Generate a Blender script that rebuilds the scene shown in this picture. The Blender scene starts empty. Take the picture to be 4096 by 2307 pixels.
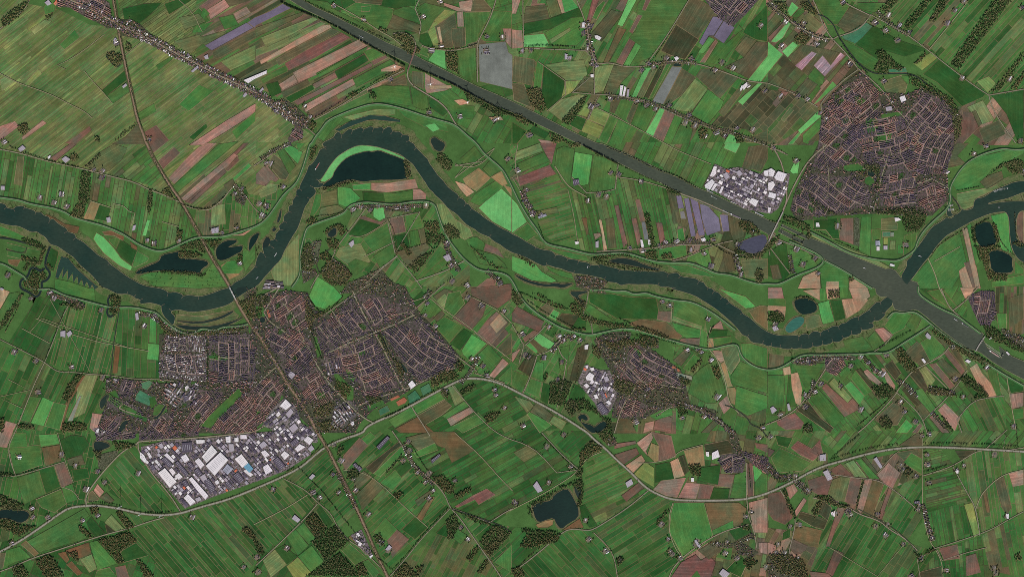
import bpy, bmesh, math, random
import numpy as np
from mathutils.geometry import tessellate_polygon
from mathutils import Vector
SC = bpy.context.scene
COL = SC.collection
random.seed(7)
RS = np.random.RandomState(5)
PX = 14.4                      # metres per picture pixel (1024 wide)

# ---------------------------------------------------------------- camera
HT = 16000.0
cam = bpy.data.cameras.new("camera")
camo = bpy.data.objects.new("camera", cam)
COL.objects.link(camo)
camo.location = (0, 0, HT)
camo.rotation_euler = (0, 0, 0)
cam.sensor_width = 36.0
cam.lens = 36.0 * HT / (1024 * PX)
cam.clip_start = 100.0
cam.clip_end = 90000.0
SC.camera = camo

# ---------------------------------------------------------------- light
SUN_EL, SUN_AZ = math.radians(25.0), math.radians(177.0)   # azimuth clockwise from north
w = bpy.data.worlds.new("World")
SC.world = w
w.use_nodes = True
nt = w.node_tree
sky = nt.nodes.new("ShaderNodeTexSky")
sky.sky_type = 'NISHITA'
sky.sun_disc = False
sky.sun_elevation = SUN_EL
sky.sun_rotation = SUN_AZ
bg = nt.nodes["Background"]
bg.inputs[1].default_value = 0.05
nt.links.new(sky.outputs[0], bg.inputs[0])
sun = bpy.data.lights.new("sun", 'SUN')
sun.energy = 5.0
sun.angle = math.radians(0.5)
sun.color = (1.0, 0.945, 0.87)
suno = bpy.data.objects.new("sun", sun)
COL.objects.link(suno)
sd = Vector((math.sin(SUN_AZ) * math.cos(SUN_EL), math.cos(SUN_AZ) * math.cos(SUN_EL), math.sin(SUN_EL)))
suno.rotation_euler = sd.to_track_quat('Z', 'Y').to_euler()
suno.location = sd * 5000
SC.view_settings.view_transform = 'Standard'
SC.view_settings.look = 'None'
SC.view_settings.exposure = 0.55
SC.view_settings.gamma = 1.0
SC.render.film_transparent = False
SC.cycles.max_bounces = 3
SC.cycles.diffuse_bounces = 2
SC.cycles.glossy_bounces = 1
SC.cycles.use_denoising = False
SC.cycles.filter_width = 0.9

# ---------------------------------------------------------------- colours
def lin(r, g, b):
    f = lambda c: (c / 255 / 12.92) if c <= 10 else ((c / 255 + .055) / 1.055) ** 2.4
    return (f(r), f(g), f(b))
PAL = {k: lin(*v) for k, v in {
 'a': (42, 76, 40), 'g': (64, 97, 54), 'G': (65, 106, 58), 'G+': (74, 132, 74), 'E': (90, 156, 94),
 'L': (96, 114, 76), 'y': (106, 124, 74), 'o': (82, 92, 64), 'k': (76, 80, 60), 'd': (58, 62, 46),
 'b': (102, 85, 76), 'B': (94, 78, 70), 'p': (130, 108, 98), 't': (148, 124, 104), 's': (100, 96, 118),
 'S': (106, 112, 114), 'v': (128, 112, 122), 'r': (96, 78, 56), 'e': (64, 106, 82), 'm': (104, 78, 74),
 'q': (122, 108, 78), 'u': (90, 82, 60), 'x': (120, 126, 116), 'O': (142, 92, 74), 'N': (58, 92, 50)}.items()}
NAMES = {'a': 'dark green grass', 'g': 'green grass', 'G': 'fresh green grass', 'G+': 'vivid green crop', 'E': 'bright emerald crop',
 'L': 'pale olive grass', 'y': 'yellow green grass', 'o': 'olive pasture', 'k': 'dull olive orchard', 'd': 'dark orchard',
 'b': 'bare brown soil', 'B': 'dark ploughed soil', 'p': 'pinkish ploughed soil', 't': 'tan stubble', 's': 'purple grey netted crop',
 'S': 'grey netted orchard', 'v': 'mauve striped nursery', 'r': 'red brown reeds', 'e': 'blue green turf', 'm': 'plum brown soil',
 'q': 'tan brown meadow', 'u': 'olive brown stubble', 'x': 'grey gravel', 'O': 'orange sports court', 'N': 'town lawn'}
MIX = {'gra': 'aaaaaggggGGGGLk', 'frs': 'aagggggGGGGGLoGkLB', 'pas': 'LLggGoyLLgoLagg', 'mix': 'gLkkaodBpGgbuo', 'moo': 'oogkagou', 'orc': 'ddkkkdogk'}

# ---------------------------------------------------------------- materials
def newmat(name, rough=0.9, spec=0.1):
    m = bpy.data.materials.new(name)
    m.use_nodes = True
    n = m.node_tree
    p = n.nodes["Principled BSDF"]
    p.inputs["Roughness"].default_value = rough
    p.inputs["Specular IOR Level"].default_value = spec
    return m, n, p
def N(n, t, **kw):
    x = n.nodes.new(t)
    for k, v in kw.items(): setattr(x, k, v)
    return x
def noise(n, vec, scale, detail=3, rough=0.55):
    x = N(n, "ShaderNodeTexNoise")
    x.inputs["Scale"].default_value = scale
    x.inputs["Detail"].default_value = detail
    x.inputs["Roughness"].default_value = rough
    n.links.new(vec, x.inputs["Vector"])
    return x.outputs["Fac"]
def mrange(n, f, a, b, lo=0.3, hi=0.7):
    x = N(n, "ShaderNodeMapRange")
    x.inputs["From Min"].default_value = lo; x.inputs["From Max"].default_value = hi
    x.inputs["To Min"].default_value = a; x.inputs["To Max"].default_value = b
    n.links.new(f, x.inputs["Value"])
    return x.outputs["Result"]
def mul(n, a, b, op='MULTIPLY'):
    x = N(n, "ShaderNodeMath", operation=op)
    for i, s in enumerate((a, b)):
        if isinstance(s, (int, float)): x.inputs[i].default_value = s
        else: n.links.new(s, x.inputs[i])
    return x.outputs[0]
def cmul(n, col, f):
    x = N(n, "ShaderNodeVectorMath", operation='SCALE')
    if isinstance(col, tuple): x.inputs[0].default_value = col
    else: n.links.new(col, x.inputs[0])
    n.links.new(f, x.inputs["Scale"])
    return x.outputs[0]
def cmix(n, f, a, b):
    x = N(n, "ShaderNodeMix", data_type='RGBA')
    n.links.new(f, x.inputs[0])
    for s, i in ((a, 6), (b, 7)):
        if isinstance(s, tuple): x.inputs[i].default_value = (*s, 1)
        else: n.links.new(s, x.inputs[i])
    return x.outputs[2]

def attr_col(n):
    a = N(n, "ShaderNodeAttribute", attribute_name="tint"); return a.outputs["Color"]

def land_mat():
    m, n, p = newmat("field soil and grass", 1.0, 0.0)
    tc = N(n, "ShaderNodeTexCoord")
    obj = tc.outputs["Object"]
    uv = N(n, "ShaderNodeUVMap", uv_map="UVMap").outputs[0]
    amp = N(n, "ShaderNodeAttribute", attribute_name="amp").outputs["Fac"]
    big = mrange(n, noise(n, obj, 0.0024, 4, .6), .76, 1.22)
    mid = mrange(n, noise(n, obj, 0.016, 3, .6), .90, 1.10)
    fine = mrange(n, noise(n, obj, 0.09, 2), .84, 1.16)
    mp = N(n, "ShaderNodeMapping"); mp.inputs["Scale"].default_value = (0.0022, 0.050, 1)
    n.links.new(uv, mp.inputs[0])
    st = mrange(n, noise(n, mp.outputs[0], 1.0, 4, .75), -1.0, 1.0, .25, .75)
    st = mul(n, mul(n, st, amp), 1.0, 'ADD')
    # thin drains and wheel tracks along the parcel
    mp2 = N(n, "ShaderNodeMapping"); mp2.inputs["Scale"].default_value = (0.0006, 0.020, 1)
    n.links.new(uv, mp2.inputs[0])
    v = N(n, "ShaderNodeTexVoronoi", feature='DISTANCE_TO_EDGE', voronoi_dimensions='2D')
    v.inputs["Scale"].default_value = 1.0
    n.links.new(mp2.outputs[0], v.inputs["Vector"])
    ln = mrange(n, v.outputs["Distance"], 1.0, 0.0, 0.0, 0.07)
    ln = mul(n, mul(n, ln, mul(n, amp, 2.2)), 1.0, 'ADD')
    f = mul(n, mul(n, mul(n, big, mid), mul(n, fine, st)), ln)
    c = cmul(n, attr_col(n), f)
    warm = N(n, "ShaderNodeVectorMath", operation='MULTIPLY')
    warm.inputs[1].default_value = (1.38, 1.05, .98)
    n.links.new(c, warm.inputs[0])
    cool = N(n, "ShaderNodeVectorMath", operation='MULTIPLY')
    cool.inputs[1].default_value = (.86, 1.04, .98)
    n.links.new(c, cool.inputs[0])
    hue = mrange(n, noise(n, obj, 0.0033, 5, .68), 0, 1, .40, .60)
    hue = mul(n, mul(n, hue, 0.5, 'SUBTRACT'), mrange(n, amp, 0, 1, .04, .1))
    c = cmix(n, mul(n, hue, 0.5, 'ADD'), cool.outputs[0], warm.outputs[0])
    n.links.new(c, p.inputs["Base Color"])
    return m
def tint_mat(name, rough=.8, spec=.2, lo=.85, hi=1.15, scale=.12):
    m, n, p = newmat(name, rough, spec)
    tc = N(n, "ShaderNodeTexCoord")
    f = mrange(n, noise(n, tc.outputs["Object"], scale, 3), lo, hi)
    n.links.new(cmul(n, attr_col(n), f), p.inputs["Base Color"])
    return m
def flat_mat(name, rgb, rough=.8, spec=.2, lo=.85, hi=1.15, scale=.02):
    m, n, p = newmat(name, rough, spec)
    tc = N(n, "ShaderNodeTexCoord")
    f = mrange(n, noise(n, tc.outputs["Object"], scale, 4), lo, hi)
    n.links.new(cmul(n, lin(*rgb), f), p.inputs["Base Color"])
    return m
def water_mat(name, rgb, rough=.32, rgb2=None):
    m, n, p = newmat(name, rough, .22)
    tc = N(n, "ShaderNodeTexCoord")
    rgb2 = rgb2 or rgb
    f = mrange(n, noise(n, tc.outputs["Object"], 0.0016, 4, .6), 0, 1)
    c = cmix(n, f, lin(*rgb), lin(*rgb2))
    mp = N(n, "ShaderNodeMapping"); mp.inputs["Scale"].default_value = (.02, .06, 1); mp.inputs["Rotation"].default_value = (0, 0, .5)
    n.links.new(tc.outputs["Object"], mp.inputs[0])
    f2 = mrange(n, noise(n, mp.outputs[0], 1.0, 4, .7), .78, 1.22)
    n.links.new(cmul(n, c, f2), p.inputs["Base Color"])
    b = N(n, "ShaderNodeBump"); b.inputs["Strength"].default_value = .35; b.inputs["Distance"].default_value = .5
    n.links.new(noise(n, tc.outputs["Object"], .12, 3), b.inputs["Height"])
    n.links.new(b.outputs[0], p.inputs["Normal"])
    return m
def town_mat():
    m, n, p = newmat("town paving and gardens", .95, .05)
    tc = N(n, "ShaderNodeTexCoord")
    obj = tc.outputs["Object"]
    f = mrange(n, noise(n, obj, .045, 4, .7), 0, 1, .46, .58)
    v = N(n, "ShaderNodeTexVoronoi"); v.inputs["Scale"].default_value = .07
    n.links.new(obj, v.inputs["Vector"])
    c = cmix(n, f, attr_col(n), lin(58, 66, 48))
    sp = mrange(n, v.outputs["Color"], .5, 1.4, 0, 1)
    n.links.new(cmul(n, c, sp), p.inputs["Base Color"])
    return m
M_LAND = land_mat()
M_TOWN = town_mat()
M_ROOF = tint_mat("roof tile and wall", .8, .15, .8, 1.2, .25)
M_METAL = tint_mat("roof sheeting", .55, .3, .88, 1.1, .05)
M_LEAF = tint_mat("foliage", .9, .05, .7, 1.3, .3)
M_BARK = flat_mat("bark", (80, 66, 52))
M_ROAD = tint_mat("road surface", .9, .1, .82, 1.18, .03)
M_DIKE = tint_mat("dike turf", 1, 0, .85, 1.15, .02)
M_SHORE = tint_mat("shore sand and stone", 1, .05, .6, 1.4, .02)
def margin_mat():
    m, n, p = newmat("river meadow", 1, 0)
    tc = N(n, "ShaderNodeTexCoord"); obj = tc.outputs["Object"]
    f = mrange(n, noise(n, obj, .008, 4, .7), 0, 1, .40, .60)
    c = cmix(n, f, attr_col(n), lin(68, 92, 52))
    g = mrange(n, noise(n, obj, .05, 3, .7), .65, 1.3)
    n.links.new(cmul(n, c, g), p.inputs["Base Color"]); return m
M_MARG = margin_mat()
M_WATER = {'river': water_mat("river water", (26, 50, 44), .4, (46, 60, 50)),
           'canal': water_mat("canal water", (60, 68, 58), .4, (70, 76, 64)),
           'lake': water_mat("lake water", (10, 30, 28), .45, (20, 44, 38)),
           'teal': water_mat("pale green water", (52, 98, 86)),
           'pond': water_mat("pond water", (24, 38, 36), .45, (36, 52, 44)),
           'slate': water_mat("slate pond water", (66, 66, 84), .4, (70, 72, 86)),
           'ladder': water_mat("floodplain water", (34, 56, 52), .4, (42, 66, 54)),
           'moat': water_mat("ditch water", (30, 44, 42))}
M_WHITE = flat_mat("white painted steel", (235, 235, 238), .5, .4, .97, 1.03)
M_CONC = flat_mat("concrete", (150, 145, 138))
M_DARK = flat_mat("dark steel", (60, 58, 60), .6)
M_RUST = flat_mat("brown asphalt deck", (112, 82, 74))

# ---------------------------------------------------------------- parsing
def P2(tile, x, y):
    c, r = tile
    u = c * 256 + x * .99418
    v = (r * 576.75 + y * 3.9767) / 4 if r < 3 else (1730 + y * 3.9767) / 4
    return ((u - 512) * PX, (288.3 - v) * PX)
def parse(txt):
    items = []; base = (0, 0); cur = None; tile = base
    for ln in txt.strip().splitlines():
        tk = ln.split()
        if not tk: continue
        if len(tk) == 1 and tk[0][0] == '@':
            base = (int(tk[0][1]), int(tk[0][2])); cur = None; continue
        if tk[0][0] == '@' and cur is not None and not tk[1][0].isalpha():
            tile = (int(tk[0][1]), int(tk[0][2])); tk = tk[1:]
        elif tk[0][0] == '@':
            base = (int(tk[0][1]), int(tk[0][2])); tk = tk[1:]
            cur = dict(k=tk[0], h=[], p=[]); items.append(cur); tile = base; tk = tk[1:]
        elif tk[0][0].isalpha():
            cur = dict(k=tk[0], h=[], p=[]); items.append(cur); tile = base; tk = tk[1:]
        for t in tk:
            if t[0] == '@': tile = (int(t[1]), int(t[2])); continue
            q = t.split(',')
            if len(q) >= 2:
                try:
                    x, y = float(q[0]), float(q[1])
                    if len(q) == 3: cur['p'].append((*P2(tile, x, y), float(q[2])))
                    else: cur['p'].append(P2(tile, x, y))
                    continue
                except ValueError: pass
            cur['h'].append(t)
    return items

# ---------------------------------------------------------------- 2D helpers
def inside(pts, poly):
    pts = np.atleast_2d(np.asarray(pts, float)); poly = np.asarray(poly, float)
    x, y = pts[:, 0], pts[:, 1]; r = np.zeros(len(pts), bool)
    j = len(poly) - 1
    for i in range(len(poly)):
        xi, yi = poly[i]; xj, yj = poly[j]
        with np.errstate(divide='ignore', invalid='ignore'):
            c = ((yi > y) != (yj > y)) & (x < (xj - xi) * (y - yi) / (yj - yi + 1e-12) + xi)
        r ^= c; j = i
    return r
def area(p):
    return .5 * sum(p[i - 1][0] * p[i][1] - p[i][0] * p[i - 1][1] for i in range(len(p)))
def clip(poly, n, d):          # keep n.x <= d
    out = []
    for i in range(len(poly)):
        a, b = poly[i - 1], poly[i]
        da, db = a[0] * n[0] + a[1] * n[1] - d, b[0] * n[0] + b[1] * n[1] - d
        if (da <= 0) != (db <= 0):
            t = da / (da - db); out.append((a[0] + (b[0] - a[0]) * t, a[1] + (b[1] - a[1]) * t))
        if db <= 0: out.append(b)
    return out
def smooth(pl, it=2, closed=False):
    for _ in range(it):
        q = []
        n = len(pl)
        if n < 3: return pl
        rng = range(n) if closed else range(n - 1)
        if not closed: q.append(pl[0])
        for i in rng:
            a, b = pl[i], pl[(i + 1) % n]
            q.append((a[0] * .75 + b[0] * .25, a[1] * .75 + b[1] * .25))
            q.append((a[0] * .25 + b[0] * .75, a[1] * .25 + b[1] * .75))
        if not closed: q.append(pl[-1])
        pl = q
    return pl
def resample(pl, step):
    out = []; carry = 0
    for a, b in zip(pl[:-1], pl[1:]):
        L = math.hypot(b[0] - a[0], b[1] - a[1])
        if L < 1e-6: continue
        s = carry
        while s < L:
            out.append((a[0] + (b[0] - a[0]) * s / L, a[1] + (b[1] - a[1]) * s / L, math.atan2(b[1] - a[1], b[0] - a[0])))
            s += step
        carry = s - L
    return out

def lane(pl, it=2):
    # rounds gentle bends, keeps real corners of lanes and tracks
    for _ in range(it):
        n = len(pl)
        if n < 3: return pl
        q = [pl[0]]
        for i in range(1, n - 1):
            a, b, c = pl[i - 1], pl[i], pl[i + 1]
            t = math.atan2(c[1]-b[1], c[0]-b[0]) - math.atan2(b[1]-a[1], b[0]-a[0]); t = abs((t + math.pi) % (2 * math.pi) - math.pi)
            if t > .75: q.append(b)
            else: q += [(a[0]*.25 + b[0]*.75, a[1]*.25 + b[1]*.75), (b[0]*.75 + c[0]*.25, b[1]*.75 + c[1]*.25)]
        pl = q + [pl[-1]]
    return pl
# ---------------------------------------------------------------- mesh builder
class MB:
    def __init__(s): s.v = []; s.f = []; s.c = []; s.a = []; s.uv = []
    def face(s, pts, col, amp=0., uv=None):
        i = len(s.v); s.v += pts; s.f.append(tuple(range(i, i + len(pts)))); s.c.append(col); s.a.append(amp)
        s.uv += uv if uv else [(0, 0)] * len(pts)
    def poly(s, p, z, col, amp=0., ang=None, origin=None):
        if len(p) < 3: return
        if ang is None:
            ang = math.atan2(p[1][1] - p[0][1], p[1][0] - p[0][0])
        ca, sa = math.cos(ang), math.sin(ang)
        ox, oy = origin or p[0]
        uvs = [((x - ox) * ca + (y - oy) * sa + ox, -(x - ox) * sa + (y - oy) * ca + oy) for x, y in p]
        tri = tessellate_polygon([[Vector((x, y, 0)) for x, y in p]])
        i = len(s.v)
        # own vertices per polygon
        s.v += [(x, y, z) for x, y in p]
        s._uvmap = None
        for t in tri:
            a, b, c = (p[k] for k in t)
            cr = (b[0] - a[0]) * (c[1] - a[1]) - (b[1] - a[1]) * (c[0] - a[0])
            if abs(cr) < 1e-3: continue
            t = tuple(t) if cr > 0 else (t[0], t[2], t[1])
            s.f.append(tuple(i + k for k in t)); s.c.append(col); s.a.append(amp)
            s.uv += [uvs[k] for k in t]
    def ribbon(s, pl, wid, z, col, closed=False, zj=.02):
        n = len(pl)
        if n < 2: return
        L, R = [], []
        for i in range(n):
            a = pl[i - 1] if (i > 0 or closed) else pl[i]; b = pl[(i + 1) % n] if (i < n - 1 or closed) else pl[i]
            dx, dy = b[0] - a[0], b[1] - a[1]; l = math.hypot(dx, dy) or 1
            nx, ny = -dy / l * wid / 2, dx / l * wid / 2
            zz = z + (i * .618034 % 1) * zj
            L.append((pl[i][0] + nx, pl[i][1] + ny, zz)); R.append((pl[i][0] - nx, pl[i][1] - ny, zz + zj * .3))
        k = len(s.v); s.v += L + R
        for i in range(n if closed else n - 1):
            j = (i + 1) % n
            s.f.append((k + i, k + n + i, k + n + j, k + j)); s.c.append(col); s.a.append(0.)
            s.uv += [(0, 0)] * 4
    def box(s, cx, cy, z0, z1, lx, ly, ang, col, top=None):
        ca, sa = math.cos(ang), math.sin(ang)
        c = [(cx + x * ca - y * sa, cy + x * sa + y * ca) for x, y in ((-lx/2, -ly/2), (lx/2, -ly/2), (lx/2, ly/2), (-lx/2, ly/2))]
        i = len(s.v); s.v += [(x, y, z0) for x, y in c] + [(x, y, z1) for x, y in c]
        for q in ((0, 1, 5, 4), (1, 2, 6, 5), (2, 3, 7, 6), (3, 0, 4, 7)):
            s.f.append(tuple(i + k for k in q)); s.c.append(col); s.a.append(0.); s.uv += [(0, 0)] * 4
        s.f.append((i + 4, i + 5, i + 6, i + 7)); s.c.append(top or col); s.a.append(0.); s.uv += [(0, 0)] * 4
        s.f.append((i + 3, i + 2, i + 1, i)); s.c.append(col); s.a.append(0.); s.uv += [(0, 0)] * 4
    def gable(s, cx, cy, z0, ze, zr, lx, ly, ang, wall, roof, over=.4, parts=3):
        """walls (1) and pitched roof (2); ridge runs along local x"""
        ca, sa = math.cos(ang), math.sin(ang)
        T = lambda x, y, z: (cx + x * ca - y * sa, cy + x * sa + y * ca, z)
        i = len(s.v)
        X, Y = lx / 2, ly / 2
        if parts & 1:
            s.v += [T(-X, -Y, z0), T(X, -Y, z0), T(X, Y, z0), T(-X, Y, z0), T(-X, -Y, ze), T(X, -Y, ze), T(X, Y, ze), T(-X, Y, ze), T(-X, 0, zr - .15), T(X, 0, zr - .15)]
            for q in ((0, 1, 5, 4), (2, 3, 7, 6), (1, 2, 6, 9, 5), (3, 0, 4, 8, 7)):
                s.f.append(tuple(i + k for k in q)); s.c.append(wall); s.a.append(0.); s.uv += [(0, 0)] * len(q)
            i = len(s.v)
        if parts & 2:
            X += over; dz = (zr - ze) / Y * over; Y += over; e = ze - dz; t = .12
            s.v += [T(-X, -Y, e), T(X, -Y, e), T(X, 0, zr), T(-X, 0, zr), T(X, Y, e), T(-X, Y, e),
                    T(-X, -Y, e - t), T(X, -Y, e - t), T(X, Y, e - t), T(-X, Y, e - t)]
            for q in ((0, 1, 2, 3), (3, 2, 4, 5), (6, 7, 1, 0), (8, 9, 5, 4)):
                s.f.append(tuple(i + k for k in q)); s.c.append(roof); s.a.append(0.); s.uv += [(0, 0)] * 4
    def build(s, name, mats, parent=None, origin=None):
        me = bpy.data.meshes.new(name)
        v = s.v
        if origin is not None:
            ox, oy, oz = origin; v = [(x - ox, y - oy, z - oz) for x, y, z in v]
        me.from_pydata(v, [], s.f)
        a = me.attributes.new("tint", 'FLOAT_COLOR', 'FACE')
        a.data.foreach_set("color", np.array([(*c, 1.) for c in s.c], np.float32).ravel())
        a = me.attributes.new("amp", 'FLOAT', 'FACE')
        a.data.foreach_set("value", np.array(s.a, np.float32))
        u = me.uv_layers.new(name="UVMap")
        if len(s.uv) == len(me.loops): u.data.foreach_set("uv", np.array(s.uv, np.float32).ravel())
        me.materials.append(mats)
        me.shade_flat()
        o = bpy.data.objects.new(name, me)
        COL.objects.link(o)
        if origin is not None and parent is None: o.location = origin
        if parent is not None: o.parent = parent
        return o
def struct(o): o['kind'] = 'structure'; return o
def stuff(o, label=None, cat=None):
    o['kind'] = 'stuff'
    if label: o['label'] = label; o['category'] = cat
    return o
def tag(o, label, cat, group=None):
    o['label'] = label; o['category'] = cat
    if group: o['group'] = group
    return o
def empty(name, x, y, z=0., rz=0.):
    o = bpy.data.objects.new(name, None); COL.objects.link(o); o.location = (x, y, z); o.rotation_euler = (0, 0, rz)
    o.empty_display_size = 5
    return o
def jit(c, a=.12, h=.05):
    f = 1 + random.uniform(-a, a)
    return tuple(max(0, x * f * (1 + random.uniform(-h, h))) for x in c)

# ---------------------------------------------------------------- survey data (tile, then points in tenths of a tile step)
D_REG = """
@00
R pas 38 2.6 42 0,30 28,4 60,10 90,25 118,28 121,50 128,75 135,100 140,125 147,144 @01 160,28 178,57 150,45 135,38 110,32 80,24 50,18 20,9 0,5
@00
R pas 35 2.8 25 118,-2 257,-2 257,90 230,75 200,60 170,50 145,35 122,22
R pas 37 3 34 121,30 150,40 175,55 200,67 225,80 257,93 @10 30,118 58,137 @11 50,12 40,42 0,50 @01 240,40 232,46 225,53 211,66 195,65 183,59 165,32 148,0 @00 140,120 128,75
@00
R pas 45 5 14 -2,-2 30,-2 28,6 12,20 -2,30
@10
R mix 30 4.5 24 -60,-2 25,-2 50,12 97,39 150,66 150,72 115,92 60,120 40,107 10,92 -30,75 -60,60
R frs 0 14 16 40,-2 268,-2 268,107 222,88 168,60 120,36 80,17
R frs 60 10 14 115,92 150,72 200,88 257,118 257,144 222,144 200,125 170,117 150,110 120,104
@20
R frs 60 7 18 11,-2 260,-2 260,144 85,144 30,117 11,107
@30
R mix 50 6 12 -2,-2 45,-2 65,40 100,75 60,100 55,112 60,122 45,146 -2,146
R frs 48 4.4 30 110,-2 258,-2 258,90 222,95 205,83 190,70 160,50 140,37 120,25 112,15
R frs 60 12 16 60,-2 110,-2 115,30 100,60 75,45
R mix 55 10 12 190,108 225,96 258,92 258,146 186,146
@01
R frs 80 4 20 -2,6 80,25 110,32 150,45 178,57 200,90 180,96 165,105 140,100 120,88 100,82 75,75 60,67 30,61 -2,53
R frs 40 4 22 108,30 140,5 148,0 151,13 164,30 152,42 138,38 120,33
R frs 84 5 13 185,62 211,67 232,50 257,35 @11 25,45 20,60 5,80 @01 257,83 235,92 205,92
@11
R frs 55 9 14 100,62 180,60 190,95 215,120 200,144 120,144 100,120 80,110
R frs 40 6 20 160,135 185,112 215,122 215,144 165,144
R pas 38 4 16 @01 240,30 257,15 @10 0,144 @11 0,-2 55,-2 50,15 40,40 25,45 5,52 @01 250,50
@21
R frs 17 2.6 25 9,43 45,30 55,44 60,65 65,90 68,98 40,98 32,90 25,75 15,55
R frs -77 3.6 26 56,46 75,50 105,45 105,34 130,38 156,45 165,60 168,85 175,100 150,106 130,110 100,109 85,110 66,105
R frs 64 6 20 92,-2 230,-2 218,25 203,18 193,44 170,34 145,22 115,9
R mix 70 6 16 156,47 178,54 215,70 250,85 250,115 230,130 200,128 160,117 150,107 168,98
R frs 35 6 12 -2,0 40,20 45,30 10,45 -2,35
@02
R gra 62 6.5 15 -2,50 8,55 38,8 30,2 55,2 67,17 58,45 45,74 20,60 -2,52
R gra 75 4.6 30 45,74 60,45 68,18 88,14 118,20 117,57 115,87 75,83
R gra 88 6 18 115,87 119,20 138,21 160,30 165,48 160,90
R gra 65 5.5 20 -2,56 18,63 45,75 60,83 110,87 105,110 90,145 -2,145
@12
R frs 42 7 14 140,-2 258,-2 258,104 230,92 205,78 165,27
R gra 29 4.6 17 @12 128,138 205,92 230,93 257,103 @22 30,117 60,135 @23 31,0 45,15 68,36 50,50 0,78 @13 238,92 200,78 190,60 150,12 137,-2
@22
R frs 60 8 14 -2,-2 80,50 85,75 68,95 62,110 70,125 60,130 -2,98
R frs 30 10 14 78,5 190,12 200,60 160,52 120,42 78,45
R frs 75 10 12 160,55 200,62 230,60 258,85 258,146 160,146 162,120 178,118 170,95
R mix 85 8 10 100,128 165,122 165,146 100,146
@32
R frs -52 5 16 40,146 40,100 60,85 100,66 120,66 165,38 190,55 258,95 258,146
R frs -65 4 25 190,144 193,130 207,112 238,109 240,146
R mix 88 4 15 228,-2 258,-2 258,45 245,50 228,30
R frs 85 10 14 -2,65 60,70 60,95 30,125 -2,130
R frs 60 8 14 150,-2 200,-2 200,30 175,18
@03
R gra 78 7 14 -2,-2 90,-2 100,40 85,70 60,82 20,105 -2,115
R gra -50 5 22 106,45 128,18 137,13 148,35 158,50 182,80 155,80 130,72 110,60
R gra -49 4.4 20 @03 130,100 163,87 200,75 @13 0,56 27,47 50,58 62,70 30,104 0,130 @03 240,147 165,146 145,128 150,122
R gra 70 8 12 -2,110 20,106 90,84 130,98 150,122 165,146 -2,146
@13
R gra 42 4 18 78,12 125,-2 148,20 175,50 195,77 150,122 133,135 110,92 95,60
R gra 42 3.6 16 28,46 60,22 70,18 90,55 100,80 85,98 75,75 62,68
R gra 62 7 13 -2,125 30,104 60,70 90,115 130,146 -2,146
R moo 62 5 10 135,146 150,128 182,102 205,90 225,110 258,146
R gra 40 6 14 205,80 258,95 258,146 250,146
@23
R gra 40 6 14 31,-2 75,-2 82,8 68,22 66,33 45,12
R frs 25 4 18 72,70 74,35 78,22 95,20 110,33 120,42 138,58 85,95
R gra 32 4.5 20 80,98 137,58 162,70 158,100 170,125 150,146 105,146 100,115
R gra -48 6 20 8,135 50,102 75,96 95,110 104,146 8,146
R gra 45 7 12 -2,95 20,95 45,102 10,135 -2,146
R mix 80 8 10 200,-2 258,-2 258,146 160,146 175,125 205,105 160,100 165,70
@33
R frs 62 10 14 -2,-2 60,-2 60,40 30,52 -2,62
R frs 50 6 18 56,7 70,-2 258,-2 258,16 155,13 120,15 75,28
R mix 70 9 14 -2,60 60,35 155,15 155,90 130,100 90,80 30,60
R gra 58 5 18 40,60 92,82 115,90 140,110 165,118 170,146 40,146
R gra 58 5.5 16 115,87 127,55 155,42 155,90 140,107
R frs 14 3 14 156,16 175,17 187,33 200,55 205,68 160,80 157,45
R gra -80 4.5 24 160,80 205,68 213,103 170,116
R frs -82 5 25 187,33 205,18 258,20 258,78 213,103 207,70
R frs -78 5 20 215,103 258,80 258,146 223,138
R gra -85 6 16 170,118 214,104 222,135 230,146 150,146
R mix 60 8 8 -2,95 40,100 50,118 40,146 -2,146
@20
R orc 48 7 10 200,126 209,116 213,118 230,99 245,88 257,83 @30 0,90 20,93 50,108 50,112 30,131 10,145 0,145 @20 248,140 235,130 215,128
@30
R orc 48 8 10 0,74 16,56 40,77 27,92 0,84
"""
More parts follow.
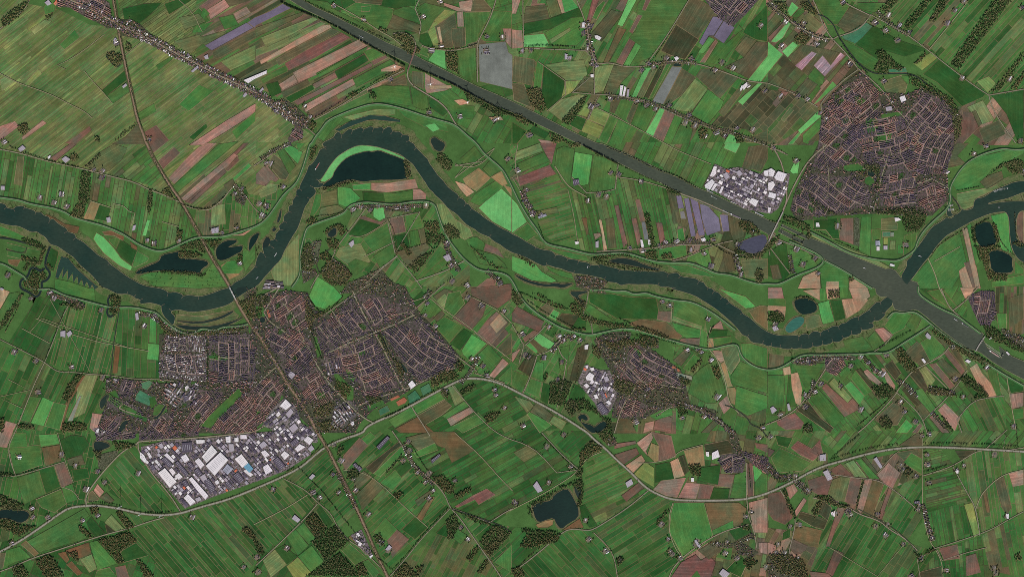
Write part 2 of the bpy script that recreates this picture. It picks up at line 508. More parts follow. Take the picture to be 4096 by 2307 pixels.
D_FLD = """
@00
F B 145,133 157,126 170,141 @01 165,0 154,9 149,0
@00
F b 66,144 90,127 92,131 75,146
F p 0,127 15,122 19,127 0,142
F p 22,138 43,121 47,124 23,141
F k 113,145 126,138 138,125 142,132 147,145
F p 257,104 257,113 233,129 205,146 190,146 225,123
F G 233,132 257,112 257,122 238,140
F b 200,7 210,0 223,0 208,10
F p 208,10 226,-1 231,7 212,20
F k 225,-1 257,-1 231,7
F p 235,14 248,7 252,13 238,20
F s 206,46 248,23 255,28 213,51
F s 249,23 256,18 @10 13,12 27,4 36,8 18,17 0,26 @00 256,28
F o 200,38 226,31 228,33 206,46
F k 214,52 257,30 257,38 222,58 215,60
F L 222,62 257,45 257,60 232,71
F a 102,91 125,71 128,80 107,97
F g 107,97 128,82 131,92 114,104
F g 157,66 175,55 173,60 160,71
F G 180,105 200,85 215,92 190,112
F a 190,138 207,124 209,128 195,141
F G 44,8 50,0 58,0 55,12 45,15
F a 165,4 180,-1 195,-1 183,7 170,15
F g 186,20 200,8 212,21 195,30
F a 123,9 145,4 163,3 150,16 140,24 125,20
F G 205,8 211,14 198,26 215,22 203,33 193,33
F o 175,42 200,35 208,41 190,55
F L 30,30 45,20 52,22 35,35
F y 24,85 38,70 42,74 28,87
F L 0,80 8,76 15,82 2,92
F G 137,115 155,104 157,112 140,122
F G 60,45 75,30 80,38 65,50
F o 180,18 200,14 207,22 186,30
F g 220,18 234,15 240,25 226,30
@10
F B 32,37 60,21 66,22 33,40
F L 0,50 65,22 70,24 30,46 0,57
F t 4,61 10,58 66,26 74,25 76,28 40,47 5,65
F k 20,60 44,46 76,29 84,32 50,51 23,66
F m 29,64 50,51 86,33 95,38 60,58 33,71
F p 37,73 105,39 116,44 60,76 43,83
F g 60,74 112,47 110,53 80,70 64,78
F G 108,52 119,48 128,55 115,62
F a 79,72 109,55 113,61 83,80
F B 116,62 130,56 133,58 118,66
F b 57,85 79,73 82,78 60,89
F b 60,92 116,63 117,67 85,84 42,106 38,102
F g 97,80 135,60 140,64 134,72 125,76 101,88
F p 48,106 97,79 100,85 60,107 50,113
F a 10,85 22,82 26,93 15,98
F p 23,85 38,75 42,83 27,91
F k 25,93 52,80 54,84 28,98
F a 30,98 56,85 59,90 35,104
F g 15,73 30,66 32,72 17,79
F L 5,38 30,28 61,16 62,20 35,36 10,48
F o 0,28 18,22 48,12 46,16 15,31 0,37
F g 88,10 100,3 120,4 138,9 137,20 131,30 120,30 110,20 95,17
F G 106,7 116,6 114,12 106,12
F g 46,-1 72,2 80,10 100,20 120,32 90,20 60,7
F g 138,11 152,6 162,12 167,24 150,20 139,15
F k 132,28 138,15 167,26 164,34 150,30 140,30
F g 162,8 170,3 190,8 203,12 185,25 165,34 166,20
F y 180,20 190,10 201,12 180,27 184,45 178,46 172,34
F k 180,27 200,14 202,29 197,35 198,48 186,48 182,35
F t 182,28 185,27 188,46 186,46
F k 197,29 210,28 211,46 200,50 197,40
F a 165,35 173,33 180,50 170,47 164,42
F E 173,61 181,50 190,51 191,70
F g 163,54 167,47 175,50 173,58
F g 203,52 221,48 222,83 205,76
F S 224,45 251,42 254,53 257,55 @20 0.5,56 0.5,90 @10 225,82
F p 248,28 257,29 257,49 251,42 249,33
F p 189,3 205,8 204,2 218,0 217,12 203,12 189,6
F k 219,-1 228,-1 237,9 235,12 216,12
F p 202,13 208,12 209,27 203,27
F g 210,13 236,12 229,30 222,42 211,45
F g 238,11 257,12 257,29 247,29 248,42 230,42 223,37
F a 128,-1 160,-1 160,6 150,7 140,9 125,6
F k 95,-1 128,-1 126,5 110,4 100,2
F k 157,72 168,73 169,90 157,84
F p 170,74 190,85 197,88 190,91 172,94 170,88
F g 115,90 128,86 154,87 157,107 130,103 117,103
F k 126,85 150,75 152,85 138,86
F g 155,87 172,96 174,108 168,111 158,107
F g 176,95 195,90 207,100 200,120 195,110
F a 173,98 185,103 194,112 188,117 175,108
F g 200,105 220,107 218,120 200,118
F g 60,118 85,107 115,92 118,103 95,110 70,120 62,133
F G 142,110 190,122 194,133 170,128 150,118
F L 88,118 120,110 140,110 140,115 100,122
F G 62,138 72,124 85,117 88,121 76,132 68,142
F E 170,126 180,124 185,130 178,133
@20
F p 0,14 0,-1 9,-1 4,14
F b 19,6 21,-1 26,-1 25,4 33,4 33,6
F k 14,7 34,5 38,19 11,24
F o 34,1 45,-1 50,14 39,18
F t 45,-1 50,-1 53,13 50,14
F G+ 50,0 60,-1 67,8 53,13
F a 11,24 38,19 67,8 72,16 45,28 12,35
F E 12,36 32,34 38,46 32,48 12,48
F G 33,33 60,18 72,17 76,35 65,46 40,46
F L 38,40 58,28 59,31 40,44
F p 0,30 10,31 11,48 0,49
F m 74,25 81,-1 88,-1 79,22 76,25
F g 85,8 92,1 94,3 85,20 81,18
F k 81,32 100,10 112,13 103,25 90,42 78,37
F b 104,9 110,-1 120,-1 111,12
F E 112,12 117,-1 126,-1 111,27 106,25
F g 126,5 131,-1 177,-1 165,20 150,48 145,55 135,60 118,66 124,45 118,38 125,30
F b 131,10 135,-1 140,-1 134,11
F b 118,32 127,15 131,16 121,34
F u 92,63 107,28 115,30 97,63
F b 105,63 118,39 124,43 111,66
F G+ 112,66 124,43 130,47 118,67
F g 98,62 108,45 112,48 104,63
F k 165,24 180,-1 190,1 207,11 206,15 200,20 187,39 175,32
F d 150,51 165,25 188,40 174,60 160,56
F s 188,43 202,17 206,17 213,20 203,36 198,36 192,46
F s 203,37 213,21 224,28 213,44
F G+ 187,53 198,37 204,40 193,54
F b 189,63 205,40 207,42 194,63
F g 195,63 208,42 215,44 232,30 228,25 236,33 217,55 210,66
F k 224,50 235,37 246,41 233,58
F k 213,68 233,58 246,42 257,43 257,57 240,80 228,74
F E 237,81 257,56 @30 0,42 15,55 0,73 @20 250,83
F a 232,33 236,26 257,5 257,42 245,40
F k 2,57 22,60 24,63 20,86 0,82
F k 0,84 12,85 16,95 19,108 2,101
F G 25,62 32,65 29,88 21,90
F a 32,66 52,80 53,95 48,100 37,110 34,108 30,95
F L 33,65 72,60 76,75 70,81 54,81
F y 54,82 69,81 60,93 50,98
F k 62,92 73,77 82,78 82,93
F L 83,67 103,65 92,92 83,94
F k 102,66 125,69 110,83 103,97 92,94 97,80
F E 120,98 133,69 140,68 125,98
F o 125,98 138,72 146,69 132,98
F d 133,98 147,70 153,66 140,99
F g 137,100 155,65 160,64 142,98
F S 141,102 161,67 171,68 152,105
F k 152,105 171,69 185,78 172,95 155,107
F L 160,110 184,79 197,90 180,113
F G 180,115 197,90 213,102 210,110 197,125 183,117
F k 185,77 190,70 205,68 228,78 209,99 197,88
F k 208,113 225,92 236,84 230,95 213,118
F E 227,102 247,84 252,84 232,106
F L 36,111 50,100 67,95 75,96 65,110 50,122
F a 60,120 63,115 75,120 70,132 58,126
F y 67,112 75,103 78,112 75,118 65,115
F y 77,117 83,108 98,115 93,127 76,120
F y 70,132 76,120 92,128 87,139
F g 98,116 107,120 95,145 87,140
F G 107,120 118,126 110,145 97,145
F g 103,99 125,100 117,125 100,112
F k 100,98 110,99 103,114 98,113
F k 115,120 122,103 127,105 119,125
F g 120,124 127,106 145,110 134,133
F E 134,134 149,108 154,110 142,137
F b 142,137 155,110 164,115 152,142
F G 152,143 164,115 172,118 160,145
F g 160,145 172,119 182,130 178,145
F E 213,145 218,135 224,136 226,145
F k 230,142 248,135 257,130 257,145
F a 0,123 15,132 5,145 0,145
F a 22,126 38,134 33,140 17,132
F p 26,140 40,142 45,145 30,145
@30
F E 19,12 24,2 31,8 23,17
F g 24,17 31,9 37,12 30,18
F o 33,20 40,13 55,25 48,33 37,30
F E 3,42 20,22 25,20 15,38 8,43
F b 0,38 18,20 10,32 2,42
F E 14,52 25,42 30,46 20,58
F k 20,58 35,45 60,50 74,54 60,78 45,80 35,72
F v 27,66 44,52 49,54 34,71
F v 46,66 55,56 63,66 73,53 77,56 57,77
F g 40,77 47,68 57,78 55,85 45,88
F G+ 45,106 65,82 69,86 50,103
F k 27,92 40,79 50,85 38,100
F g 38,100 50,85 53,89 43,103
F o 13,120 22,108 26,111 16,123
F E 30,131 50,112 54,117 33,135
F G+ 20,145 31,133 33,135 25,145
F G 35,136 54,117 60,122 40,145 35,143
F k 40,143 62,122 68,128 60,140
F g 45,-1 85,-1 80,10 70,25 60,25 55,15
F k 70,25 82,8 104,15 95,28 78,33
F g 90,3 130,3 115,15 90,9
F a 75,36 98,23 110,28 130,40 160,50 137,57 115,50 110,60 90,45
F e 74,37 99,23 105,27 95,38 88,44 77,40
F g 71,38 90,47 111,60 107,71 90,62 80,50
F y 146,64 165,52 171,58 155,71
F a 156,75 172,60 190,72 219,94 216,98 195,107 185,97 170,83
F y 210,82 222,77 229,84 221,93
F a 224,96 257,90 257,145 252,145 240,115 228,100
F L 200,108 216,101 228,121 215,125
F B 196,112 205,113 212,128 195,145 188,145
F k 205,112 209,111 215,124 212,128
F k 212,130 232,121 239,135 218,145
F o 115,82 134,76 140,85 138,93 125,100 118,90
F G 133,77 144,76 144,84 140,85
F e 121,70 138,68 140,73 122,73
@01
F B 159,17 175,3 181,9 164,25
F p 188,14 200,3 209,-1 218,-1 175,40 170,34
F p 181,55 222,20 227,24 190,58
F B 186,58 225,25 228,28 193,60
F p 222,20 235,9 240,12 226,25
F B 226,26 238,12 241,16 230,27
F B 235,9 245,-1 250,-1 238,11
F G 174,42 220,0 240,-3 178,49
F k 180,52 205,30 207,33 183,54
F G+ 234,34 250,19 253,22 236,37
F k 225,41 234,35 236,39 230,48
F k 205,64 226,43 229,49 213,65
F o 86,22 97,10 115,0 128,4 123,15 110,27 95,28
F b 50,14 70,0 77,0 56,17
F o 14,40 18,12 24,12 22,42
F q 84,75 92,57 101,60 94,76
F E 143,92 148,76 151,77 147,92
F E 94,95 97,89 104,93 115,105 122,115 133,123 131,127 120,122 105,110 97,100
F g 110,95 121,93 117,105 110,98
F a 117,106 122,96 138,107 133,122 122,113
F G 133,121 138,107 150,114 148,118 135,124
F q 222,122 231,116 241,131 231,136
F G 140,133 150,129 170,127 190,129 205,131 215,118 225,130 229,143 200,145 155,143
F G 0,82 15,88 30,95 33,100 20,97 0,91
F g 7,99 27,104 23,110 7,105
F g 8,107 26,110 28,104 45,108 40,118 20,115 7,112
F a 50,103 59,108 57,118 54,128 48,125 46,120
F r 8,116 21,116 17,123 9,120
F G 55,135 70,138 90,145 @02 95,0 96,12 85,10 65,5 55,0
@01
F G 217,130 228,118 236,116 245,125 240,130
F G 244,102 251,108 257,99 257,115 247,128 244,118
F r 103,88 112,87 120,91 125,92 124,97 115,92 105,91
F r 131,98 138,103 138,107 132,104
F L 36,75 48,82 60,85 70,92 65,84 50,76
F r 46,70 55,74 65,80 80,83 78,90 68,88 60,80 50,76
F g 241,73 249,73 250,84 243,84
F L 212,82 213,62 226,60 227,80
F a 95,75 100,61 112,64 108,78
@11
F E 65,37 69,30 74,22 82,12 90,7 95,4 103,1 122,2 135,7 150,14 148,15.5 140,12 125,6 112,7.5 97,12 88,18 80,26 77,33 69,38
F E 224,64 245,43 257,54 257,88 238,78
F G 215,58 220,50 242,36 250,42 225,62
F q 208,35 224,24 236,34 222,47 212,42
F q 236,33 247,27 253,40 248,42
F q 249,41 257,44 257,52
F g 205,15 220,2 230,15 225,20 210,22
F g 228,25 236,15 247,25 236,33
F t 200,37 210,40 220,48 212,53 205,45
F p 116,39 134,39 160,35 163,44 142,47 128,49 116,46
F p 158,45 165,45 171,50 171,55 158,56
F G+ 97,41 115,39 115,46 98,46
F G+ 82,43 95,44 105,54 98,60 90,63 83,60
F g 107,48 125,48 140,49 157,46 158,56 130,59 108,57
F a 108,48 128,49 130,58 108,57
F o 66,50 81,45 82,60 65,63
F o 65,64 82,61 90,66 62,76
F L 15,128 30,105 43,90 43,130 35,142 20,142
F g 52,78 60,50 66,50 65,62 55,77
F E 118,66 120,62 128,62 130,74 124,77 118,73
F b 104,74 108,72 124,78 131,76 126,81 105,75
F a 93,90 105,75 125,81 107,94
F g 107,95 132,79 137,99 118,109
F b 134,75 148,73 151,88 137,91
F G 150,72 164,69 168,83 152,87
F a 138,92 152,90 155,105 141,107
F g 154,88 163,86 166,101 156,104
F k 163,86 169,84 172,99 166,101
F L 80,112 84,104 105,100 115,118 93,122
F g 92,120 100,115 116,120 100,132
F g 118,112 137,100 141,112 125,125
F k 142,108 172,100 175,104 155,125 150,120
F L 2,47 12,39 22,41 20,48 5,54
F b 0,30 10,20 23,35 20,38 15,36 10,42 0,40
F k 12,20 18,10 36,25 30,36 24,35
F G+ 27,4 33,0 47,8 42,20
F g 20,5 27,3 40,22 33,30
F G 40,-1 50,-1 43,8
F b 231,100 243,105 250,115 240,110 229,107
F g 218,105 229,108 240,111 250,120 253,125 225,120
F G 212,95 222,93 230,99 228,107 213,102
F L 182,60 190,60 200,75 215,85 218,92 210,96 205,93 195,83 187,80
F b 220,145 233,135 242,135 240,145
F G+ 62,133 78,143 @12 87,8 78,16 70,21 60,18 53,8
@11
F G 160,5 172,16 180,28 190,38 196,45 193,48 183,34 172,20
F g 50,95 54,95 58,100 50,110
@21
F m 28,-1 45,-1 42,10 40,20 35,12
F L 2,17 5,7 28,-1 31,7 3,17
F g 0,22 32,8 38,17 8,29
F m 3,34 38,21 44,30 8,42
F g 45,5 52,2 63,5 58,43 50,38 43,22
F G+ 63,8 81,11 77,40 70,42 60,34
F g 82,11 95,14 106,20 103,45 77,49
F b 103,62 107,61 116,100 112,104
F b 124,56 128,55 134,77 129,78
F b 120,75 125,74 130,97 126,102
F b 145,79 151,79 154,96 149,100
F k 94,75 102,74 105,104 97,105
F t 87,76 90,76 96,106 92,107 90,90
F p 82,90 88,89 90,92 84,96
F u 70,74 75,74 77,91 75,91
F S 130,78 134,78 138,96 133,96
F s 165,52 170,51 173,64 167,65
F s 173,55 178,54 185,92 180,93
F s 179,54 187,58 194,91 188,92
F s 189,60 197,62 208,74 210,87 196,92 191,75
F s 209,71 217,71 220,87 212,88
F S 169,68 173,67 175,75 170,75
F k 217,72 230,76 235,85 233,93 223,97 219,88
F k 157,47 165,52 170,80 162,80
F G 166,86 172,84 175,100 167,98
F E 213,4 215,-1 230,-1 225,9
F k 230,28 238,3 257,0 257,15 250,28 242,25
F G 36,104 75,112 78,118 60,115 45,110 33,104
F E 0,55 5,60 15,78 0,89
F g 1,89 16,79 27,92 22,93 15,98
F G+ 0,112 16,118 24,121 30,128 45,137 40,139 20,137 0,127
F G 178,113 197,105 203,127 190,122
F G 147,105 175,101 176,112 160,116 148,113
F k 212,106 220,106 225,128 215,128
F o 230,115 257,115 257,135 235,134
F G 34,122 45,126 60,130 62,136 50,133 38,127
F G 158,122 175,121 195,128 205,134 190,132 170,129
F o 23,68 45,63 47,69 25,72
@31
F E 22,27 27,17 32,17 30,29 25,30
F a 46,76 70,74 72,95 65,95 58,86 46,86
F b 73,73 86,72 86,101 72,96
F G 94,72 104,70 103,112 91,106
F e 115,88 123,88 123,93 115,93
F x 123,88.5 126.5,88.5 126.5,93 123,93
F y 116,94 120.5,94 120.5,101 116,101
F o 114,75 126,74 130,80 130,86 114,86
F g 104,86 113,85 113,95 105,97
F L 123,97 128,97 128,106 122,106
F G 130,101 136,101 136,110 130,110
F g 137,92 150,88 148,105 136,112
F L 42,92 45,90 105,114 125,125 118,126 60,101
F G 107,115 122,116 127,125 118,120
F G 185,40 195,22 215,12 245,5 257,5 257,10 225,25 213,42 190,47
F L 190,50 225,43 230,40 232,44 210,54 207,62 196,67 190,57
F k 213,38 220,32 235,27 237,35 220,45
F k 182,8 190,-1 202,-1 190,12 200,20 180,23
F g 180,24 198,20 190,32 180,38
F G 165,112 170,103 187,92 193,90 200,120 185,145 150,145 141,139
F t 195,85 200,83 204,95 214,145 208,145 203,120
F t 192,127 199,122 206,145 196,145 193,135
F b 197,119 203,118 209,145 206,145
F G 200,82 204,80 212,100 213,118 209,122 204,100
F G+ 224,72 242,68 243,98 246,110 235,106 233,100 228,82
F B 250,68 257,68 257,100 253,97 249,85
F G 248,117 257,125 257,130 248,130
F G 225,138 257,131 257,140 225,144
F a 0,108 18,98 22,130 15,138 0,132
F k 2,122 10,121 14,135 5,136
F G 21,105 40,108 50,122 30,130 24,125
F t 35,133 48,127 52,128 53,145 30,145
F G 52,125 60,117 80,130 81,145 54,145
F t 59,138 71,138 71,145 58,145
F t 81,134 95,138 100,145 82,145
F b 0,84 8,90 0,100
F g 131,130 141,122 150,108 146,118 136,132
@02
F G+ 151,22 157,32 157,55 150,54
F G+ 149,55 161,56 159,72 148,71
F o 163,45 170,46 168,62 162,63
F t 0,0 10,3 0,21
F g 10,5 20,3 18,15 5,38 0,40 0,22
F r 116,57 121,58 118,85 113,85
F r 83,88 87,87 70,115 62,142 56,141 68,110
F G+ 31,135 43,109 54,114 44,138
F G 21,132 30,108 41,110 30,134
F g 45,138 54,114 67,117 60,142
F p 0,145 6,133 17,136 12,145
F x 68,133 80,108 82,108 73,133
F e 142,95 150,92 154,95 148,102 143,100
F e 137,107 141,102 155,110 150,118 136,112
F g 155,115 165,112 168,117 158,128 152,126
F L 78,100 86,87 98,87 85,125 75,130
F o 177,26 200,28 233,22 240,27 235,34 210,38 190,37 178,33
F L 210,68 230,69 230,73 210,73
F p 93,125 107,127 103,135 95,144 90,140
@12
F g 148,10 160,0 172,0 172,5 152,15
F a 152,16 167,2 173,9 158,20
F g 165,25 175,9 187,22 175,30
F k 178,8 190,0 198,3 182,12
F L 181,12 190,5 198,12 188,22
F g 193,5 205,2 210,15 197,30 188,23
F B 216,0 257,-5 257,10 243,20 217,7
F B 198,30 217,9 232,15 228,28 216,42
F b 219,44 242,23 254,34 236,58
F t 235,36 245,25 253,34 242,45
F G 216,42 230,28 240,20 236,27 222,45
F B 236,57 250,40 254,45 240,60
F g 178,35 190,28 208,38 195,54 186,45
F k 178,30 187,22 190,26 183,33
F a 195,55 209,40 218,45 205,62
F G+ 207,62 217,46 232,55 215,72 208,66
F G 222,68 234,56 247,70 235,82
F p 234,88 248,70 254,75 240,90
F g 244,90 257,78 257,95
F k 243,60 257,45 257,65 250,68
F G 133,132 156,119 162,127 140,140
F G 157,119 183,103 190,111 160,127
F k 162,128 190,112 197,118 187,127 170,137
F u 140,141 162,129 180,145 145,145
F L 192,98 200,97 210,112 200,118
F G 187,128 209,113 214,118 192,131
F p 192,131 215,119 219,124 196,138
F G 198,138 224,125 232,133 208,145
F L 90,80 93,80 100,90 97,94
F o 0,18 6,15 9,30 3,32
F e 123,122 132,117 135,123 125,128
F e 152,108 160,102 166,110 155,117
F e 165,100 174,95 177,103 168,108
F g 77,95 95,96 98,110 90,113 80,102
@22
F B 5,18 32,33 28,44 15,38 0,33 0,25
F g 22,15 22,10 32,13 25,23
F k 27,22 35,14 42,20 37,28
F G+ 37,28 42,21 48,24 44,32
F d 45,32 50,25 68,27 60,40
F a 60,39 67,28 75,30 74,42
F a 77,5 100,5 115,8 145,10 148,25 146,31 120,31 105,30 78,14
F g 77,15 92,25 103,33 85,32 74,22
F b 147,23 160,23 159,34 146,31
F u 117,35 130,31 155,34 165,43 171,48 168,51 150,48 135,42 120,37
F g 163,12 190,14 197,25 192,45 162,28
F L 162,28 191,38 191,41 161,32
F G 161,34 191,42 190,49 175,50 165,43
F G 190,40 196,44 198,60 188,58
F b 170,50 189,50 188,57 168,54
F p 200,40 210,32 213,41
F a 199,42 217,42 216,48 198,50
F g 203,50 220,48 221,54 205,58
F q 198,50 202,50 203,59 198,59
F G+ 208,0 235,8 245,18 235,20 215,5
F u 238,22 250,17 257,18 257,42 245,33
F E 21,50 28,45 43,55 38,61 30,58
F G+ 14,57 18,54 26,62 25,66
F k 18,53 22,51 35,62 28,65
F d 66,60 76,55 78,58 73,75 66,93 58,92
F g 45,60 58,57 55,90 48,80
F G 19,88 25,73 32,75 31,93
F g 0,82 17,88 10,105 0,98
F G 13,103 18,90 30,94 27,110
F a 28,112 31,94 40,97 36,117
F d 6,81 16,65 25,68 18,88
F a 57,110 62,95 75,103 70,115
F b 11,50 22,42 27,44 13,54
F g 170,57 187,65 175,78 162,70
F k 162,72 175,60 180,65 170,78
F G 172,80 183,66 190,70 178,84
F g 182,88 190,80 205,70 213,97 215,105 205,115 195,115 177,105
F p 202,62 212,63 214,72 210,75 204,68
F q 210,76 214,73 220,95 222,98 217,99 213,85
F q 216,100 224,99 228,108 224,117 220,115
F p 208,115 216,108 220,119 213,126
F o 210,60 226,57 229,72 220,86 214,75
F G 230,55 240,55 257,60 257,80 245,77 232,68
F g 220,88 230,73 257,84 257,105 237,100 222,97
F G 224,120 226,98 257,108 257,120 237,128
F u 107,130 120,130 125,145 103,145
F p 134,135 143,133 142,142 132,145
F b 144,133 155,127 161,130 160,145 142,142
F G 133,125 160,120 162,127 145,132
F k 190,145 205,130 210,133 198,145
F o 2,108 18,113 22,118 15,125
F G 15,126 20,122 40,137 28,145
F k 22,118 25,114 41,127 37,134 18,124
F L 38,134 42,128 55,134 50,142
F x 165,84 181,88 181,92 166,90
F p 0,65 9,60 2,72 0,74
F a 104,55 113,50 118,54 108,60
@32
F p 0,-1 14,-1 16,10 0,10
F t 35,2 52,0 52,12 45,8
F G 52,0 58,0 58,12 52,12
F t 58,0 72,0 72,9 60,11
F t 81,-1 100,-1 103,8 98,12 85,10
F G 71,-1 81,-1 80,9 72,9
F t 74,11 88,10 101,11 92,22 79,30
F G+ 50,15 61,12 67,33 55,36
F a 62,12 74,11 78,30 67,33
F o 37,28 51,26 55,37 39,42
F t 0,17 18,18 17,29 5,22 0,22
F g 0,10 17,10 18,18 0,17
F p 107,41 116,39 126,47 117,54
F G 117,37 128,23 145,26 137,40 125,46
F g 138,37 146,25 154,29 148,45
F G 148,44 155,30 163,36
F g 100,50 107,43 115,53 106,62
F g 75,52 95,48 105,60 80,65
F k 138,64 150,53 157,60 165,70 155,78 145,72
F G 153,54 165,47 179,60 176,65 163,73
F k 169,48 185,54 178,60 172,52
F b 177,65 181,61 198,83 195,87
F k 182,60 188,56 200,80 198,82
F b 162,76 169,75 188,98 183,101
F k 170,74 175,70 195,87 190,96
F d 142,86 152,80 161,100 158,105
F L 152,82 158,78 168,92 163,98
F t 203,80 210,75 215,85 226,97 230,108 222,109 212,98
F d 117,78 125,72 134,85 128,92
F p 96,83 100,81 115,95 112,98 100,90
F p 114,80 117,80 128,98 127,101 120,95
F d 88,82 93,80 107,98 103,102
F G+ 77,98 83,93 97,108 92,117
F G 83,90 88,82 105,103 97,108
F L 61,95 66,90 84,110 80,115
F b 54,100 58,95 80,115 85,110 92,118 90,122 77,129
F g 40,108 50,100 77,130 65,140
F d 29,122 40,113 53,130 66,140 62,145
F G 53,90 58,83 66,87 60,94
F g 71,85 80,78 86,80 75,94
F g 0,87 16,87 17,95 15,120 0,120
F t 15,80 22,78 23,86 16,87
F t 23,86 30,84 34,100 33,118 28,115 24,100
F g 24,75 57,75 45,95 38,100 30,85
F m 8,132 27,125 36,135 33,141 18,142 10,137
F k 107,132 125,115 140,120 130,137 115,137
F d 135,102 140,97 157,115 152,120 140,108
F k 147,120 158,114 166,125 155,131
F G 148,102 155,100 170,122 163,125 150,110
F G+ 128,145 139,131 146,138 140,145
F b 162,129 167,126 183,145 175,145
F b 145,145 153,135 155,138 150,145
F p 171,122 178,115 193,130 188,143
F G 195,125 200,120 212,140 206,145
F g 220,80 230,82 235,108 230,108 222,90
F a 240,90 257,95 257,103 244,105
F p 243,106 257,104 257,118 245,121
F G 246,121 257,120 257,130 247,132
F g 160,3 175,0 190,18 183,20 165,8
F t 193,-1 208,-1 205,8 198,10
F k 242,10 257,5 257,30 243,40
F G 230,25 240,25 240,40 232,40
@03
F p 0,-1 13,-1 7,15 0,14
F G+ 39,2 57,1 60,11 41,14
F g 9,15 40,12 43,32 28,37 15,42
F u 42,15 60,12 62,28 46,33
F b 55,33 65,30 73,50 62,55
F a 60,8 72,2 85,4 90,12 82,22 67,26
F k 67,27 82,22 86,32 70,33
F a 72,37 88,35 90,45 75,49
F g 17,45 40,38 46,61 24,72
F a 39,37 54,33 61,54 46,61
F G 62,55 73,51 78,67 66,71
F g 36,67 61,56 67,71 55,80 42,75
F G 13,0 26,0 28,14 9,15
F p 94,58 98,51 105,59 100,65
F k 90,60 93,58 100,67 88,70
F k 100,65 107,60 115,68 110,71
F g 142,10 155,11 158,17 152,25 146,20
F g 27,109 85,76 90,83 78,91 88,106 40,120
F a 87,90 92,84 106,101 97,106 90,97
F u 21,112 26,108 39,121 35,124
F G 6,118 20,114 31,125 15,130 3,136
F k 0,121 6,120 3,136 0,136
F r 66,118 89,110 92,121 80,126 70,124
F r 58,121 66,119 70,127 67,131
F r 67,132 72,129 83,141 78,143
F L 81,127 92,122 98,136 90,140
F G 90,110 98,108 118,131 98,138
F a 121,119 137,110 149,123 125,130
F d 106,93 108,91 115,99 108,101
F L 105,90 112,82 125,96 116,99
F g 128,80 140,83 145,91 137,93
F B 116,135 126,133 130,145 118,145
F g 98,138 110,135 118,145 95,145
@13
F a 84,12 100,3 104,5 90,20 85,22
F b 88,23 104,5 113,12 90,38 87,30
F G 106,6 115,-1 121,4 112,12
F d 110,35 145,8 148,12 135,20 118,41
F G 118,41 147,13 150,19 125,44
F k 101,62 118,45 128,55 107,78
F k 98,48 108,38 117,44 100,60
F a 137,37 150,28 158,33 146,44 141,42
F G 125,50 140,37 147,46 138,58
F u 161,86 175,64 180,64 167,88
F b 131,105 142,97 154,107 137,125
F a 147,97 160,84 173,95 160,107
F G 118,100 130,85 142,97 132,108
F k 150,5 170,0 182,0 180,15 165,20 157,12
F u 172,-1 200,-1 219,18 197,30 190,15 183,13
F G 158,20 180,10 183,17 162,25
F m 200,74 218,63 232,56 241,62 224,72 220,67 203,75
F a 60,78 65,72 78,90 72,97
F k 50,88 55,86 66,102 60,106
F L 7,128 19,117 31,132 15,145
F a 19,117 27,113 42,124 31,132
F y 31,134 42,125 56,140 48,145 38,145
F G 42,124 56,113 68,129 55,140
F G 30,104 40,97 53,113 42,123
F G 40,97 48,90 60,106 53,112
F g 86,118 94,111 112,126 100,133
F g 106,130 113,127 125,140 118,145
F a 181,101 190,91 195,95 192,105
F g 197,105 203,97 213,103 206,112
F r 228,118 245,108 235,125
F G 240,130 257,112 257,140
F k 160,68 175,58 176,62 163,74
@23
F o 2,20 17,12 25,21 12,29
F q 24,92 34,88 42,87 41,92 36,95 26,95
F r 50,98 68,86 72,95 60,96
F B 110,63 127,50 133,55 115,69
F B 103,22 125,15 128,21 112,32
F b 103,11 124,8 125,11 103,16
F t 114,33 130,22 134,28 121,41
F y 122,42 134,29 143,35 143,55
F a 144,32 158,29 164,46 144,50
F p 125,10 140,-1 142,5 135,18 137,24
F q 136,22 140,10 148,13 148,29 144,30
F b 140,-1 160,3 165,24 147,29 148,13
F t 159,29 167,25 174,43 163,46
F d 168,24 173,22 178,38 174,42
F q 173,18 192,13 194,33 178,34
F d 193,12 217,7 225,16 222,20 210,22 195,22
F p 142,57 150,48 175,45 166,65 155,63
F p 167,65 175,50 189,51 185,66
F b 186,66 189,51 203,53 199,66
F b 204,53 207,41 224,42 220,55
F a 187,48 190,35 210,32 207,52
F a 199,66 203,55 219,56 217,66
F g 219,65 223,50 236,50 236,67
F G 224,42 236,38 236,50 223,50
F B 236,31 242,30 243,64 237,65
F G+ 242,31 252,40 244,50
F g 244,50 252,40 257,42 257,60 244,64
F G 160,80 163,70 193,70 202,103 185,118 172,125 163,108 158,100
F u 194,70 228,70 236,76 232,90 223,94 222,88 201,98
F G 201,98 222,88 223,95 202,103
F p 238,70 257,65 257,100 243,100 240,85
F m 160,145 170,130 185,122 190,128 198,123 205,130 200,145 186,145
F G 180,145 186,138 190,145
F a 215,138 230,122 237,130 230,145
F k 187,118 200,110 212,117 198,127
F G 205,125 212,116 222,115 220,128
F a 218,98 238,92 241,100 225,108
F a 68,74 73,72 86,93 78,95 70,86
F b 244,10 257,12 257,20 246,15
F p 248,110 257,110 257,122 249,120
@33
F m 23,15 30,8 44,16 52,7 55,20 45,28 32,22
F B 0,15 7,18 2,24 0,24
F g 3,25 12,15 44,30 35,38 10,40
F a 7,2 25,5 20,15 10,12
F k 131,13 150,0 155,0 155,13
F B 40,48 55,43 64,47 60,62 50,62 42,57
F o 60,61 65,47 73,44 83,45 77,69 68,68
F B 77,69 83,45 94,47 88,73
F p 89,76 97,47 105,47 96,78 93,81
F u 95,80 105,47 116,49 105,85
F G 105,85 117,50 121,53 111,70
F b 110,86 122,53 125,56 114,87
F B 62,38 73,31 86,44 70,43
F L 77,31 86,27 100,45 87,44
F G 88,27 94,26 112,46 102,46
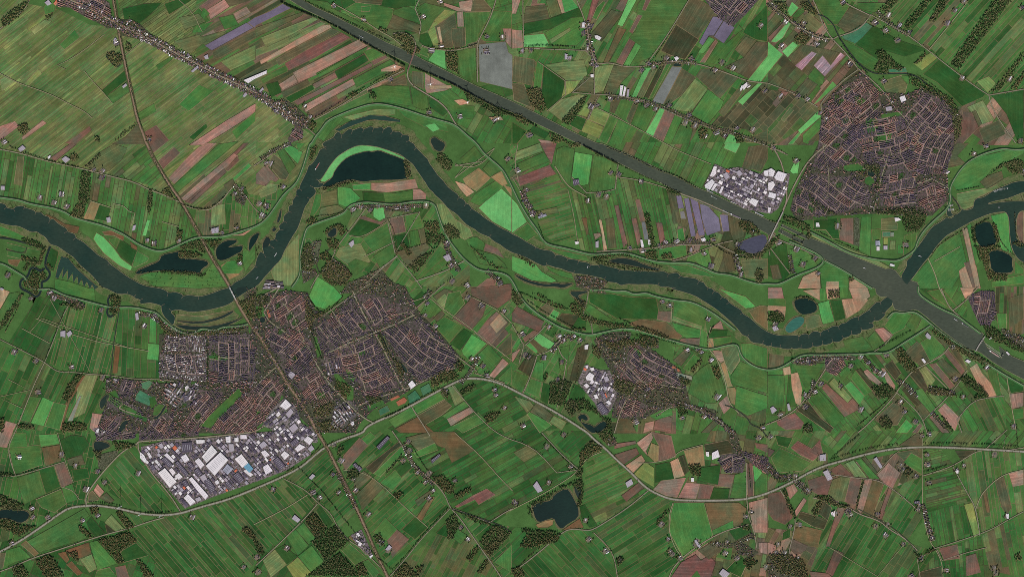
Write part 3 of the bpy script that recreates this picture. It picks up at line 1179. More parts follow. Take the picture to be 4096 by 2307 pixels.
F k 94,25 98,24 111,41 108,42
F p 110,42 121,30 133,40 125,56 116,50
F B 0,61 14,59 19,70 25,85 17,92 5,87 0,80
F p 18,55 26,51 30,58 22,67
F p 27,78 36,65 39,68 30,82 28,85
F d 30,85 33,79 50,84 60,88 56,97 45,94
F d 50,80 55,67 64,75 60,88
F u 24,105 28,92 54,98 50,115 38,113
F B 21,115 24,106 40,113 38,118 28,123
F b 58,114 70,75 79,75 68,97 62,114
F B 58,140 67,117 76,121 65,144
F k 128,20 150,16 155,25 143,20 137,28
F y 197,72 206,70 213,102 207,105
F u 216,60 219,58 223,80 220,80
F k 228,48 237,44 245,75 240,82 235,75
F p 242,40 257,37 257,52 246,54
F B 172,116 190,112 193,126 177,128
F b 199,124 209,121 214,140 199,144
F d 152,140 174,134 175,145 150,145
F b 42,139 60,141 65,145 43,145
F a 15,100 23,95 22,105 14,108
F d 188,18 208,18 200,26 194,27
F p 0,110 8,113 7,125 0,122
F G 136,30 144,20 155,26 155,42
@12
F O 135,111 143,107 145,109 136,113
F O 141,114 149,109 152,112 150,115 143,118
F G 143.5,114 148.5,111 150,113 144,116.5
F O 10.5,22 12.5,21 15,28 13,30
@22
F O 161,78 165,78 165,80 161,80
F O 166,80 169,81 168,84 166,82.5
@10
F t 126,70 139,65 148,68 140,72 126,72
F t 174,86 196,86 197,89 175,90
F t 199,101 208,100 215,104 205,106
F t 234,118 246,117 249,121 238,122
@01
F t 228,92 243,90 257,83 245,92
@30
F b 4,104 14,92 21,93 8,108
@13
F r 93,105 106,97 113,112 118,124 110,122 100,110
@12
F N 78,86 82,85 92,95 98,100 98,112 92,112 85,103
F N 58,48 61,48 66,66 62,70 60,60
F N 103,64 109,62 110,66 104,68
F N 90,81 94,81 100,90 98,94 93,90
F N 112,118 128,112 129,116 113,123
F N 122,46 129,46 132,58 127,60
F N 60,104 68,104 70,110 62,112
F N 0,18 7,16 9,28 4,30 0,28
@02
F N 155,120 160,116 168,118 168,124 160,128 154,127
F N 108,108 118,112 142,126 143,131 125,124 108,112
F N 118,118 148,130 147,134 120,122
F N 150,110 156,108 158,116 152,122
F N 210,67 230,68 230,72 210,72
F N 192,94 198,93 199,96 192,96
F N 200,138 240,100 244,106 212,140
F N 106,106 116,102 120,110 108,108
@31
F N 76,22 90,19 98,24 97,27 80,27 76,25
F N 97,37 99,33 103,32.5 106,35 107,38 104,41.5 100,41 97.5,39
F N 45,73 105,70 105,73 46,76
@30
F N 88,102 95,99 99,102 93,105
F N 114,115 135,112 135,116 114,119
F N 98,118 110,120 112,130 100,134
F N 110,134 125,133 122,144 110,142
@22
F N 120,47 128,48 124,54 116,54
F N 122,60 132,62 128,68
"""
D_WAT = """
W river river,the wide river
@01 -6,58 6,60 6,64 14,65.5 15,62.5 24,62 25,64 34,66 36,69 42,68 43,71.5 50,73 50,77 53,74 58,80 68,85 67,88 76,90 76,94.5 84,98 89,103 96,109 99,112 108,116 110,120 116,124 121,128 128,133 135,137 142,141 150,143.5
@02 165,0 169,5 176,3 184,6 184,8 190,6 200,8.5 208,6.5 216,4 222,1 231,-0.5
@01 236,138.5 243,136 250,130 257,123
@11 0,118 2,112 5,107 9,112 5,101 16,103 12,97 20,96 19,90 25,86 22,82 29,78 27,72 34,68 32,62 38,61 36,57 41,52 40,46 44,45 44,42 47,36 51,28 52,25 53,21 56,21 62,12 64,5 69,4 69,3 66,0
@10 70,142 78,139 80,134 84,132 86,137 91,131 96,129 97,132 106,127 108,131 116,126 118,130 127,127 128,131 133,127 136,128 137,133 145,132 147,136 155,136 153,142 158,144
@11 159,0 161,4 165,7 168,11 173,15 174,19 178,24 183,32 188,36 191,41 196,46 203,50 204,54 209,55 211,60 214,60 217,65 224,69 231,75 238,79 247,85 255,88 257,90
@21 4,92 10,95 13,97.5 22,102 24,104 32,106.5 41,107 43.5,112.5 47,110.5 54,113.5 56,115.5 65,116 67,118 77,119 79,121.5 87,122 88,120 97,123 105,124.5 108,126.5 117,127 126,127 136,127.5 146,128.5 153,127 157,131 165,128.5 168,130.5 169,133 178,134 186,135 188,138 193,138.5 194,141.5 197,144.5
@22 202,0 203,3 208,3.5 211,9 217,10.5 218,14 224,18 231,21.5 231,25 239,29 244,34 251,40 257,43.5
@32 8,47 20,47.5 30,46.5 31,49 33,46 39,45 41,47.5 44,43 50,42.5 52.5,45 55,42 60,41 63,38.5 69,37 71,38.5 73,35 79,34.5 82,30.5 90,28 91,29 94,26 102,21.5 105,17 110,13 113,14 119,8 124,8 125.5,12.5 125,17 121,20 117,24.5 118,27 114,30.5 110,33 107.5,31.5 104,34.5 107,37 105,40 96,42 94,40.5 94,45 86,47 84,45 81,49 75.5,49 74.5,52 69,54.5 65,52.5 64,55 56,57 55,55 54,57.5 46,58.5 45,57 43.5,60 35,60.5 33,59.5 25,61 24,59 22.5,61 15,60.5 12,59 5,59 3,57 0,58.5
@22 252,55 244,55 240,53 237,48 232,47 229,43 225,38 219,32 213,27 206,21 197,15 190,11 186,8 175,4 165,1.5 160,0
@21 162,144.5 155,143 150,144 147,141 136,140.5 126,141 115,140 109,142.5 106,139 97,138.5 94,137 93,135 83,133 75,131 63,130 62,129 56,128 50,125 44,124 38,122 35,121 33,123 26,120 24,119 17,115 8,111 0,109
@11 250,104.5 247,101.5 238,97 235,93 225,90 220,85 213,82 207,76 202,70 195,66 191,62 187,57 180,51 178,48 174,45 172,41 168,35 163,28 158,20 155,18 150,14 145,10 138,8 130,5 122,2.5 110,1 103,1 95,4 90,7 82,12 77,18 74,22 69,30 65,36 62,36 64,39 69,39.5 66,43 62,44 57,43 61,46.5 59,51 54,55 53,58 49,63 47,70 45,76 42,85 37,92 32,101 27,110 26,115 17,124 12,130 8,134 3,141
@02 254,0 243,6 238,10 236,12 228,17 220,19 210,21.5 200,23 192,24 182,21 172,22 172,25 176,27 176,32 174,38 170,33 165,28 162,21 163,17 155,15 150,14 140,16 142,11 136,10 135,8 128,5 120,6 113,3 108,0
@01 103,144 98,138 92,131 85,125 80,121 75,114 70,111 66,108 60,104 57,102 50,101 47,94 40,90 37,87.5 32,89 24,84.5 18,82 12,82 5,80.5 -6,78
W canal canal,the straight ship canal
@10 42,-3 60,8 76,15 95,25 119,36.5 131,43 150,51 159,55.5 168,60.5 200,76 222,87 240,94.5 257,102
@20 30,117 60,132.5 85,144
@21 91,0 116,10 145,24 170,35 190,45.5 205,51 220,59 240,68 257,76
@31 10,80 10,83 0,92
@21 257,90 232,76.5 210,68 190,59 170,49 150,39 130,30 110,20 85,8 68,0
@20 45,134 20,122 0,113
@10 240,107 220,98 200,86 175,73 154,64 138,56.5 120,47.5 105,40 90,31 70,19.5 50,10 29,-3
W canal canal,the canal basin below the lock
@31 42,94 60,101 80,110 104,120 118,125.5 124,125 128,127 133,133.5 150,139 152,145
@32 152,7 160,11 175,20 187,25 200,34 217,46 215,49 221,60 235,70 232,58 245,68 257,73 262,75 262,94 257,91 240,82 225,73 215,65 209,62 203,61 190,53 175,42 160,29 151,22 146,21 140,23 133,22.5 128,21 126,18 125,12 119,8 113,8.5 109,5 108,0
@31 105,144 90,134 75,126 60,117 37,103 33,100 10,88 12,85 36,97 38,95 14,83 15,81
W river river,the upstream river branch
@31 133,134 137,127 140,122 139,117 144,114 145,110 150,104 156,96 160,90 165,83 172,79 178,75 180,73 183,76 191,69 182,74 179,70 181,62 180,58 183,57 184,74 196,67 193,62 190,59 196,67 202,66 207,64 207,56.5 211,54 216,54 222,50 228,46 233,44 241,41 247,38 262,36 262,48 257,48 250,51 240,55 228,57 219,60 225,60 235,58 245,57.5 262,57 262,66 250,67 249,88 250,98 262,101 262,122 250,115 243,100 243,67.5 232,68 222,70 210,75 200,80 190,86 180,91 175,96 168,104 163,112 158,117 150,128 145,135 141,139 140,142
W lake lake,the half-moon lake beside the river bend
@11 66,43 69,39.5 77,34 79,27 88,16 97,11 112,7 118,8 123,6 133,10 145,14 150,17 153,22 155,33 150,35 140,36 120,36 108,38 95,35 82,39 75,42
W lake lake,the long side lake west of the railway bridge
@01 135,129 150,122 160,118 163,111 175,109 182,107 178,114 190,115 208,117 210,121 203,125 201,130 190,127 178,129 170,126 150,128 140,131
W lake lagoon,the lake with a hooked island
@01 217,110 218,103 226,97 238,96 238,99 228,104 235,103 245,102 243,108 238,110 228,116 219,117
W lake pool,the narrow pool on the north bank
@01 250,107 251,97 254,92 @11 4,88 1,97 @01 252,106
W ladder pond,the ladder-shaped pond
@01 61.9,112.9 68.5,114.5 77.4,125 88.4,135 98.9,143.8 95,146 92.9,140.5 90.6,145.5 87.3,137.7 84.6,143.8 82.3,135 79,141.6 77.9,131.7 74,139.4 73,128.9 68,137.7 68.5,125.6 62.5,135.5 64.1,123.4 58.6,135 55.8,133.9 58.6,121.7
W pond pond,the hedged village pond in the wood
@11 72,88 76,84 81,84 81,91 76,94 72,92
W pond pond,the small pool on the west bank
@11 24,67 26,66 25,75 22,80 21,77 23,72
W pond pond,the round pool on the west bank
@11 16,86 18,83.5 20.5,84.5 20,87 17,88
W pond inlet,the side channel on the west bank
@11 6,102 10,93 14,94 15,100 8,105
W pond pond,the pool behind the outer bank
@10 176,144 176,139 181,138 184,141 190,144 @11 190,3 186,8 180,6 178,2
W ladder creek,the old creek inside the bend
@10 80,131 95,122 115,116 130,117 145,121 145,123 115,120 98,126 84,132
W pond pond,the long dark pool below the dike
@21 96,117 110,114 122,116 135,122 148,125 150,127 135,125 115,121 102,119
W pond creek,the creek beside the hamlet
@21 3,131 10,134 20,138 35,141 45,139 50,141 62,139 60,141 50,145 45,143 30,143 15,139 5,134
W pond creek,the creek mouth near the causeway
@22 58,3 66,3 76,2 76,4 68,6 66,8 73,14 72,20 66,10 60,7
W lake lake,the square lake in the east
@31 205,82 222,77 227,85 231,101 215,104 210,98
W lake lake,the second lake in the east
@31 222,108 232,106 246,113 245,120 247,128 238,130 225,128 223,115
W pond pond,the park pond in the eastern town
@31 100,27 104,26 108,30 107,33 101,32 100,30
W lake lake,the round lake between tan fields
@32 26,12 32,10 38,9 45,12 49,16 49,23 40,26 33,26 27,19
W teal pond,the pale green pond beside the river
@32 17,40 20,35 27,29 35,28 37,33 32,39 22,45 18,43
W lake lake,the beach lake below the village
@22 66,129 68,127 73,126 77,131 74,133 70,130 69,134 75,141 80,145 85,145 90,143 97,137 93,133 88,135 83,140 80,137 72,135 68,133
W lake lake,the big southern lake
@23 20,75 25,70 40,68 42,62 55,55 60,62 64,70 67,76 67,85 55,92 50,97 45,92 42,85 35,87 27,90 23,85 22,80
W pond pond,the dark pond beside the southern lake
@23 62,55 66,52 69,55 70,63 68,67 65,64
W lake lake,the dark lake at the left edge
@03 -2,78 12,76 25,78 30,81 28,87 20,91 12,87 5,85 -2,86
W pond pond,the pond beside the allotments
@03 94,9 100,8 110,11 111,14 103,17 98,20 95,17
W pond pond,the long pool in the western suburb
@02 100,113 107,106 111,107 104,120 101,121
W pond pond,the curved pool in the western suburb
@02 118,145 122,135 127,132 130,133 122,145
W pond pond,the winding pool in the suburb park
@02 163,126 168,117 165,118 160,127 153,130 157,132
W pond pond,the town moat pool
@12 4,29 7,28 10,31 8,35 4,34
W pond moat,the drain in the eastern suburb
@12 123,47 127,46 132,58 136,68 140,70 138,72 133,66 128,58
W pond moat,the curved drain in the outer suburb
@12 142,71 144,72 150,78 153,84 150,85 147,79
W pond basin,the black water basin behind the white shed
@20 161.5,67 163,63.5 170.5,64 170.5,67
W pond pond,the ring pond in the orchard
@21 246,131 249,129 251,131 251,136 248,138 246,136
W pond creek,the creek south of the western dike
@02 177,36 195,38 215,38 240,31 243,28 244,30 225,39 210,41 190,42 178,38
W pond ditch,the long ditch in the western floodplain
@02 178,32 200,34 220,29 234,22 235,24 222,31 200,36 178,33
W pond pond,the bridge-foot water behind the quay
@02 236,-1 252,-2 243,5 239,8
W slate pond,the purple pond inside the slip road
@21 224,104 230,98 243,93 255,90 257,100 252,106 245,110 236,109
@00
Q moat 1.0 107,57 113,52 117,57 123,55 123,63 117,69 107,57
Q moat 2.2 @01 50.3,103 44.2,121.7 51.4,129.5 47.5,137 41.5,138.3 42.6,144 38,155 28,148 20.4,145 20.4,137 26,134.4 28.7,131.7 31,124 36.5,124.5 39.8,127.8 45,125
Q ditch 0.5 @01 6,106 25,110.5 27,104
Q moat 1.6 @01 -2,94 10,95 25,99 45,105
Q moat 1.8 @02 111,7 108,12 110,18 107,24 110,29 114,27 116,23 115,20
Q moat 1.0 @30 40,0 46,10 50,15 58,17 66,25 69,33 75,43 85,57 95,68 108,75 125,74 140,74 152,78 165,90 178,102 190,112
Q moat 0.7 @02 97,145 105,125 111,95 114,57 119,28 121,15
Q moat 0.9 @31 181,48 186,54 191,60 193,66
Q moat 0.8 @22 214,117 224,120 237,130 240,137 250,140 257,150
Q moat 0.7 @13 196,76 215,82 238,90 250,95 257,100
Q moat 0.6 @11 64,130 60,120 66,112 75,105
Q moat 0.5 @33 90,76 110,86 122,93 140,107 150,120
"""
D_LIN = """
@00
D dike
@01 -3,53 20,56 30,60 60,65 75,74 90,78 105,82 120,88 130,94 140,101 155,107 165,107.5 180,101 195,94 205,93 225,93 240,88 257,83
@11 10,76 20,62 28,50 40,40 45,30 50,15 54,0
@10 56,144 60,137 66,130 72,121 90,113 110,106 120,104.5 130,105 150,110 170,117 185,121 200,125 212,136 222,144
@11 228,8 236,15 248,25 254,36 257,42
@21 8,60 17,75 26,87 30,95 36,101 55,104.5 75,110 85,111 105,109 120,110 130,114 145,118 158,119 165,119 180,119 195,125 205,130 220,131 235,137 250,141 257,140
@31 8,141 15,139 30,131 50,124 57,117 50,110 37,104 20,97
D dike
@31 57,117 75,126 92,137 105,145
D dike
@01 -2,119 5,121 10,124 20,130 26,134 @02 30,0 40,1 52,0
@02 65,7 85,12 100,16 108,18 115,19 135,18.5 150,22 158,24 164,31 175,40 185,45 195,46 203,39 215,43 225,38 240,38 251,35
D dike
@11 36,144 42,136 45,128 44,110 48,95 50,87 53,82 70,76 88,70 93,63 98,60 110,58 120,59 140,61 155,58 170,57 180,60 183,70 188,85 195,98 205,111 213,119 225,127 240,128 250,130 257,135
@22 10,12 25,25 38,33 50,40 65,44 78,47 95,43 110,40 125,41 140,46 160,52 175,56 190,60 200,61 215,57 227,55.5 229,65 235,73 245,79 257,82
@32 12,80 25,72 35,66 55,66.5 75,66 95,66 105,64 117,65 125,62 140,52 150,46 163,37
D dike
@32 120,30 126,23 135,25 146,22.5 155,28 170,41 190,55 203,63 215,72 235,85 258,98
D dike
@32 151,-2 151,5 160,12 175,21 190,27 203,37 215,46
D dike
@31 42,88 60,97 80,109 103,115 122,117 131,117 140,112 148,106 150,98 155,89 163,80 172,72 180,65 184,56 182,45 190,30 200,18 215,10 235,4 248,6 258,5
D dike
@22 78,1 95,1 105,3 115,2 122,6 135,4 142,7 150,9 165,12 180,13 195,20 210,30 225,42
@00
L rail 1.1 114,-2 118,22 122,45 127,70 133,95 138,120 143,132 147,144 @01 148,0 154,14 165,32 173,45 182,57 190,72 202,93 212,112 222,128 231,143
L rail 1.1 @02 236.5,10 244,24 255,40 @12 8,55 20,75 33,98 42,110 50,122 56,133 61,144 @13 70,12 80,32 88,48 95,62 103,80 112,100 121,122 130,140 133,146
L hw 1.2 @03 -3,121 20,109 45,92 60,81 70,75 87,73 100,73 120,76 140,81 163,83 182,81 200,75 230,67 257,56 @13 25,45 45,35 60,22 67,16 85,7 108,0 @12 110,140 120,134 140,126 165,113 185,102 205,92 215,90 230,91 245,95 257,101 @22 15,109 40,122 58,133 70,141 75,144 @23 83,7 93,15 105,27 120,40 133,54 145,61 160,67 180,68 215,68 236,66.5 257,61 @33 25,49 50,35 75,28 100,21 125,16 155,14 190,15 225,17 260,19
L rd 0.8 @03 87,73 86,64 95,50 110,32 125,17 137,12 139,9 160,7 200,5 250,0 258,-2 @12 5,140 25,128
L rd .7 @03 139,9 139,17 145,28 152,40 165,55 175,68 182,80
L rd .6 @03 -2,140 12,135 32,126 60,117 90,107 110,101 130,96 150,89 165,85
L rd .6 @13 137,-2 148,14 153,27 165,38 180,50 190,62 195,75 205,85 222,110 240,135 247,146
L rd .5 @13 133,146 150,127 165,108 180,92 195,76
L rd .6 @30 44,-2 50,10 55,25 63,38 75,50 85,62 91,70 100,77 110,86 120,97 126,107 133,114 140,122 147,133 152,145
L rd .6 @30 71,37 92,30 103,16 80,5 70,-2
L rd .5 @30 103,15 122,25 140,35 160,50 180,66 205,85 222,96 225,108 235,125 249,144
L rd .6 @30 222,96 257,90 262,89
L tr .5 @30 162,50 195,10 203,-2
L rd .6 @30 70,37 65,40 50,38 30,27 18,18 3,2
L rd .6 @30 91,70 78,79 60,95 53,105 54,112 60,122 75,130
L rd .5 @30 0,84 25,93 50,108
L rd .6 @20 65,0 75,25 78,45 83,62 88,65 98,63 115,68 135,67 150,63 165,62 185,64 205,70 222,76 237,82 257,84
L rd .5 @20 60,93 80,95 105,96 130,101 145,106 165,116 190,126 210,132 230,137 245,143 257,147 @31 20,11 15,8 3,3
L rd .5 @20 82,62 83,95
L rd .4 @20 61,93 80,77 77,75
L rd .5 @20 28,49 12,49 11,20 11,0
L rd .5 @20 12,49 74,51 78,56
L rd .6 @20 135,65 150,45 165,22 178,0
L rd .5 @20 76,120 87,96 @20 77,120
L tr .4 @20 88,110 105,118 133,133 148,141 160,148 @21 170,8 200,20
L tr .4 @20 26,62 40,72 54,82 54,95 48,101 35,112
L rd .6 @10 242,-2 236,18 227,35 222,45 223,83
L rd .5 @10 222,45 200,52 175,49 167,46
L tr .5 @10 80,5 95,13 110,22 125,32 137,38 150,49
L rd .5 @10 164,35 167,25 160,9 164,0 168,-3
L rd .6 @10 138,34 150,33 157,37 161,44 160,50
L rd .7 @10 153,70 152,78 157,86 172,95 185,103 193,111 199,122 203,128
L rd .6 @10 149,71 130,80 110,90 85,107 58,121
L rd .6 @10 -2,94 20,107 35,118 50,127 61,137
L rd .9 @00 60,-3 70,0 90,9 117,24 130,30 150,40 160,45 175,53 195,63 215,74 235,83 258,94
L tr .4 @00 -2,73 15,82 25,86 40,91 55,97 70,105 85,112 93,119
L tr .35 @00 85,72 95,84 102,91 113,104
L rd .5 @00 -2,31 15,18 28,6 30,-2
L tr .3 @00 180,0 195,14 202,30 204,32
L tr .35 @00 66,70 58,66 75,58 105,35
L tr .35 @00 125,56 143,42
L rd .6 @01 -2,5 20,9 50,18 80,24 110,32 135,38 150,46 165,51 178,57
L rd .6 @01 178,57 190,64 205,66 212,66 225,55 230,48 237,40
L rd .5 @01 237,40 247,52 257,66 @11 5,70
L rd .6 @11 -2,22 20,7 35,-3
L tr .4 @01 91,57 112,64 114,60 125,62 @01 130,68 136,69 132,82
L tr .4 @01 163,78 180,83
L tr .4 @11 200,20 210,23 220,23 231,17 240,4 @11 200,34 210,22
L rd .5 @11 78,108 90,92 103,75 112,62
L rd .5 @11 70,125 78,112 80,107
L rd .6 @11 55,145 62,132 70,125 74,118
L tr .4 @11 94,92 107,94 132,78
L tr .4 @11 109,113 140,98
L rd .5 @11 140,110 132,75 148,72 165,68 @11 141,108 172,100
L rd .5 @11 115,132 142,113 160,135 167,145
L rd .6 @11 160,138 190,128 210,117
L rd .6 @12 68,27 85,15 100,5 115,-5 @11 110,140 130,122 142,112
L rd .7 @12 5,8 15,3 24,-2 @12 8,24 14,34 30,44 35,50
L rd .8 @12 27,15 37,25 42,38 45,48 55,62 60,75 70,90 75,97 90,113 105,128 120,136
L rd .8 @12 97,2 105,20 115,38 120,46 128,60 135,75 142,90 150,103
L rd .7 @12 70,66 95,54 120,44 140,36 160,26
L rd .6 @12 62,38 75,50 90,55 97,62 105,80 108,95 115,120
L rd .6 @12 115,33 135,28 155,23 165,35 180,50 195,62 205,70 222,83
L rd .7 @12 103,118 120,110 145,103 165,95 185,84 200,80
L rd .5 @12 75,20 88,40 92,52
L rd .5 @12 108,55 118,75 130,100
L rd .7 @12 -2,100 15,83 22,78
L rd .6 @12 156,118 165,132 175,148
L rd .4 @12 196,96 212,115 225,130 245,148 @23 22,14 45,40 68,37
L rd .5 @12 220,85 250,95
L tr .4 @12 148,16 173,8 190,22 210,35 235,55 257,72
L tr .4 @12 216,8 245,22 257,35
L rd .5 @12 157,23 175,8 190,-5
L rd .6 @22 77,-2 76,12 72,22 72,28 80,34 81,47
L rd .5 @22 0,36 12,57 7,75
L rd .5 @22 13,57 28,44 35,35
L rd .5 @22 25,67 38,63 45,54 58,47
L rd .5 @22 25,68 20,85 11,105
L rd .5 @22 46,58 50,68 55,72 52,90 48,110 45,120
L rd .7 @22 85,52 92,62 103,75 115,84 127,93 145,96 170,100
L rd .6 @22 103,145 110,120 125,98
L rd .5 @22 145,128 160,118 175,118 190,122 200,128 212,135 218,145
L tr .5 @22 198,61 205,68 212,85 216,100 218,115 228,125
L tr .4 @22 203,60 197,50 200,38
L tr .4 @22 160,34 161,13
L rd .6 @32 -2,137 15,130 30,120 40,108 52,90 58,80
L rd .6 @32 90,145 100,137 120,116 128,107 133,98 142,86 150,80 165,73 178,65 185,54
L rd .5 @32 130,105 145,118 155,130 160,145
L rd .5 @32 155,133 175,115 190,98 200,82
L tr .5 @32 158,78 170,90 180,100
L rd .5 @32 195,145 190,132 205,113 225,109 237,108
L tr .5 @32 240,88 244,115 250,145
L rd .6 @32 174,0 178,10 183,20 195,30
L rd .6 @32 186,22 198,13 212,-2
L rd .5 @32 107,63 118,56 125,47
L rd .5 @31 2,112 -1,100 @31 22,130
L rd .8 @31 -2,105 5,88 9,80 15,68 22,50 35,25 45,12 60,0
L rd .8 @31 15,66 20,55 15,20 3,0
L rd .6 @31 121,10 115,30 110,50 106,68
L rd .5 @31 55,0 62,30 60,55
L rd .6 @31 95,25 120,12 150,0
L rd .6 @31 150,40 165,35 178,42 182,45
L tr .6 @31 161,115 168,130 172,145 @32 178,10
L tr .4 @31 167,118 193,103
L rd .6 @31 57,117 30,103 12,97 4,90
L rd .5 @21 60,33 75,49 95,48 104,45 105,33 107,20
L rd .5 @21 105,33 128,36 155,44 170,50
L rd .7 @21 170,50 190,57 210,66 230,75
L tr .6 @21 43,22 53,38 60,45 75,53
L rd .5 @21 157,119 175,114 195,105 208,100 222,97
L rd .6 @21 85,108 120,106 147,104 160,101 200,101
L rd .6 @21 207,101 225,110 240,113 252,108 258,97
L tr .35 @21 56,45 62,70 66,98
L tr .4 @21 0,33 10,50 @21 2,20 6,0
L rd .5 @02 -2,50 12,57 30,66 45,74 55,82 62,84 75,84 90,86 110,87 135,91 160,91 175,93
L rd .5 @02 45,74 35,95 25,120 15,145 @03 8,14 11,30 16,43
L rd .5 @02 45,74 55,50 62,30 69,17
L tr .35 @02 36,30 60,39 @02 62,43 100,54 117,57 150,63
L tr .35 @02 22,40 50,55
L tr .35 @02 8,91 30,102 @02 -2,109 22,120
L tr .3 @02 38,31 50,10 @02 91,84 103,25
L tr .3 @02 30,44 42,30 @02 131,60 135,37
L rd .5 @03 -2,43 15,44 35,38 65,29
L tr .4 @03 62,54 74,58 80,67
L tr .3 @03 74,50 66,30 58,0
L tr .3 @03 36,67 62,56
L tr .4 @13 -2,92 30,76 52,62
L rd .5 @13 28,46 50,57 62,70 75,80 82,95 93,108 105,115 125,135
L rd .5 @13 62,71 50,85 30,105 0,133
L tr .4 @13 88,37 110,40 130,55 150,75 173,95
L tr .4 @13 200,0 225,22 245,45 258,58
L rd .5 @13 198,76 215,82 235,90 250,80 258,76
L tr .4 @23 -2,78 30,62 50,50 65,40 75,25 90,19
L rd .5 @23 30,0 50,22 66,36
L rd .6 @23 137,58 118,74 100,86 82,97 75,98 60,96 50,100 25,122 5,137
L rd .5 @23 82,100 95,112 103,125 106,145
L tr .4 @23 162,70 158,82 158,100 165,118 172,125
L rd .6 @23 238,92 215,98 195,108 175,122 162,135 158,145
L rd .5 @23 236,66 238,85 244,100 246,115
L rd .5 @23 236,66 236,30
L tr .4 @23 127,30 143,30 163,25 168,18 192,12
L tr .4 @33 155,-2 155,70 157,90 163,110 168,116 175,130 176,145
L rd .5 @33 168,116 200,106 225,97 240,88 257,79
L rd .5 @33 12,57 20,70 28,86 26,100 22,115 21,122
L rd .6 @33 45,65 65,70 80,74 92,82 112,88 122,97 138,106 150,118
L rd .5 @33 63,44 70,42 85,45 110,47 125,56 140,68 153,80
L rd .5 @33 110,41 125,23 132,18 125,16
L rd .5 @33 156,43 185,34 208,19 215,18
L rd .5 @33 186,34 200,60 209,75 213,103
L tr .5 @33 209,76 215,60 235,42 257,37
L rd .4 @33 168,117 150,127 153,145
L rd .4 @33 170,117 175,128 200,120 220,115
L rd .5 @33 218,17 240,-3 @33 236,18 257,15
L tr .3 @33 62,115 110,144 @33 140,108 115,88
@11
L rd .5 230,17 200,22
T 6 C 1 @10 25,3 40,10 60,18 80,27 97,37 115,47 135,58 150,67
T 6 C 1 @10 157,68 175,75 200,86 215,95
T 7 C 1 @10 210,92 225,100 240,108 257,117 @20 10,119 25,128
T 6 C 0 @10 46,0 70,11 90,21 115,33 135,42
T 7 C 1 @21 72,2 85,9 100,17 120,27 140,36 155,42 170,52
T 7 o 1 @21 95,3 120,13 145,26 165,32 185,44
T 7 o 1 @31 2,78 20,80 40,89 @31 20,95 35,100
T 7 o 1 @32 165,38 180,50 195,62 215,72 228,78
T 7 o 1 @32 190,60 205,70 220,76
T 6 g 0 @00 115,0 120,30 126,60 131,85 137,110 143,130
T 6 g 0 @01 150,5 162,30 175,50 190,73 205,98 220,125
T 6 o 0 @02 237,6 245,22 257,45 @12 20,72 40,105 55,130
T 6 o 0 @13 65,0 75,25 90,55 105,88 120,120 130,142
T 7 o 1 @10 59,119 75,110 95,97 110,88
T 7 o 1 @10 115,86 130,77 149,69
T 6 o 0 @20 165,24 155,40 145,57 138,65
T 7 g 1 @20 14,47 30,46 50,47 74,50
T 7 o 1 @20 76,97 65,108 57,118 50,125
T 6 o 1 @12 68,26 80,18 88,8
T 6 o 1 @12 52,8 58,18 66,25
T 6 o 0 @12 97,47 103,70 100,90
T 7 g 1 @12 56,45 62,60 66,70
T 7 o 1 @12 125,44 130,58 138,72
T 7 o 1 @12 130,130 150,120 170,108 185,100
T 6 g 0 @30 72,40 85,60 100,74
T 7 o 0 @30 150,76 165,85 178,98 190,108
T 7 g 1 @33 62,28 85,20 105,15 130,12
T 8 g 1 @33 157,11 190,11 220,12 250,14
T 7 g 1 @33 64,26 80,12 92,2
T 7 g 1 @33 156,40 170,36 180,33
T 6 o 0 @33 14,58 20,70 27,84
T 7 o 1 @33 48,65 60,69 72,74 80,74
T 6 g 0 @33 250,-2 251,15
T 7 g 1 @03 90,70 110,71 122,74
T 7 g 1 @03 142,80 160,81 175,79
T 6 g 0 @03 0,44 20,42 40,35
T 7 o 1 @13 55,24 62,17 65,12
T 7 o 1 @13 30,40 45,32 @13 133,143 150,125 165,106 180,90 193,76
T 7 o 1 @13 200,78 215,85 235,92
T 6 g 0 @13 155,10 170,35 190,60
T 7 o 1 @23 5,137 20,122 45,103
T 6 g 0 @23 30,2 48,22 65,38
T 7 o 0 @23 66,38 80,22 90,17
T 6 g 0 @23 240,55 238,30
T 6 g 0 @22 95,46 120,46 145,50 165,56
T 6 o 0 @22 78,35 100,38 120,38
T 6 g 0 @22 15,12 30,22 50,33 70,43
T 6 o 1 @22 10,5 25,12 45,20 60,22
T 7 o 1 @22 197,62 196,50 203,38
T 6 o 0 @22 68,60 66,90 62,100
T 7 o 0 @22 104,50 140,68 170,82
T 7 g 1 @32 112,60 130,50 145,42
T 6 g 0 @32 165,38 185,52 200,64
T 6 o 0 @32 90,138 110,122 125,108 135,95
T 7 o 0 @01 151,45 165,50 178,57
T 7 o 1 @01 150,46 152,60 150,72
T 7 o 1 @01 180,60 200,66 212,65 225,54
T 6 o 1 @01 10,3 40,15 80,24
T 6 g 0 @02 45,73 52,55 60,35 66,20
T 7 o 1 @02 20,16 12,32 2,50
T 6 g 0 @11 44,135 47,112 48,95
T 6 o 0 @11 50,80 60,72 80,72 93,64
T 6 o 0 @11 132,75 140,90 142,110
T 6 o 0 @11 140,109 172,100
T 6 o 1 @11 172,100 180,108 190,92
T 6 g 1 @31 213,118 208,100 204,85 222,75
T 7 o 1 @31 207,103 221,104 220,118 222,130
T 7 o 1 @31 229,80 233,97 240,106 248,113
T 6 o 1 @31 248,70 249,90 254,103
T 6 o 0 @31 165,110 175,99 190,90 200,84
T 6 o 0 @31 46,86 70,98 92,108
T 6 g 0 @31 190,47 200,45 212,43
T 6 g 0 @31 105,68 112,45 120,22
T 6 o 0 @31 95,5 92,20 97,25
T 6 o 0 @10 222,45 205,50 180,50
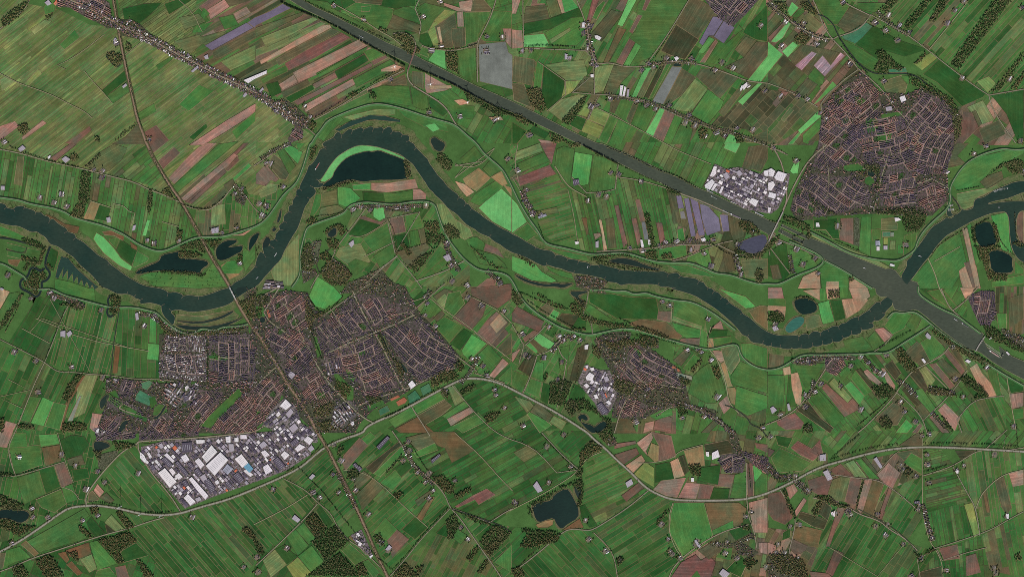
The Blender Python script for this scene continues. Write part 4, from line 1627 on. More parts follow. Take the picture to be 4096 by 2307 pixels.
T 6 g 0 @22 108,30 130,40 165,55
T 6 o 0 @21 80,112 100,112 125,114 140,120 152,124
T 6 o 1 @21 82,117 105,121 130,126 148,128
T 6 g 0 @21 26,80 30,90 33,100
T 6 o 1 @21 200,100 220,113 240,115 252,110
T 6 o 1 @02 165,100 178,100 200,102
T 6 o 0 @02 165,45 200,47 245,46
T 6 o 0 @02 103,100 115,110 140,118
T 6 g 0 @02 208,50 209,75 209,97
"""
D_WOD = """
@00
P 0,22 10,12 25,3 30,1 22,14 5,28
P 107,55 113,52 122,56 123,63 117,68 112,64
P 127,43 131,45 133,48 129,53 127,50
P 46,17 53,14 52,18 48,21
P 18,127 26,124 29,131 24,137 18,132
P 115,143 122,135 137,124 138,126 120,140
P 95,138 100,137 101,143 97,142
@10
P 138,35 150,33 158,38 160,47 157,52 150,45 138,38
P 124,27 133,32 132,34 124,31
P 191,52 202,53 204,75 192,69
P 208,93 222,98 240,106 257,113 257,117 240,115 225,107 213,100
P 233,110 243,113 250,118 240,116
P 113,91 119,93 122,100 115,99
P 93,96 100,92 104,95 96,99
P 150,44 160,50 157,56 146,48
P 162,46 166,52 160,56
P 52,125 58,122 61,126 56,133
@20
P 14,90 28,88 34,108 30,114 20,108
P 50,122 60,110 72,98 76,96 70,110 57,127
P 0,113 10,116 19,123 16,127 5,122
P 37,134 48,137 57,143 40,144
P 147,73 149,64 155,60
P 188,132 193,128 197,132 194,141 188,139
P 224,134 234,138 232,144 224,143
@30
P 138,24 158,-1 166,-1 146,25 140,30 137,28
P 162,22 172,3 182,-1 178,7 167,23
P 183,65 225,3 233,-2 247,-2 220,33 192,71
P 223,94 257,52 257,60 232,93
P 243,90 257,73 257,80 250,90
P 112,10 124,-1 131,0 120,14
P 108,52 115,50 120,55 127,62 136,69 134,72 121,68 120,74 110,74 106,70 112,60
P 140,74 150,80 165,88 185,100 192,112 185,118 180,105 165,95 150,88 142,85
P 26,40 33,31 38,36 42,40 36,46 28,44
P 32,4 38,2 50,14 46,16 36,11
P 147,64 158,53 160,55 150,66
P 186,108 195,118 194,135 188,144 186,125
P 4,2 18,3 20,14 12,12
@01
P 85,24 100,9 102,11 90,23
P 82,28 91,28 91,40 88,60 80,70 79,55
P 70,72 78,60 86,66 84,75 74,74
P 150,47 154,47 153,62 150,71 148,65
P 163,47 168,44 176,56 170,53
P 70,11 75,9 80,14 74,18 70,16
P 178,85 184,86 183,95 178,98
P 180,103 200,96 206,104 207,111 195,105 183,106
P 206,97 223,96 215,107
P 180,108 195,108 205,113 195,115 180,115
P 137,129 150,128 170,130 190,132 205,133 207,131 190,128 170,127 150,129
P 240,110 244,113 243,118 239,118
P 32,127 35,126 38,130 43,128.5 47,131 46,135 40,137 39.5,146 36,152 30,146 23,143 24,139 28,137 31,132
P 20,112 38,116 37,119 22,118
P 22,94 35,97 47,104 40,106 24,99
P 55,100 63,108 70,112 80,122 95,136 108,145 103,145 90,133 76,122 66,112
P 46,121 50,121 53,126 50,125
P 42,106 47,105 41,122 38,121
P 30,118 41,119 38,122 30,122 26,128 22,126
@11
P 62,46 75,42 95,36 100,38 90,42 70,47
P 149,16 154,19 156,34 152,36 150,30
P 182,10 187,9 198,20 195,28 188,25 182,17
P 188,82 195,80 206,90 203,95 196,96 190,90
P 168,79 183,78 185,88 171,87
P 170,90 180,88 190,93 188,100 172,101
P 152,124 165,113 180,107 175,113 165,126 156,133 160,128
P 64,130 73,116 85,120 90,125 97,132 90,142 78,143 68,136
P 45,112 50,100 55,100 58,118 55,130 47,130
P 50,78 56,73 62,76 55,82
P 72,85 82,80 88,83 93,88 85,93 83,86 80,83 73,88 70,92 68,88
P 64,110 70,108 77,114 75,117 66,117
P 70,96 78,95 84,98 82,106 74,105
P 148,98 157,110 153,113 145,101
P 213,100 222,112 240,125 255,126 240,121 222,108
P 55,5 62,1 60,9 54,20
@21
P 54,-1 70,-1 67,4 58,3
P 80,8 90,10 86,12
P 133,69 138,70 143,95 143,105 139,106 136,85
P 92,112 115,110 120,112 105,112 95,116 82,118 80,114
P 115,112 130,119 150,124 152,127 135,121 122,115
P 84,118 105,122 125,127 145,128 130,128 105,125 84,120
P 133,108 145,108 146,116 135,114
P 150,111 160,108 162,116 150,116
P 230,76 240,78 247,84 250,90 240,92 228,82
P 227,103 240,112 252,108 257,100 258,106 250,115 236,116 224,109
P 155,44 170,48 168,52 157,49
P 245,126 249,125 252,127 253,136 249,140 246,138 244,132
P 0,110 15,115 24,123 20,124 8,114
@31
P 15,72 30,76 42,82 42,90 30,82 15,76
P 0,98 12,92 8,99 0,107
P 107,67 140,64 150,66 160,72 158,80 150,88 140,88 135,80 135,72 107,70
P 218,35 235,20 250,15 257,18 257,30 245,30 238,22 225,30
P 210,104 225,101 234,103 231,106 222,108 222,128 240,132 240,138 222,136
P 204,83 208,84 210,100 206,98
P 226,77 230,83 233,98 230,100 227,88
P 246,100 252,103 257,104 257,100 250,97
P 98,20 112,20 112,45 108,45 110,30 98,27
P 40,50 55,62 70,70 60,71 45,62
P 81,134 85,133 86,138 82,139
P 90,26 98,28 100,33 92,31
P 37,94 42,88 44,92 41,96
@02
P 10,20 22,5 24,6 14,24 5,38 0,42 0,36
P 62,110 68,98 75,93 76,102 68,115
P 63,136 75,134 87,137 87,143 62,144
P 18,136 34,138 35,142 18,140
P 110,8 116,5 121,10 120,22 115,28 109,22 113,15
P 170,45 178,47 205,43 245,40 245,42 205,47 175,48
P 160,28 168,42 175,45 166,45 160,36
P 0,130 4,130 4,144 0,144
P 240,15 257,5 257,30 250,30
P 58,18 65,15 82,14 84,22 78,22 65,17
P 75,88 84,85 78,95 72,105 66,108
@12
P 50,10 55,20 60,26 68,22 75,18 66,28 60,30 56,38 60,42 55,45 50,30
P 122,45 128,48 130,58 135,66 142,72 140,75 130,64
P 140,72 146,75 150,85 146,90 142,82
P 185,82 200,83 205,90 190,95 178,100 175,92
P 198,76 205,73 210,80 205,84
P 110,108 125,108 127,112 115,118
P 60,120 75,115 80,117 72,128 58,128
P 60,135 75,132 85,140 70,145
P 205,104 215,97 221,97 220,101 207,107
P 230,128 240,124 247,125 240,132 232,136
P 0,8 10,6 12,14 5,20 0,16
P 0,22 5,20 6,28 0,30
P 186,102 190,100 194,107 192,112
P 80,92 92,96 96,102 90,112 80,100
@22
P 0,2 10,5 12,15 5,18 0,12
P 20,5 30,6 42,15 52,18 55,22 42,19 30,10
P 58,18 65,10 75,14 72,25 80,30 100,35 115,36 115,40 95,39 75,33 60,24
P 60,40 74,40 75,43 60,42
P 130,38 150,45 160,50 158,52 135,45 120,40
P 50,115 60,112 72,110 85,122 90,128 100,132 100,144 92,144 96,136 85,126 72,122 65,124 60,130 56,125
P 38,95 50,92 60,95 55,110 50,118 38,116
P 178,83 190,70 192,72 182,86
P 200,78 207,78 211,90 206,92
P 165,118 175,117 177,126 168,127
P 34,83 36,86 35,93 32,92
P 168,88 178,90 180,97 170,95
P 105,90 125,95 118,108 100,100
P 92,52 105,55 112,50 128,52 125,60 118,56 108,62 100,62
P 128,46 148,50 146,58 132,60 128,55
P 80,57 90,60 88,72 82,66
@32
P 0,25 10,22 16,28 17,33 12,35 0,33
P 61,2 71,1 72,9 61,10
P 25,10 33,8 40,8 46,12 50,18 48,14 38,10 30,11
P 128,60 135,60 150,80 148,84 140,83 132,75
P 165,40 180,50 192,60 190,64 178,54 165,44
P 192,58 200,60 222,74 220,78 205,72 192,64
P 104,100 110,97 120,96 127,103 120,110 110,110
P 112,131 119,128 126,136 122,142 113,139
P 190,90 200,88 215,98 222,108 205,112 212,105 200,98
P 162,98 180,102 190,108 178,108 160,106
P 216,35 228,40 240,50 257,60 257,66 235,56 220,50
P 38,136 45,138 45,145 34,145
P 175,127 185,140 186,145 178,140
@03
P 0,62 25,73 22,78 0,76
P 0,86 10,87 20,92 38,94 20,104 0,95
P 99,107 130,100 137,109 120,120 126,130 120,132
P 12,136 22,131 30,145 15,145
P 35,128 50,122 57,130 65,145 45,145
P 116,80 121,78 135,94 128,98
P 137,128 142,128 156,145 146,145
P 65,119 73,121 80,128 75,128
P 94,18 103,18 100,30 97,24
P 113,9 130,10 137,13 125,17 118,18
P 243,98 249,94 257,104 257,110
P 78,92 84,95 94,104 90,106 80,98
P 90,75 100,74 98,82 92,82
P 0,40 12,41 12,44 0,44
P 72,119 77,118 80,130 76,128
@13
P 49,88 58,80 72,97 60,106
P 56,109 80,93 94,109 70,128
P 51,144 84,120 105,144
P 100,134 107,130 114,144 104,144
P 228,105 238,93 257,100 245,115 235,125 225,110
P 191,88 200,80 204,92 198,107 193,107
P 178,45 188,42 200,55 197,62 188,58 180,50
P 200,62 216,54 217,58 200,68
P 140,140 150,130 165,145 138,145
P 211,126 222,113 225,116 216,130
P 222,140 232,127 234,130 226,142
P 92,40 100,35 105,42 100,46 92,46
P 205,80 220,84 238,92 258,98 240,95 220,90
P 138,62 146,58 148,62 142,68
P 118,105 125,100 130,115 122,110
P 83,15 88,12 88,18 82,22
P 130,40 147,20 148,23 132,42
P -2,108 4,112 9,122 3,125
P 160,135 168,133 168,140 162,142
@23
P 8,113 15,102 50,102 45,110 30,112 14,117
P 68,20 80,8 92,15 85,20 76,24 68,36
P 50,54 60,50 70,45 72,55 70,72 65,75 68,60 62,53
P 84,-1 100,-1 102,8 95,12
P 177,32 190,31 190,44 180,42
P 15,74 22,68 40,60 52,52 56,54 42,61 38,67 22,75 20,88 16,80
P 68,33 72,36 70,45 64,44
P 10,96 22,98 48,99 40,102 10,100
P 145,90 157,75 158,78 147,92
P 228,95 240,92 238,98
P -2,137 8,135 14,144 4,146
P 105,126 110,124 112,130 106,134
P 146,87 158,80
P 232,128 240,125 248,130 238,138
@33
P 5,45 20,45 18,50 10,50
P 15,57 18,57 22,70 29,85 27,87 20,75
P 50,63 62,64 72,72 82,73 80,76 65,73 50,66
P 44,80 50,70 55,68 50,84 47,86
P 88,74 95,47 97,47 90,74
P 137,37 142,35 145,42 139,45
P 160,118 167,115 168,118 158,122
P 145,118 150,122 156,125 152,130 147,122
P 0,122 20,122 35,128 38,135 40,145 30,145 10,140
P 248,125 252,120 255,126 250,129
"""
D_TWN = """
@12
H u 0 @02 232,100 250,60 @12 -2,10 12,5 30,2 52,4 60,22 75,26 100,2 130,-8 150,-2 165,25 185,45 205,68 203,80 165,96 150,105 118,122 105,135 100,145 60,145 45,130 20,100 5,120 -4,125
@02
H u 0 107,90 140,92 160,95 205,97 257,90 257,140 240,145 96,146 105,120
@30
H u 0 56,105 75,84 95,72 112,92 140,95 155,88 178,98 192,115 188,146 @31 180,25 182,55 165,72 107,70 30,77 22,66 28,45 48,5 @30 52,142
@22
H u 0 82,52 92,46 125,50 170,82 177,105 180,118 150,122 130,132 100,130 104,110 100,85
@02
H u 0 160,46 250,44 260,62 257,100 205,100 160,92
@31
H d 52 55,-40 95,-55 97,20 75,20 60,30 45,22 50,5
H r 35 @30 58,105 78,85 95,77 110,90 115,110 110,118 90,125 75,128 66,120
@30
H d 60 143,110 155,92 175,100 190,115 187,145 @31 178,30 150,30 140,0 @30 135,115
@30
H d 22 85,128 115,118 135,115 145,145 @31 150,28 120,25 100,22 92,0 @30 75,145
@31
H d -28 28,45 48,28 60,32 85,32 100,42 105,60 60,73 33,74 23,65
H d 0 113,25 148,28 150,62 112,62
H r 28 150,36 176,40 180,58 165,70 150,60
H t 0 87,73 92,75 92,103 86,101
H v 0 30,72 60,72 60,76 32,76
@20
H d 60 190,-5 232,-5 248,0 235,15 222,27 210,20 200,8
@02
H w 90 168,48 208,46 207,64 165,63
H w 0 161,66 208,65 207,94 160,89
H d 85 210,46 250,45 257,60 257,92 210,95
H d 55 125,90 138,94 130,112 118,105 122,95
H d -28 108,112 115,107 145,125 143,133 115,122 105,118
H b 60 165,95 200,95 198,118 180,122 165,112
H r 50 200,101 225,104 217,120 200,145 178,145 190,125
H d 50 155,128 175,124 175,145 145,145
H d 55 105,128 125,128 117,145 98,145
H r 55 228,122 258,98 258,146 215,146 205,140
H v 60 150,97 165,98 160,106 152,105
H v 40 170,44 200,48 250,40 250,44 200,46
H v 10 70,13 84,14 84,22 76,20
@12
H r 28 15,10 28,5 50,10 57,25 50,40 43,42 30,38 12,28
H d 55 8,42 25,38 45,43 57,55 62,75 50,88 43,90 30,75 15,60
H r 35 20,48 45,45 56,60 58,75 45,80 30,68
H d -62 60,38 80,27 97,10 118,42 95,52 70,65 62,55
H d -62 100,5 118,6 155,20 160,25 140,30 118,40
H d -35 125,44 165,30 180,45 203,67 200,78 165,93 152,82 135,55
H d 22 68,68 93,55 120,48 135,80 145,100 125,105 112,118 104,95 80,84
H b 10 65,72 78,70 90,85 75,90
H d -60 22,72 30,71 45,90 40,94 32,90
H r 40 42,96 60,78 73,97 78,112 60,120 48,110
H r 55 -2,97 18,86 28,100 22,118 10,128 -2,120
H v 30 50,112 78,112 85,122 70,132 58,130
H b 40 78,118 95,112 103,120 100,130 88,140 75,140
H v 45 60,130 80,140 70,145 60,145
H v -30 150,2 125,2 100,3 110,-5 130,-12
H r -50 0,128 8,122 10,132 0,140
@11
H v 45 92,140 125,125 138,140 125,150 85,150
H v 30 47,110 60,97 66,97 62,120 48,124
H v 60 45,126 60,125 62,132 48,140
H v 60 66,128 78,115 90,122 97,132 85,142
H t 75 48,108 58,97 66,98 58,122 48,122
H b 10 10,136 27,138 28,146 6,146
@03
H d 20 96,-2 138,-2 135,6 97,8
H d 25 140,-2 200,-2 200,3 140,8
H t 70 98,22 120,17 118,22 101,40 99,34
@22
H d -35 118,58 125,55 165,78 170,98 150,95 115,75
H r -35 100,75 115,75 150,95 140,105 115,95
H v -50 84,55 90,48 112,70 102,78 85,66
H v -10 100,100 125,93 175,103 178,118 150,119 125,112
H r 60 102,114 120,108 137,118 132,128 108,130
H v 40 95,43 120,44 120,48 100,50
H v 30 130,48 147,50 148,60 135,60
H v -30 180,117 205,122 205,133 195,128
@21
H v 0 62,133 80,131 96,139 92,144 65,144
@22
H v 0 62,-2 92,-2 95,6 80,3
@32
H d 85 200,8 215,2 228,3 229,25 222,40 212,35 205,20
H r 60 57,70 75,68 78,76 68,88 58,82
H v 10 27,72 50,69 57,72 45,77 28,77
H v 10 75,66 88,68 88,72 78,72
H v -30 235,44 258,50 258,62 245,56
H v 0 162,100 188,103 185,108 164,107
@23
H v -60 217,-2 225,-2 230,14 232,22 222,20
H d -20 230,18 258,25 258,42 240,30
H d 10 210,22 232,20 235,30 232,40 215,40 207,28
H v 40 222,112 235,112 248,120 242,125 228,122
H v 10 94,8 98,3 104,6 106,12 98,14
H v -60 238,100 245,102 245,108 240,106
@33
H v -50 -2,28 4,32 10,42 8,46 -2,38
H v 40 0,124 15,121 30,130 38,138 40,145 0,145
@01
H v 30 235,47 248,55 246,62 237,58
@11
H v 0 128,61 155,60 156,68 130,67
@02
H v 40 243,2 258,-4 258,28 250,22
@11
I 20 8,137 -6,144 -6,150 8,150
@10
H v -40 15,104 28,100 40,107 58,124 50,130 40,128 25,115
H r -40 40,126 48,132 45,140 34,144 32,140
@00
H r -28 55,0 65,-3 100,-3 110,3 112,15 95,22 80,14 70,8 58,7
H v -30 92,12 118,22 116,28 108,29 96,22
H v -30 120,20 133,20 140,24 150,33 160,42 140,40 122,36
"""
D_BLD = """
@03
w 141,19 145,22 148,28 146,30 141,25
w 159,40 166,35 178,49 171,55
w 170,37 173,35 177,40 174,43
w 203,24 213,12 219,19 208,30
w 207,33 222,19 230,27 216,43
s 224,37 229,31 235,36 229,42
w 190,46 193,44 210,63 207,67 198,57
w 185,65 189,61 197,69 192,73
w 236,26 243,21 250,30 244,35
e 244,33 249,29 255,36 251,40
w 182,24 187,21 191,27 186,30
w 196,28 200,25 206,32 202,36
d 183,10 193,9 194,19 183,20
w 197,7 206,7 206,10 198,11
w 242,2 248,2 249,6 242,6
g 230,11 235,11 236,18 231,19
w 227,4 232,3 232,10 228,10
w 236,5 240,5 240,9 236,9
g 158,16 160,16 162,19 159,20
g 159,12 163,10 165,14 162,16
w 148,20 150,19 153,24 151,26
w 146,29 149,28 150,30 148,31
d 151,33 154,31 157,37 153,38
w 165,22 168,20 176,28 174,30
d 162,27 167,24 174,32 170,35
d 176,30 179,28 190,41 187,44
d 188,31 192,29 196,34 192,36
d 195,38 199,35 204,41 200,44
g 201,44 206,41 209,47 205,50
d 205,48 210,46 217,55 212,62
w 216,49 219,47 221,50 218,52
d 234,43 240,39 246,47 241,51
d 226,51 230,48 234,53 231,56
w 245,38 248,36 255,42 252,44
w 176,43 180,40 184,44 180,47
d 183,49 187,47 190,52 186,54
g 196,66 201,64 203,67 199,69
@13
w 7,34 12,31 17,38 10,42
w 25,22 29,18 34,22 29,27
w 48,7 52,3 58,7 54,12
w 5,19 9,17 14,22 9,25
w 39,16 44,11 50,14 42,19
g 52,16 56,12 59,16 55,19
d 17,28 22,24 30,33 24,38
d 34,10 40,5 44,9 38,14
g 3,12 8,8 12,12 6,16
w 97,150 98,148 100,150 99,152
@12
w 20,127 23,123 25,126 22,129
w 24,118 30,111 36,117 30,122
g 30,126 35,120 38,124 33,130
w 95,135 98,133 99,136 97,138
g 32,87 35,83 40,86 36,91
g 33,140 39,135 43,140 37,145
w 153,96 157,92 161,97 156,101
@21
w 194,41 201,35 204,38 199,46 194,44
w 200,46 204,39 207,40 202,47
w 208,49 211,42 213,43 210,50
w 203,22 206,22 205,30 202,33 199,32
w 238,58 241,54 248,57 245,63
w 253,27 257,26 258,32 254,32
g 225,28 229,26 232,30 228,33
g 212,30 216,28 219,33 215,36
@31
w 6,33 10,27 19,30 15,38 8,36
w 0,26 3,24 7,27 5,33 1,32
w 1,48 8,50 7,55 0,53
w 0,39 5,37 7,41 3,47 0,46
w 0,63 3,64 2,69 0,69
w 48,79 51,79 52,83 48,83
w 109,103 112,103 112,107 109,107
s 108,97 112,97 113,102 108,102
g 116,102 120,102 120,106 116,106
w 127,74 131,74 134,76 128,78
w 123,120 127,121 127,123 122,122
@30
w 132,98 137,96 139,101 134,103
g 118,108 124,107 125,111 119,112
@22
w 74,89 78,84 83,87 80,93 75,92
w 78,95 81,91 83,94 80,96
d 88,104 91,101 95,110 91,111
n 91,107 94,105 96,109 93,110
w 94,114 97,112 100,115 98,117
w 82,107 85,106 87,110 84,111
d 85,117 90,114 98,124 91,127
w 72,97 75,95 78,98 75,100
w 78,80 82,79 83,82 80,83
g 92,89 96,88 98,92 94,94
w 73,57 77,56 76,61 73,61
w 74,77 77,77 76,80 74,80
@20
w 163,58 166,57 168,59 165,62
w 109,86 112,86 110,97 108,96
w 113,87 115,88 113,97 111,97
g 116,90 118,90 117,98 115,98
g 53,54 56,55 57,60 53,60
w 71,23 73,23 73,28 70,28
w 83,36 86,36 90,38 88,41 84,39
w 229,90 231,86 233,87 230,92
w 231,87 236,83 237,86 233,91
w 79,75 82,75 82,78 79,78
@10
d 229,53 234,52 235,55 230,55
g 3,92 7,88 8,90 4,93
@23
w 201,20 207,17 209,24 201,27
w 195,19 198,19 198,24 195,23
g 21,53 25,48 31,58 26,60
w 180,45 183,45 183,49 180,49
g 208,141 212,136 219,141 214,147
g 114,50 120,46 122,51 116,55
g 183,108 185,107 190,114 188,116
@33
g 52,22 58,21 58,28 52,28
g 55,39 60,37 65,46 60,48
g 106,26 109,24 115,34 113,36
d 147,69 152,68 153,71 147,71
w 239,81 242,81 242,86 240,86
w 188,38 191,37 192,40 190,41
w 63,80 67,78 67,84 64,83
@13
d 121,14 132,3 135,5 124,17
d 176,27 185,21 186,23 177,31
d 97,32 100,30 103,33 101,36
d 101,35 104,33 107,36 104,39
g 53,45 57,41 60,43 56,47
g 130,117 134,112 137,115 133,118
w 114,124 117,122 118,123 115,126
w 101,101 103,100 105,103 101,105
g 36,86 39,82 45,87 42,90
@00
w 245,81 257,76 @10 11,71 11,74 -2,80 -8,84
@00
n 54,4 57,0 58,3 56,6
g 45,3 49,0 52,4 48,6
g 114,41 116,38 118,40 115,45
g 123,87 127,84 128,86 124,89
g 192,72 199,66 200,68 194,73
g 205,57 209,55 210,59 207,60
g 244,97 247,93 249,95 246,98
@32
g 4,39 8,37 11,41 6,43
g 158,47 160,44 164,48 163,51 160,50
w 154,71 156,70 159,74 157,75
w 198,73 200,71 204,73 202,75
w 223,49 225,49 224,51 222,51
w 239,64 240,63 243,66 242,67
g 2,120 5,118 9,122 4,126
g 19,116 21,115 23,122 20,123
@02
w 186,99 189,97 191,100 187,103
d 190,100 194,99 196,102 192,104
d 184,108 189,107 191,111 186,114
g 67,45 71,42 73,45 69,49
g 61,43 66,42 66,49 61,48
g 136,25 139,24 140,31 137,32
w 97,142 100,140 99,145 96,145
g 1,-1 4,0 3,2 0,1
@01
g 62,15 66,12 71,15 66,19
g 18,5 23,1 26,4 21,8
g 1,42 5,42 5,46 1,46
w 48,13 51,11 51,13 49,15
g 107,74 111,73 112,78 108,79
g 134,82 137,81 136,86 133,87
g 213,85 220,83 220,89 213,90
@11
g 93,100 98,96 99,100 96,104
g 188,113 194,110 197,116 192,118
d 47,127 55,128 54,130 47,129
@21
d 61,36 67,35 68,40 62,42
w 63,98 67,98 67,100 64,101
g 84,98 87,97 87,104 84,104
w 129,96 131,96 133,104 130,104
w 137,96 139,96 140,101 137,101
w 190,95 194,94 195,97 191,98
s 26,73 34,70 35,72 27,75
"""
D_IND = """
@03
I -48 142,14 165,8 220,4 257,0 @13 58,-6 55,22 30,38 0,49 @03 215,64 186,76 170,58 152,38 142,28
@12
I 40 12,126 28,110 40,118 46,135 62,145 @13 62,10 40,10 10,-6 @12 5,140
@21
I -25 204,20 215,25 228,23 250,30 257,25 @31 22,30 20,45 10,65 3,70 @21 235,66 208,50 193,42
@22
I 62 73,77 80,79 90,82 98,82 107,103 102,118 96,127 88,127 83,115 73,103 66,94
@03
I 40 93,-4 100,-6 108,-2 100,4
@13
I 60 95,103 106,97 113,112 118,124 110,122 100,110
"""
D_FRM = """
@00 A 4,143,30 117,44,35 130,22,35 150,140,0
@10 A 78,6,20 108,20,0 168,17,40 185,2,30 186,47,10 176,51,0 232,37,20 248,38,90 231,51,0 174,113,10 205,117,10 135,80,30 54,118,60 49,107,50 21,112,45 44,137,30 240,121,40
@20 A 10,52,90 19,51,90 71,26,90 78,27,60 72,34,90 76,50,80 58,59,90 80,65,20 84,66,20 130,71,60 137,64,20 142,68,30 155,59,50 180,59,20 211,63,70 222,69,60 204,71,50 254,92,40 236,86,40 99,100,60 125,102,20 135,106,40 144,110,70 158,106,50 178,116,20 174,124,70 184,127,60 205,134,20 193,137,50 242,131,60 226,129,40 214,137,60 85,106,20 79,108,60 17,136,20 250,26,40
@30 A 17,23,50 36,24,60 48,45,50 13,46,40 118,31,40 121,16,60 132,26,60 142,33,60 130,41,30 180,24,60 188,11,60 197,2,60 82,65,40 116,82,30 12,97,50 30,97,40 39,100,40 58,120,45 52,114,60 195,79,70 243,80,60 254,142,80 107,23,30 8,7,50 75,3,40 255,8,50
@01 A 40,54,60 54,59,70 67,63,50 94,26,40 103,27,50 148,97,80 155,100,80 180,97,80 214,87,80 238,84,20 223,89,20 102,34,70 243,45,50 236,50,70 241,120,40 8,132,60 62,51,80
@11 A 14,20,60 10,19,40 27,43,40 10,62,60 6,72,50 97,66,40 115,66,60 106,63,30 140,64,10 150,65,10 171,62,80 192,100,50 196,122,40 197,138,40 212,142,30 245,140,30 253,15,40 11,64,60 3,60,50
@21 A 5,26,20 14,46,20 13,57,60 18,63,60 21,70,60 29,71,25 99,29,40 107,31,60 87,51,70 95,53,70 130,38,80 76,57,80 148,102,80 118,104,10 131,107,20 154,99,60 165,98,30 178,97,60 202,96,10 241,89,70 227,101,60 180,107,80 193,110,20 228,125,80 230,132,80 200,123,70
@31 A 28,17,45 47,115,60 35,121,70 10,99,20 28,106,60 5,4,40 179,28,30 207,10,60 219,2,20 256,28,60 70,83,80 138,101,0 50,130,40
@02 A 50,4,20 54,10,60 80,17,60 102,22,70 145,38,60 155,27,30 14,64,60 36,73,50 72,79,20 103,90,70 38,104,10 116,93,60 31,10,30
@12 A 172,15,40 170,27,45 213,9,50 226,17,40 249,23,60 217,71,50 228,78,50 190,104,60 232,87,0 240,102,30 241,107,40 250,120,50 180,38,40
@22 A 10,46,30 37,39,60 52,52,40 13,67,50 17,69,50 32,70,80 50,74,80 46,92,80 151,13,10 158,17,10 197,31,60 193,129,40 171,130,20 187,61,30 200,72,40 206,109,60 47,48,30 62,48,40 68,52,40 252,140,20 124,134,30 11,138,30 136,102,30 176,62,20 190,64,20
@32 A 7,36,60 83,78,50 93,69,50 101,75,40 108,83,50 114,86,50 73,98,60 47,104,30 53,96,50 37,107,60 37,119,40 93,122,60 133,114,50 137,124,50 148,134,50 186,59,50 220,80,50 40,139,30 119,67,20 27,73,70 40,74,70 196,109,60 188,91,40 247,139,80 12,127,20
@03 A 19,24,0 62,22,80 76,33,75 139,41,60 98,39,60 86,57,60 83,88,30 98,83,35 33,85,45 32,76,30 193,85,60 245,135,50 12,111,30 48,85,20 105,50,50
@13 A 85,28,60 77,42,50 83,60,40 57,60,30 64,65,30 17,57,60 98,46,60 100,58,50 113,82,45 31,116,50 125,110,40 133,118,60 170,50,40 178,58,40 148,28,30 154,18,60 162,40,40 174,41,50 200,48,40 206,95,50 213,107,60 78,12,40 1,125,40 2,140,50 153,9,60 174,66,40
@23 A 35,14,60 59,34,30 37,50,70 2,69,70 4,71,70 150,92,50 159,119,50 161,122,50 77,107,50 94,119,40 109,128,60 185,112,60 186,109,60 157,107,60 207,112,50 216,110,50 235,84,0 226,126,40 74,88,80 214,121,60 248,5,40 255,135,60 240,79,20 52,2,60 169,126,30
@33 A 2,4,40 53,25,80 21,44,30 27,44,60 60,40,50 34,52,50 39,58,50 41,59,60 68,81,60 80,79,60 82,82,40 133,33,60 135,37,60 141,39,40 149,44,60 160,22,20 160,32,10 162,50,10 197,33,70 190,38,50 228,22,80 152,73,40 151,77,60 108,94,60 118,103,60 136,112,60 120,92,50 154,125,30 153,127,30 110,82,80 22,94,60 31,92,0 10,112,80 179,138,0 144,144,30 229,141,80 227,136,80 240,84,70 155,3,0 162,1,0 8,121,70 30,126,70 16,121,60 163,99,75 165,106,75
"""
D_VIL = """
@00
V 9 1.3 62,-3 90,9 117,24 130,30 150,40 160,45 175,53 195,63 215,74 235,83 258,94 @10 20,107 35,118 50,127
V 5 .7 @30 0,3 10,12 18,18 30,27 45,36 60,40
V 4 .5 @30 110,12 122,25 140,35
V 5 .8 @20 75,22 78,45 83,62
V 4 .5 @20 95,96 130,101 150,107 175,118 200,128 235,138 257,146
V 4 .5 @20 140,65 165,62 185,64
V 5 1 @21 10,47 14,58 19,66 22,72
V 4 .5 @21 147,104 160,101 178,97 200,100
V 5 .8 @21 224,112 228,122 231,132
V 4 .6 @31 22,112 25,130
V 5 .8 @02 48,4 60,9 80,14 84,20
V 5 .7 @02 140,26 155,27 172,44 200,47 230,42 250,38
V 4 .6 @11 100,63 140,62 168,62
V 5 .7 @11 190,98 196,115 205,128
V 5 .7 @11 232,128 248,140
V 5 .8 @12 170,10 175,2
V 4 .6 @12 207,95 218,80 224,68
V 5 .9 @22 40,64 46,54 58,47 62,52
V 5 1 @22 168,116 190,122 205,131 216,140 225,148
V 5 .8 @32 27,73 50,69 60,68 85,69
V 4 .7 @32 97,70 104,78 112,86
V 4 .6 @32 46,92 44,105 37,112
V 5 .7 @32 162,100 188,106
V 4 .6 @32 130,92 140,98 150,110
V 4 .6 @32 165,125 178,140
V 5 .6 @32 235,42 258,52
V 4 .7 @13 82,40 90,55 100,75
V 4 .6 @13 148,12 160,36 180,52
V 5 .8 @23 95,10 104,6
V 5 1 @33 0,33 10,45 22,45
V 4 .7 @33 27,48 40,60
V 4 .7 @33 156,72 158,82 163,100 166,108
V 4 .5 @23 200,112 222,114 240,104
V 4 .6 @01 236,42 248,56
V 4 .6 @11 5,15 20,5 35,0
"""
# ---------------------------------------------------------------- ground
mb = MB()
for gx in range(-6, 6):
    for gy in range(-6, 6):
        s_ = 4000
        mb.face([(gx*s_, gy*s_, 0), ((gx+1)*s_, gy*s_, 0), ((gx+1)*s_, (gy+1)*s_, 0), (gx*s_, (gy+1)*s_, 0)], PAL['g'], .0)
struct(mb.build("ground", M_LAND))

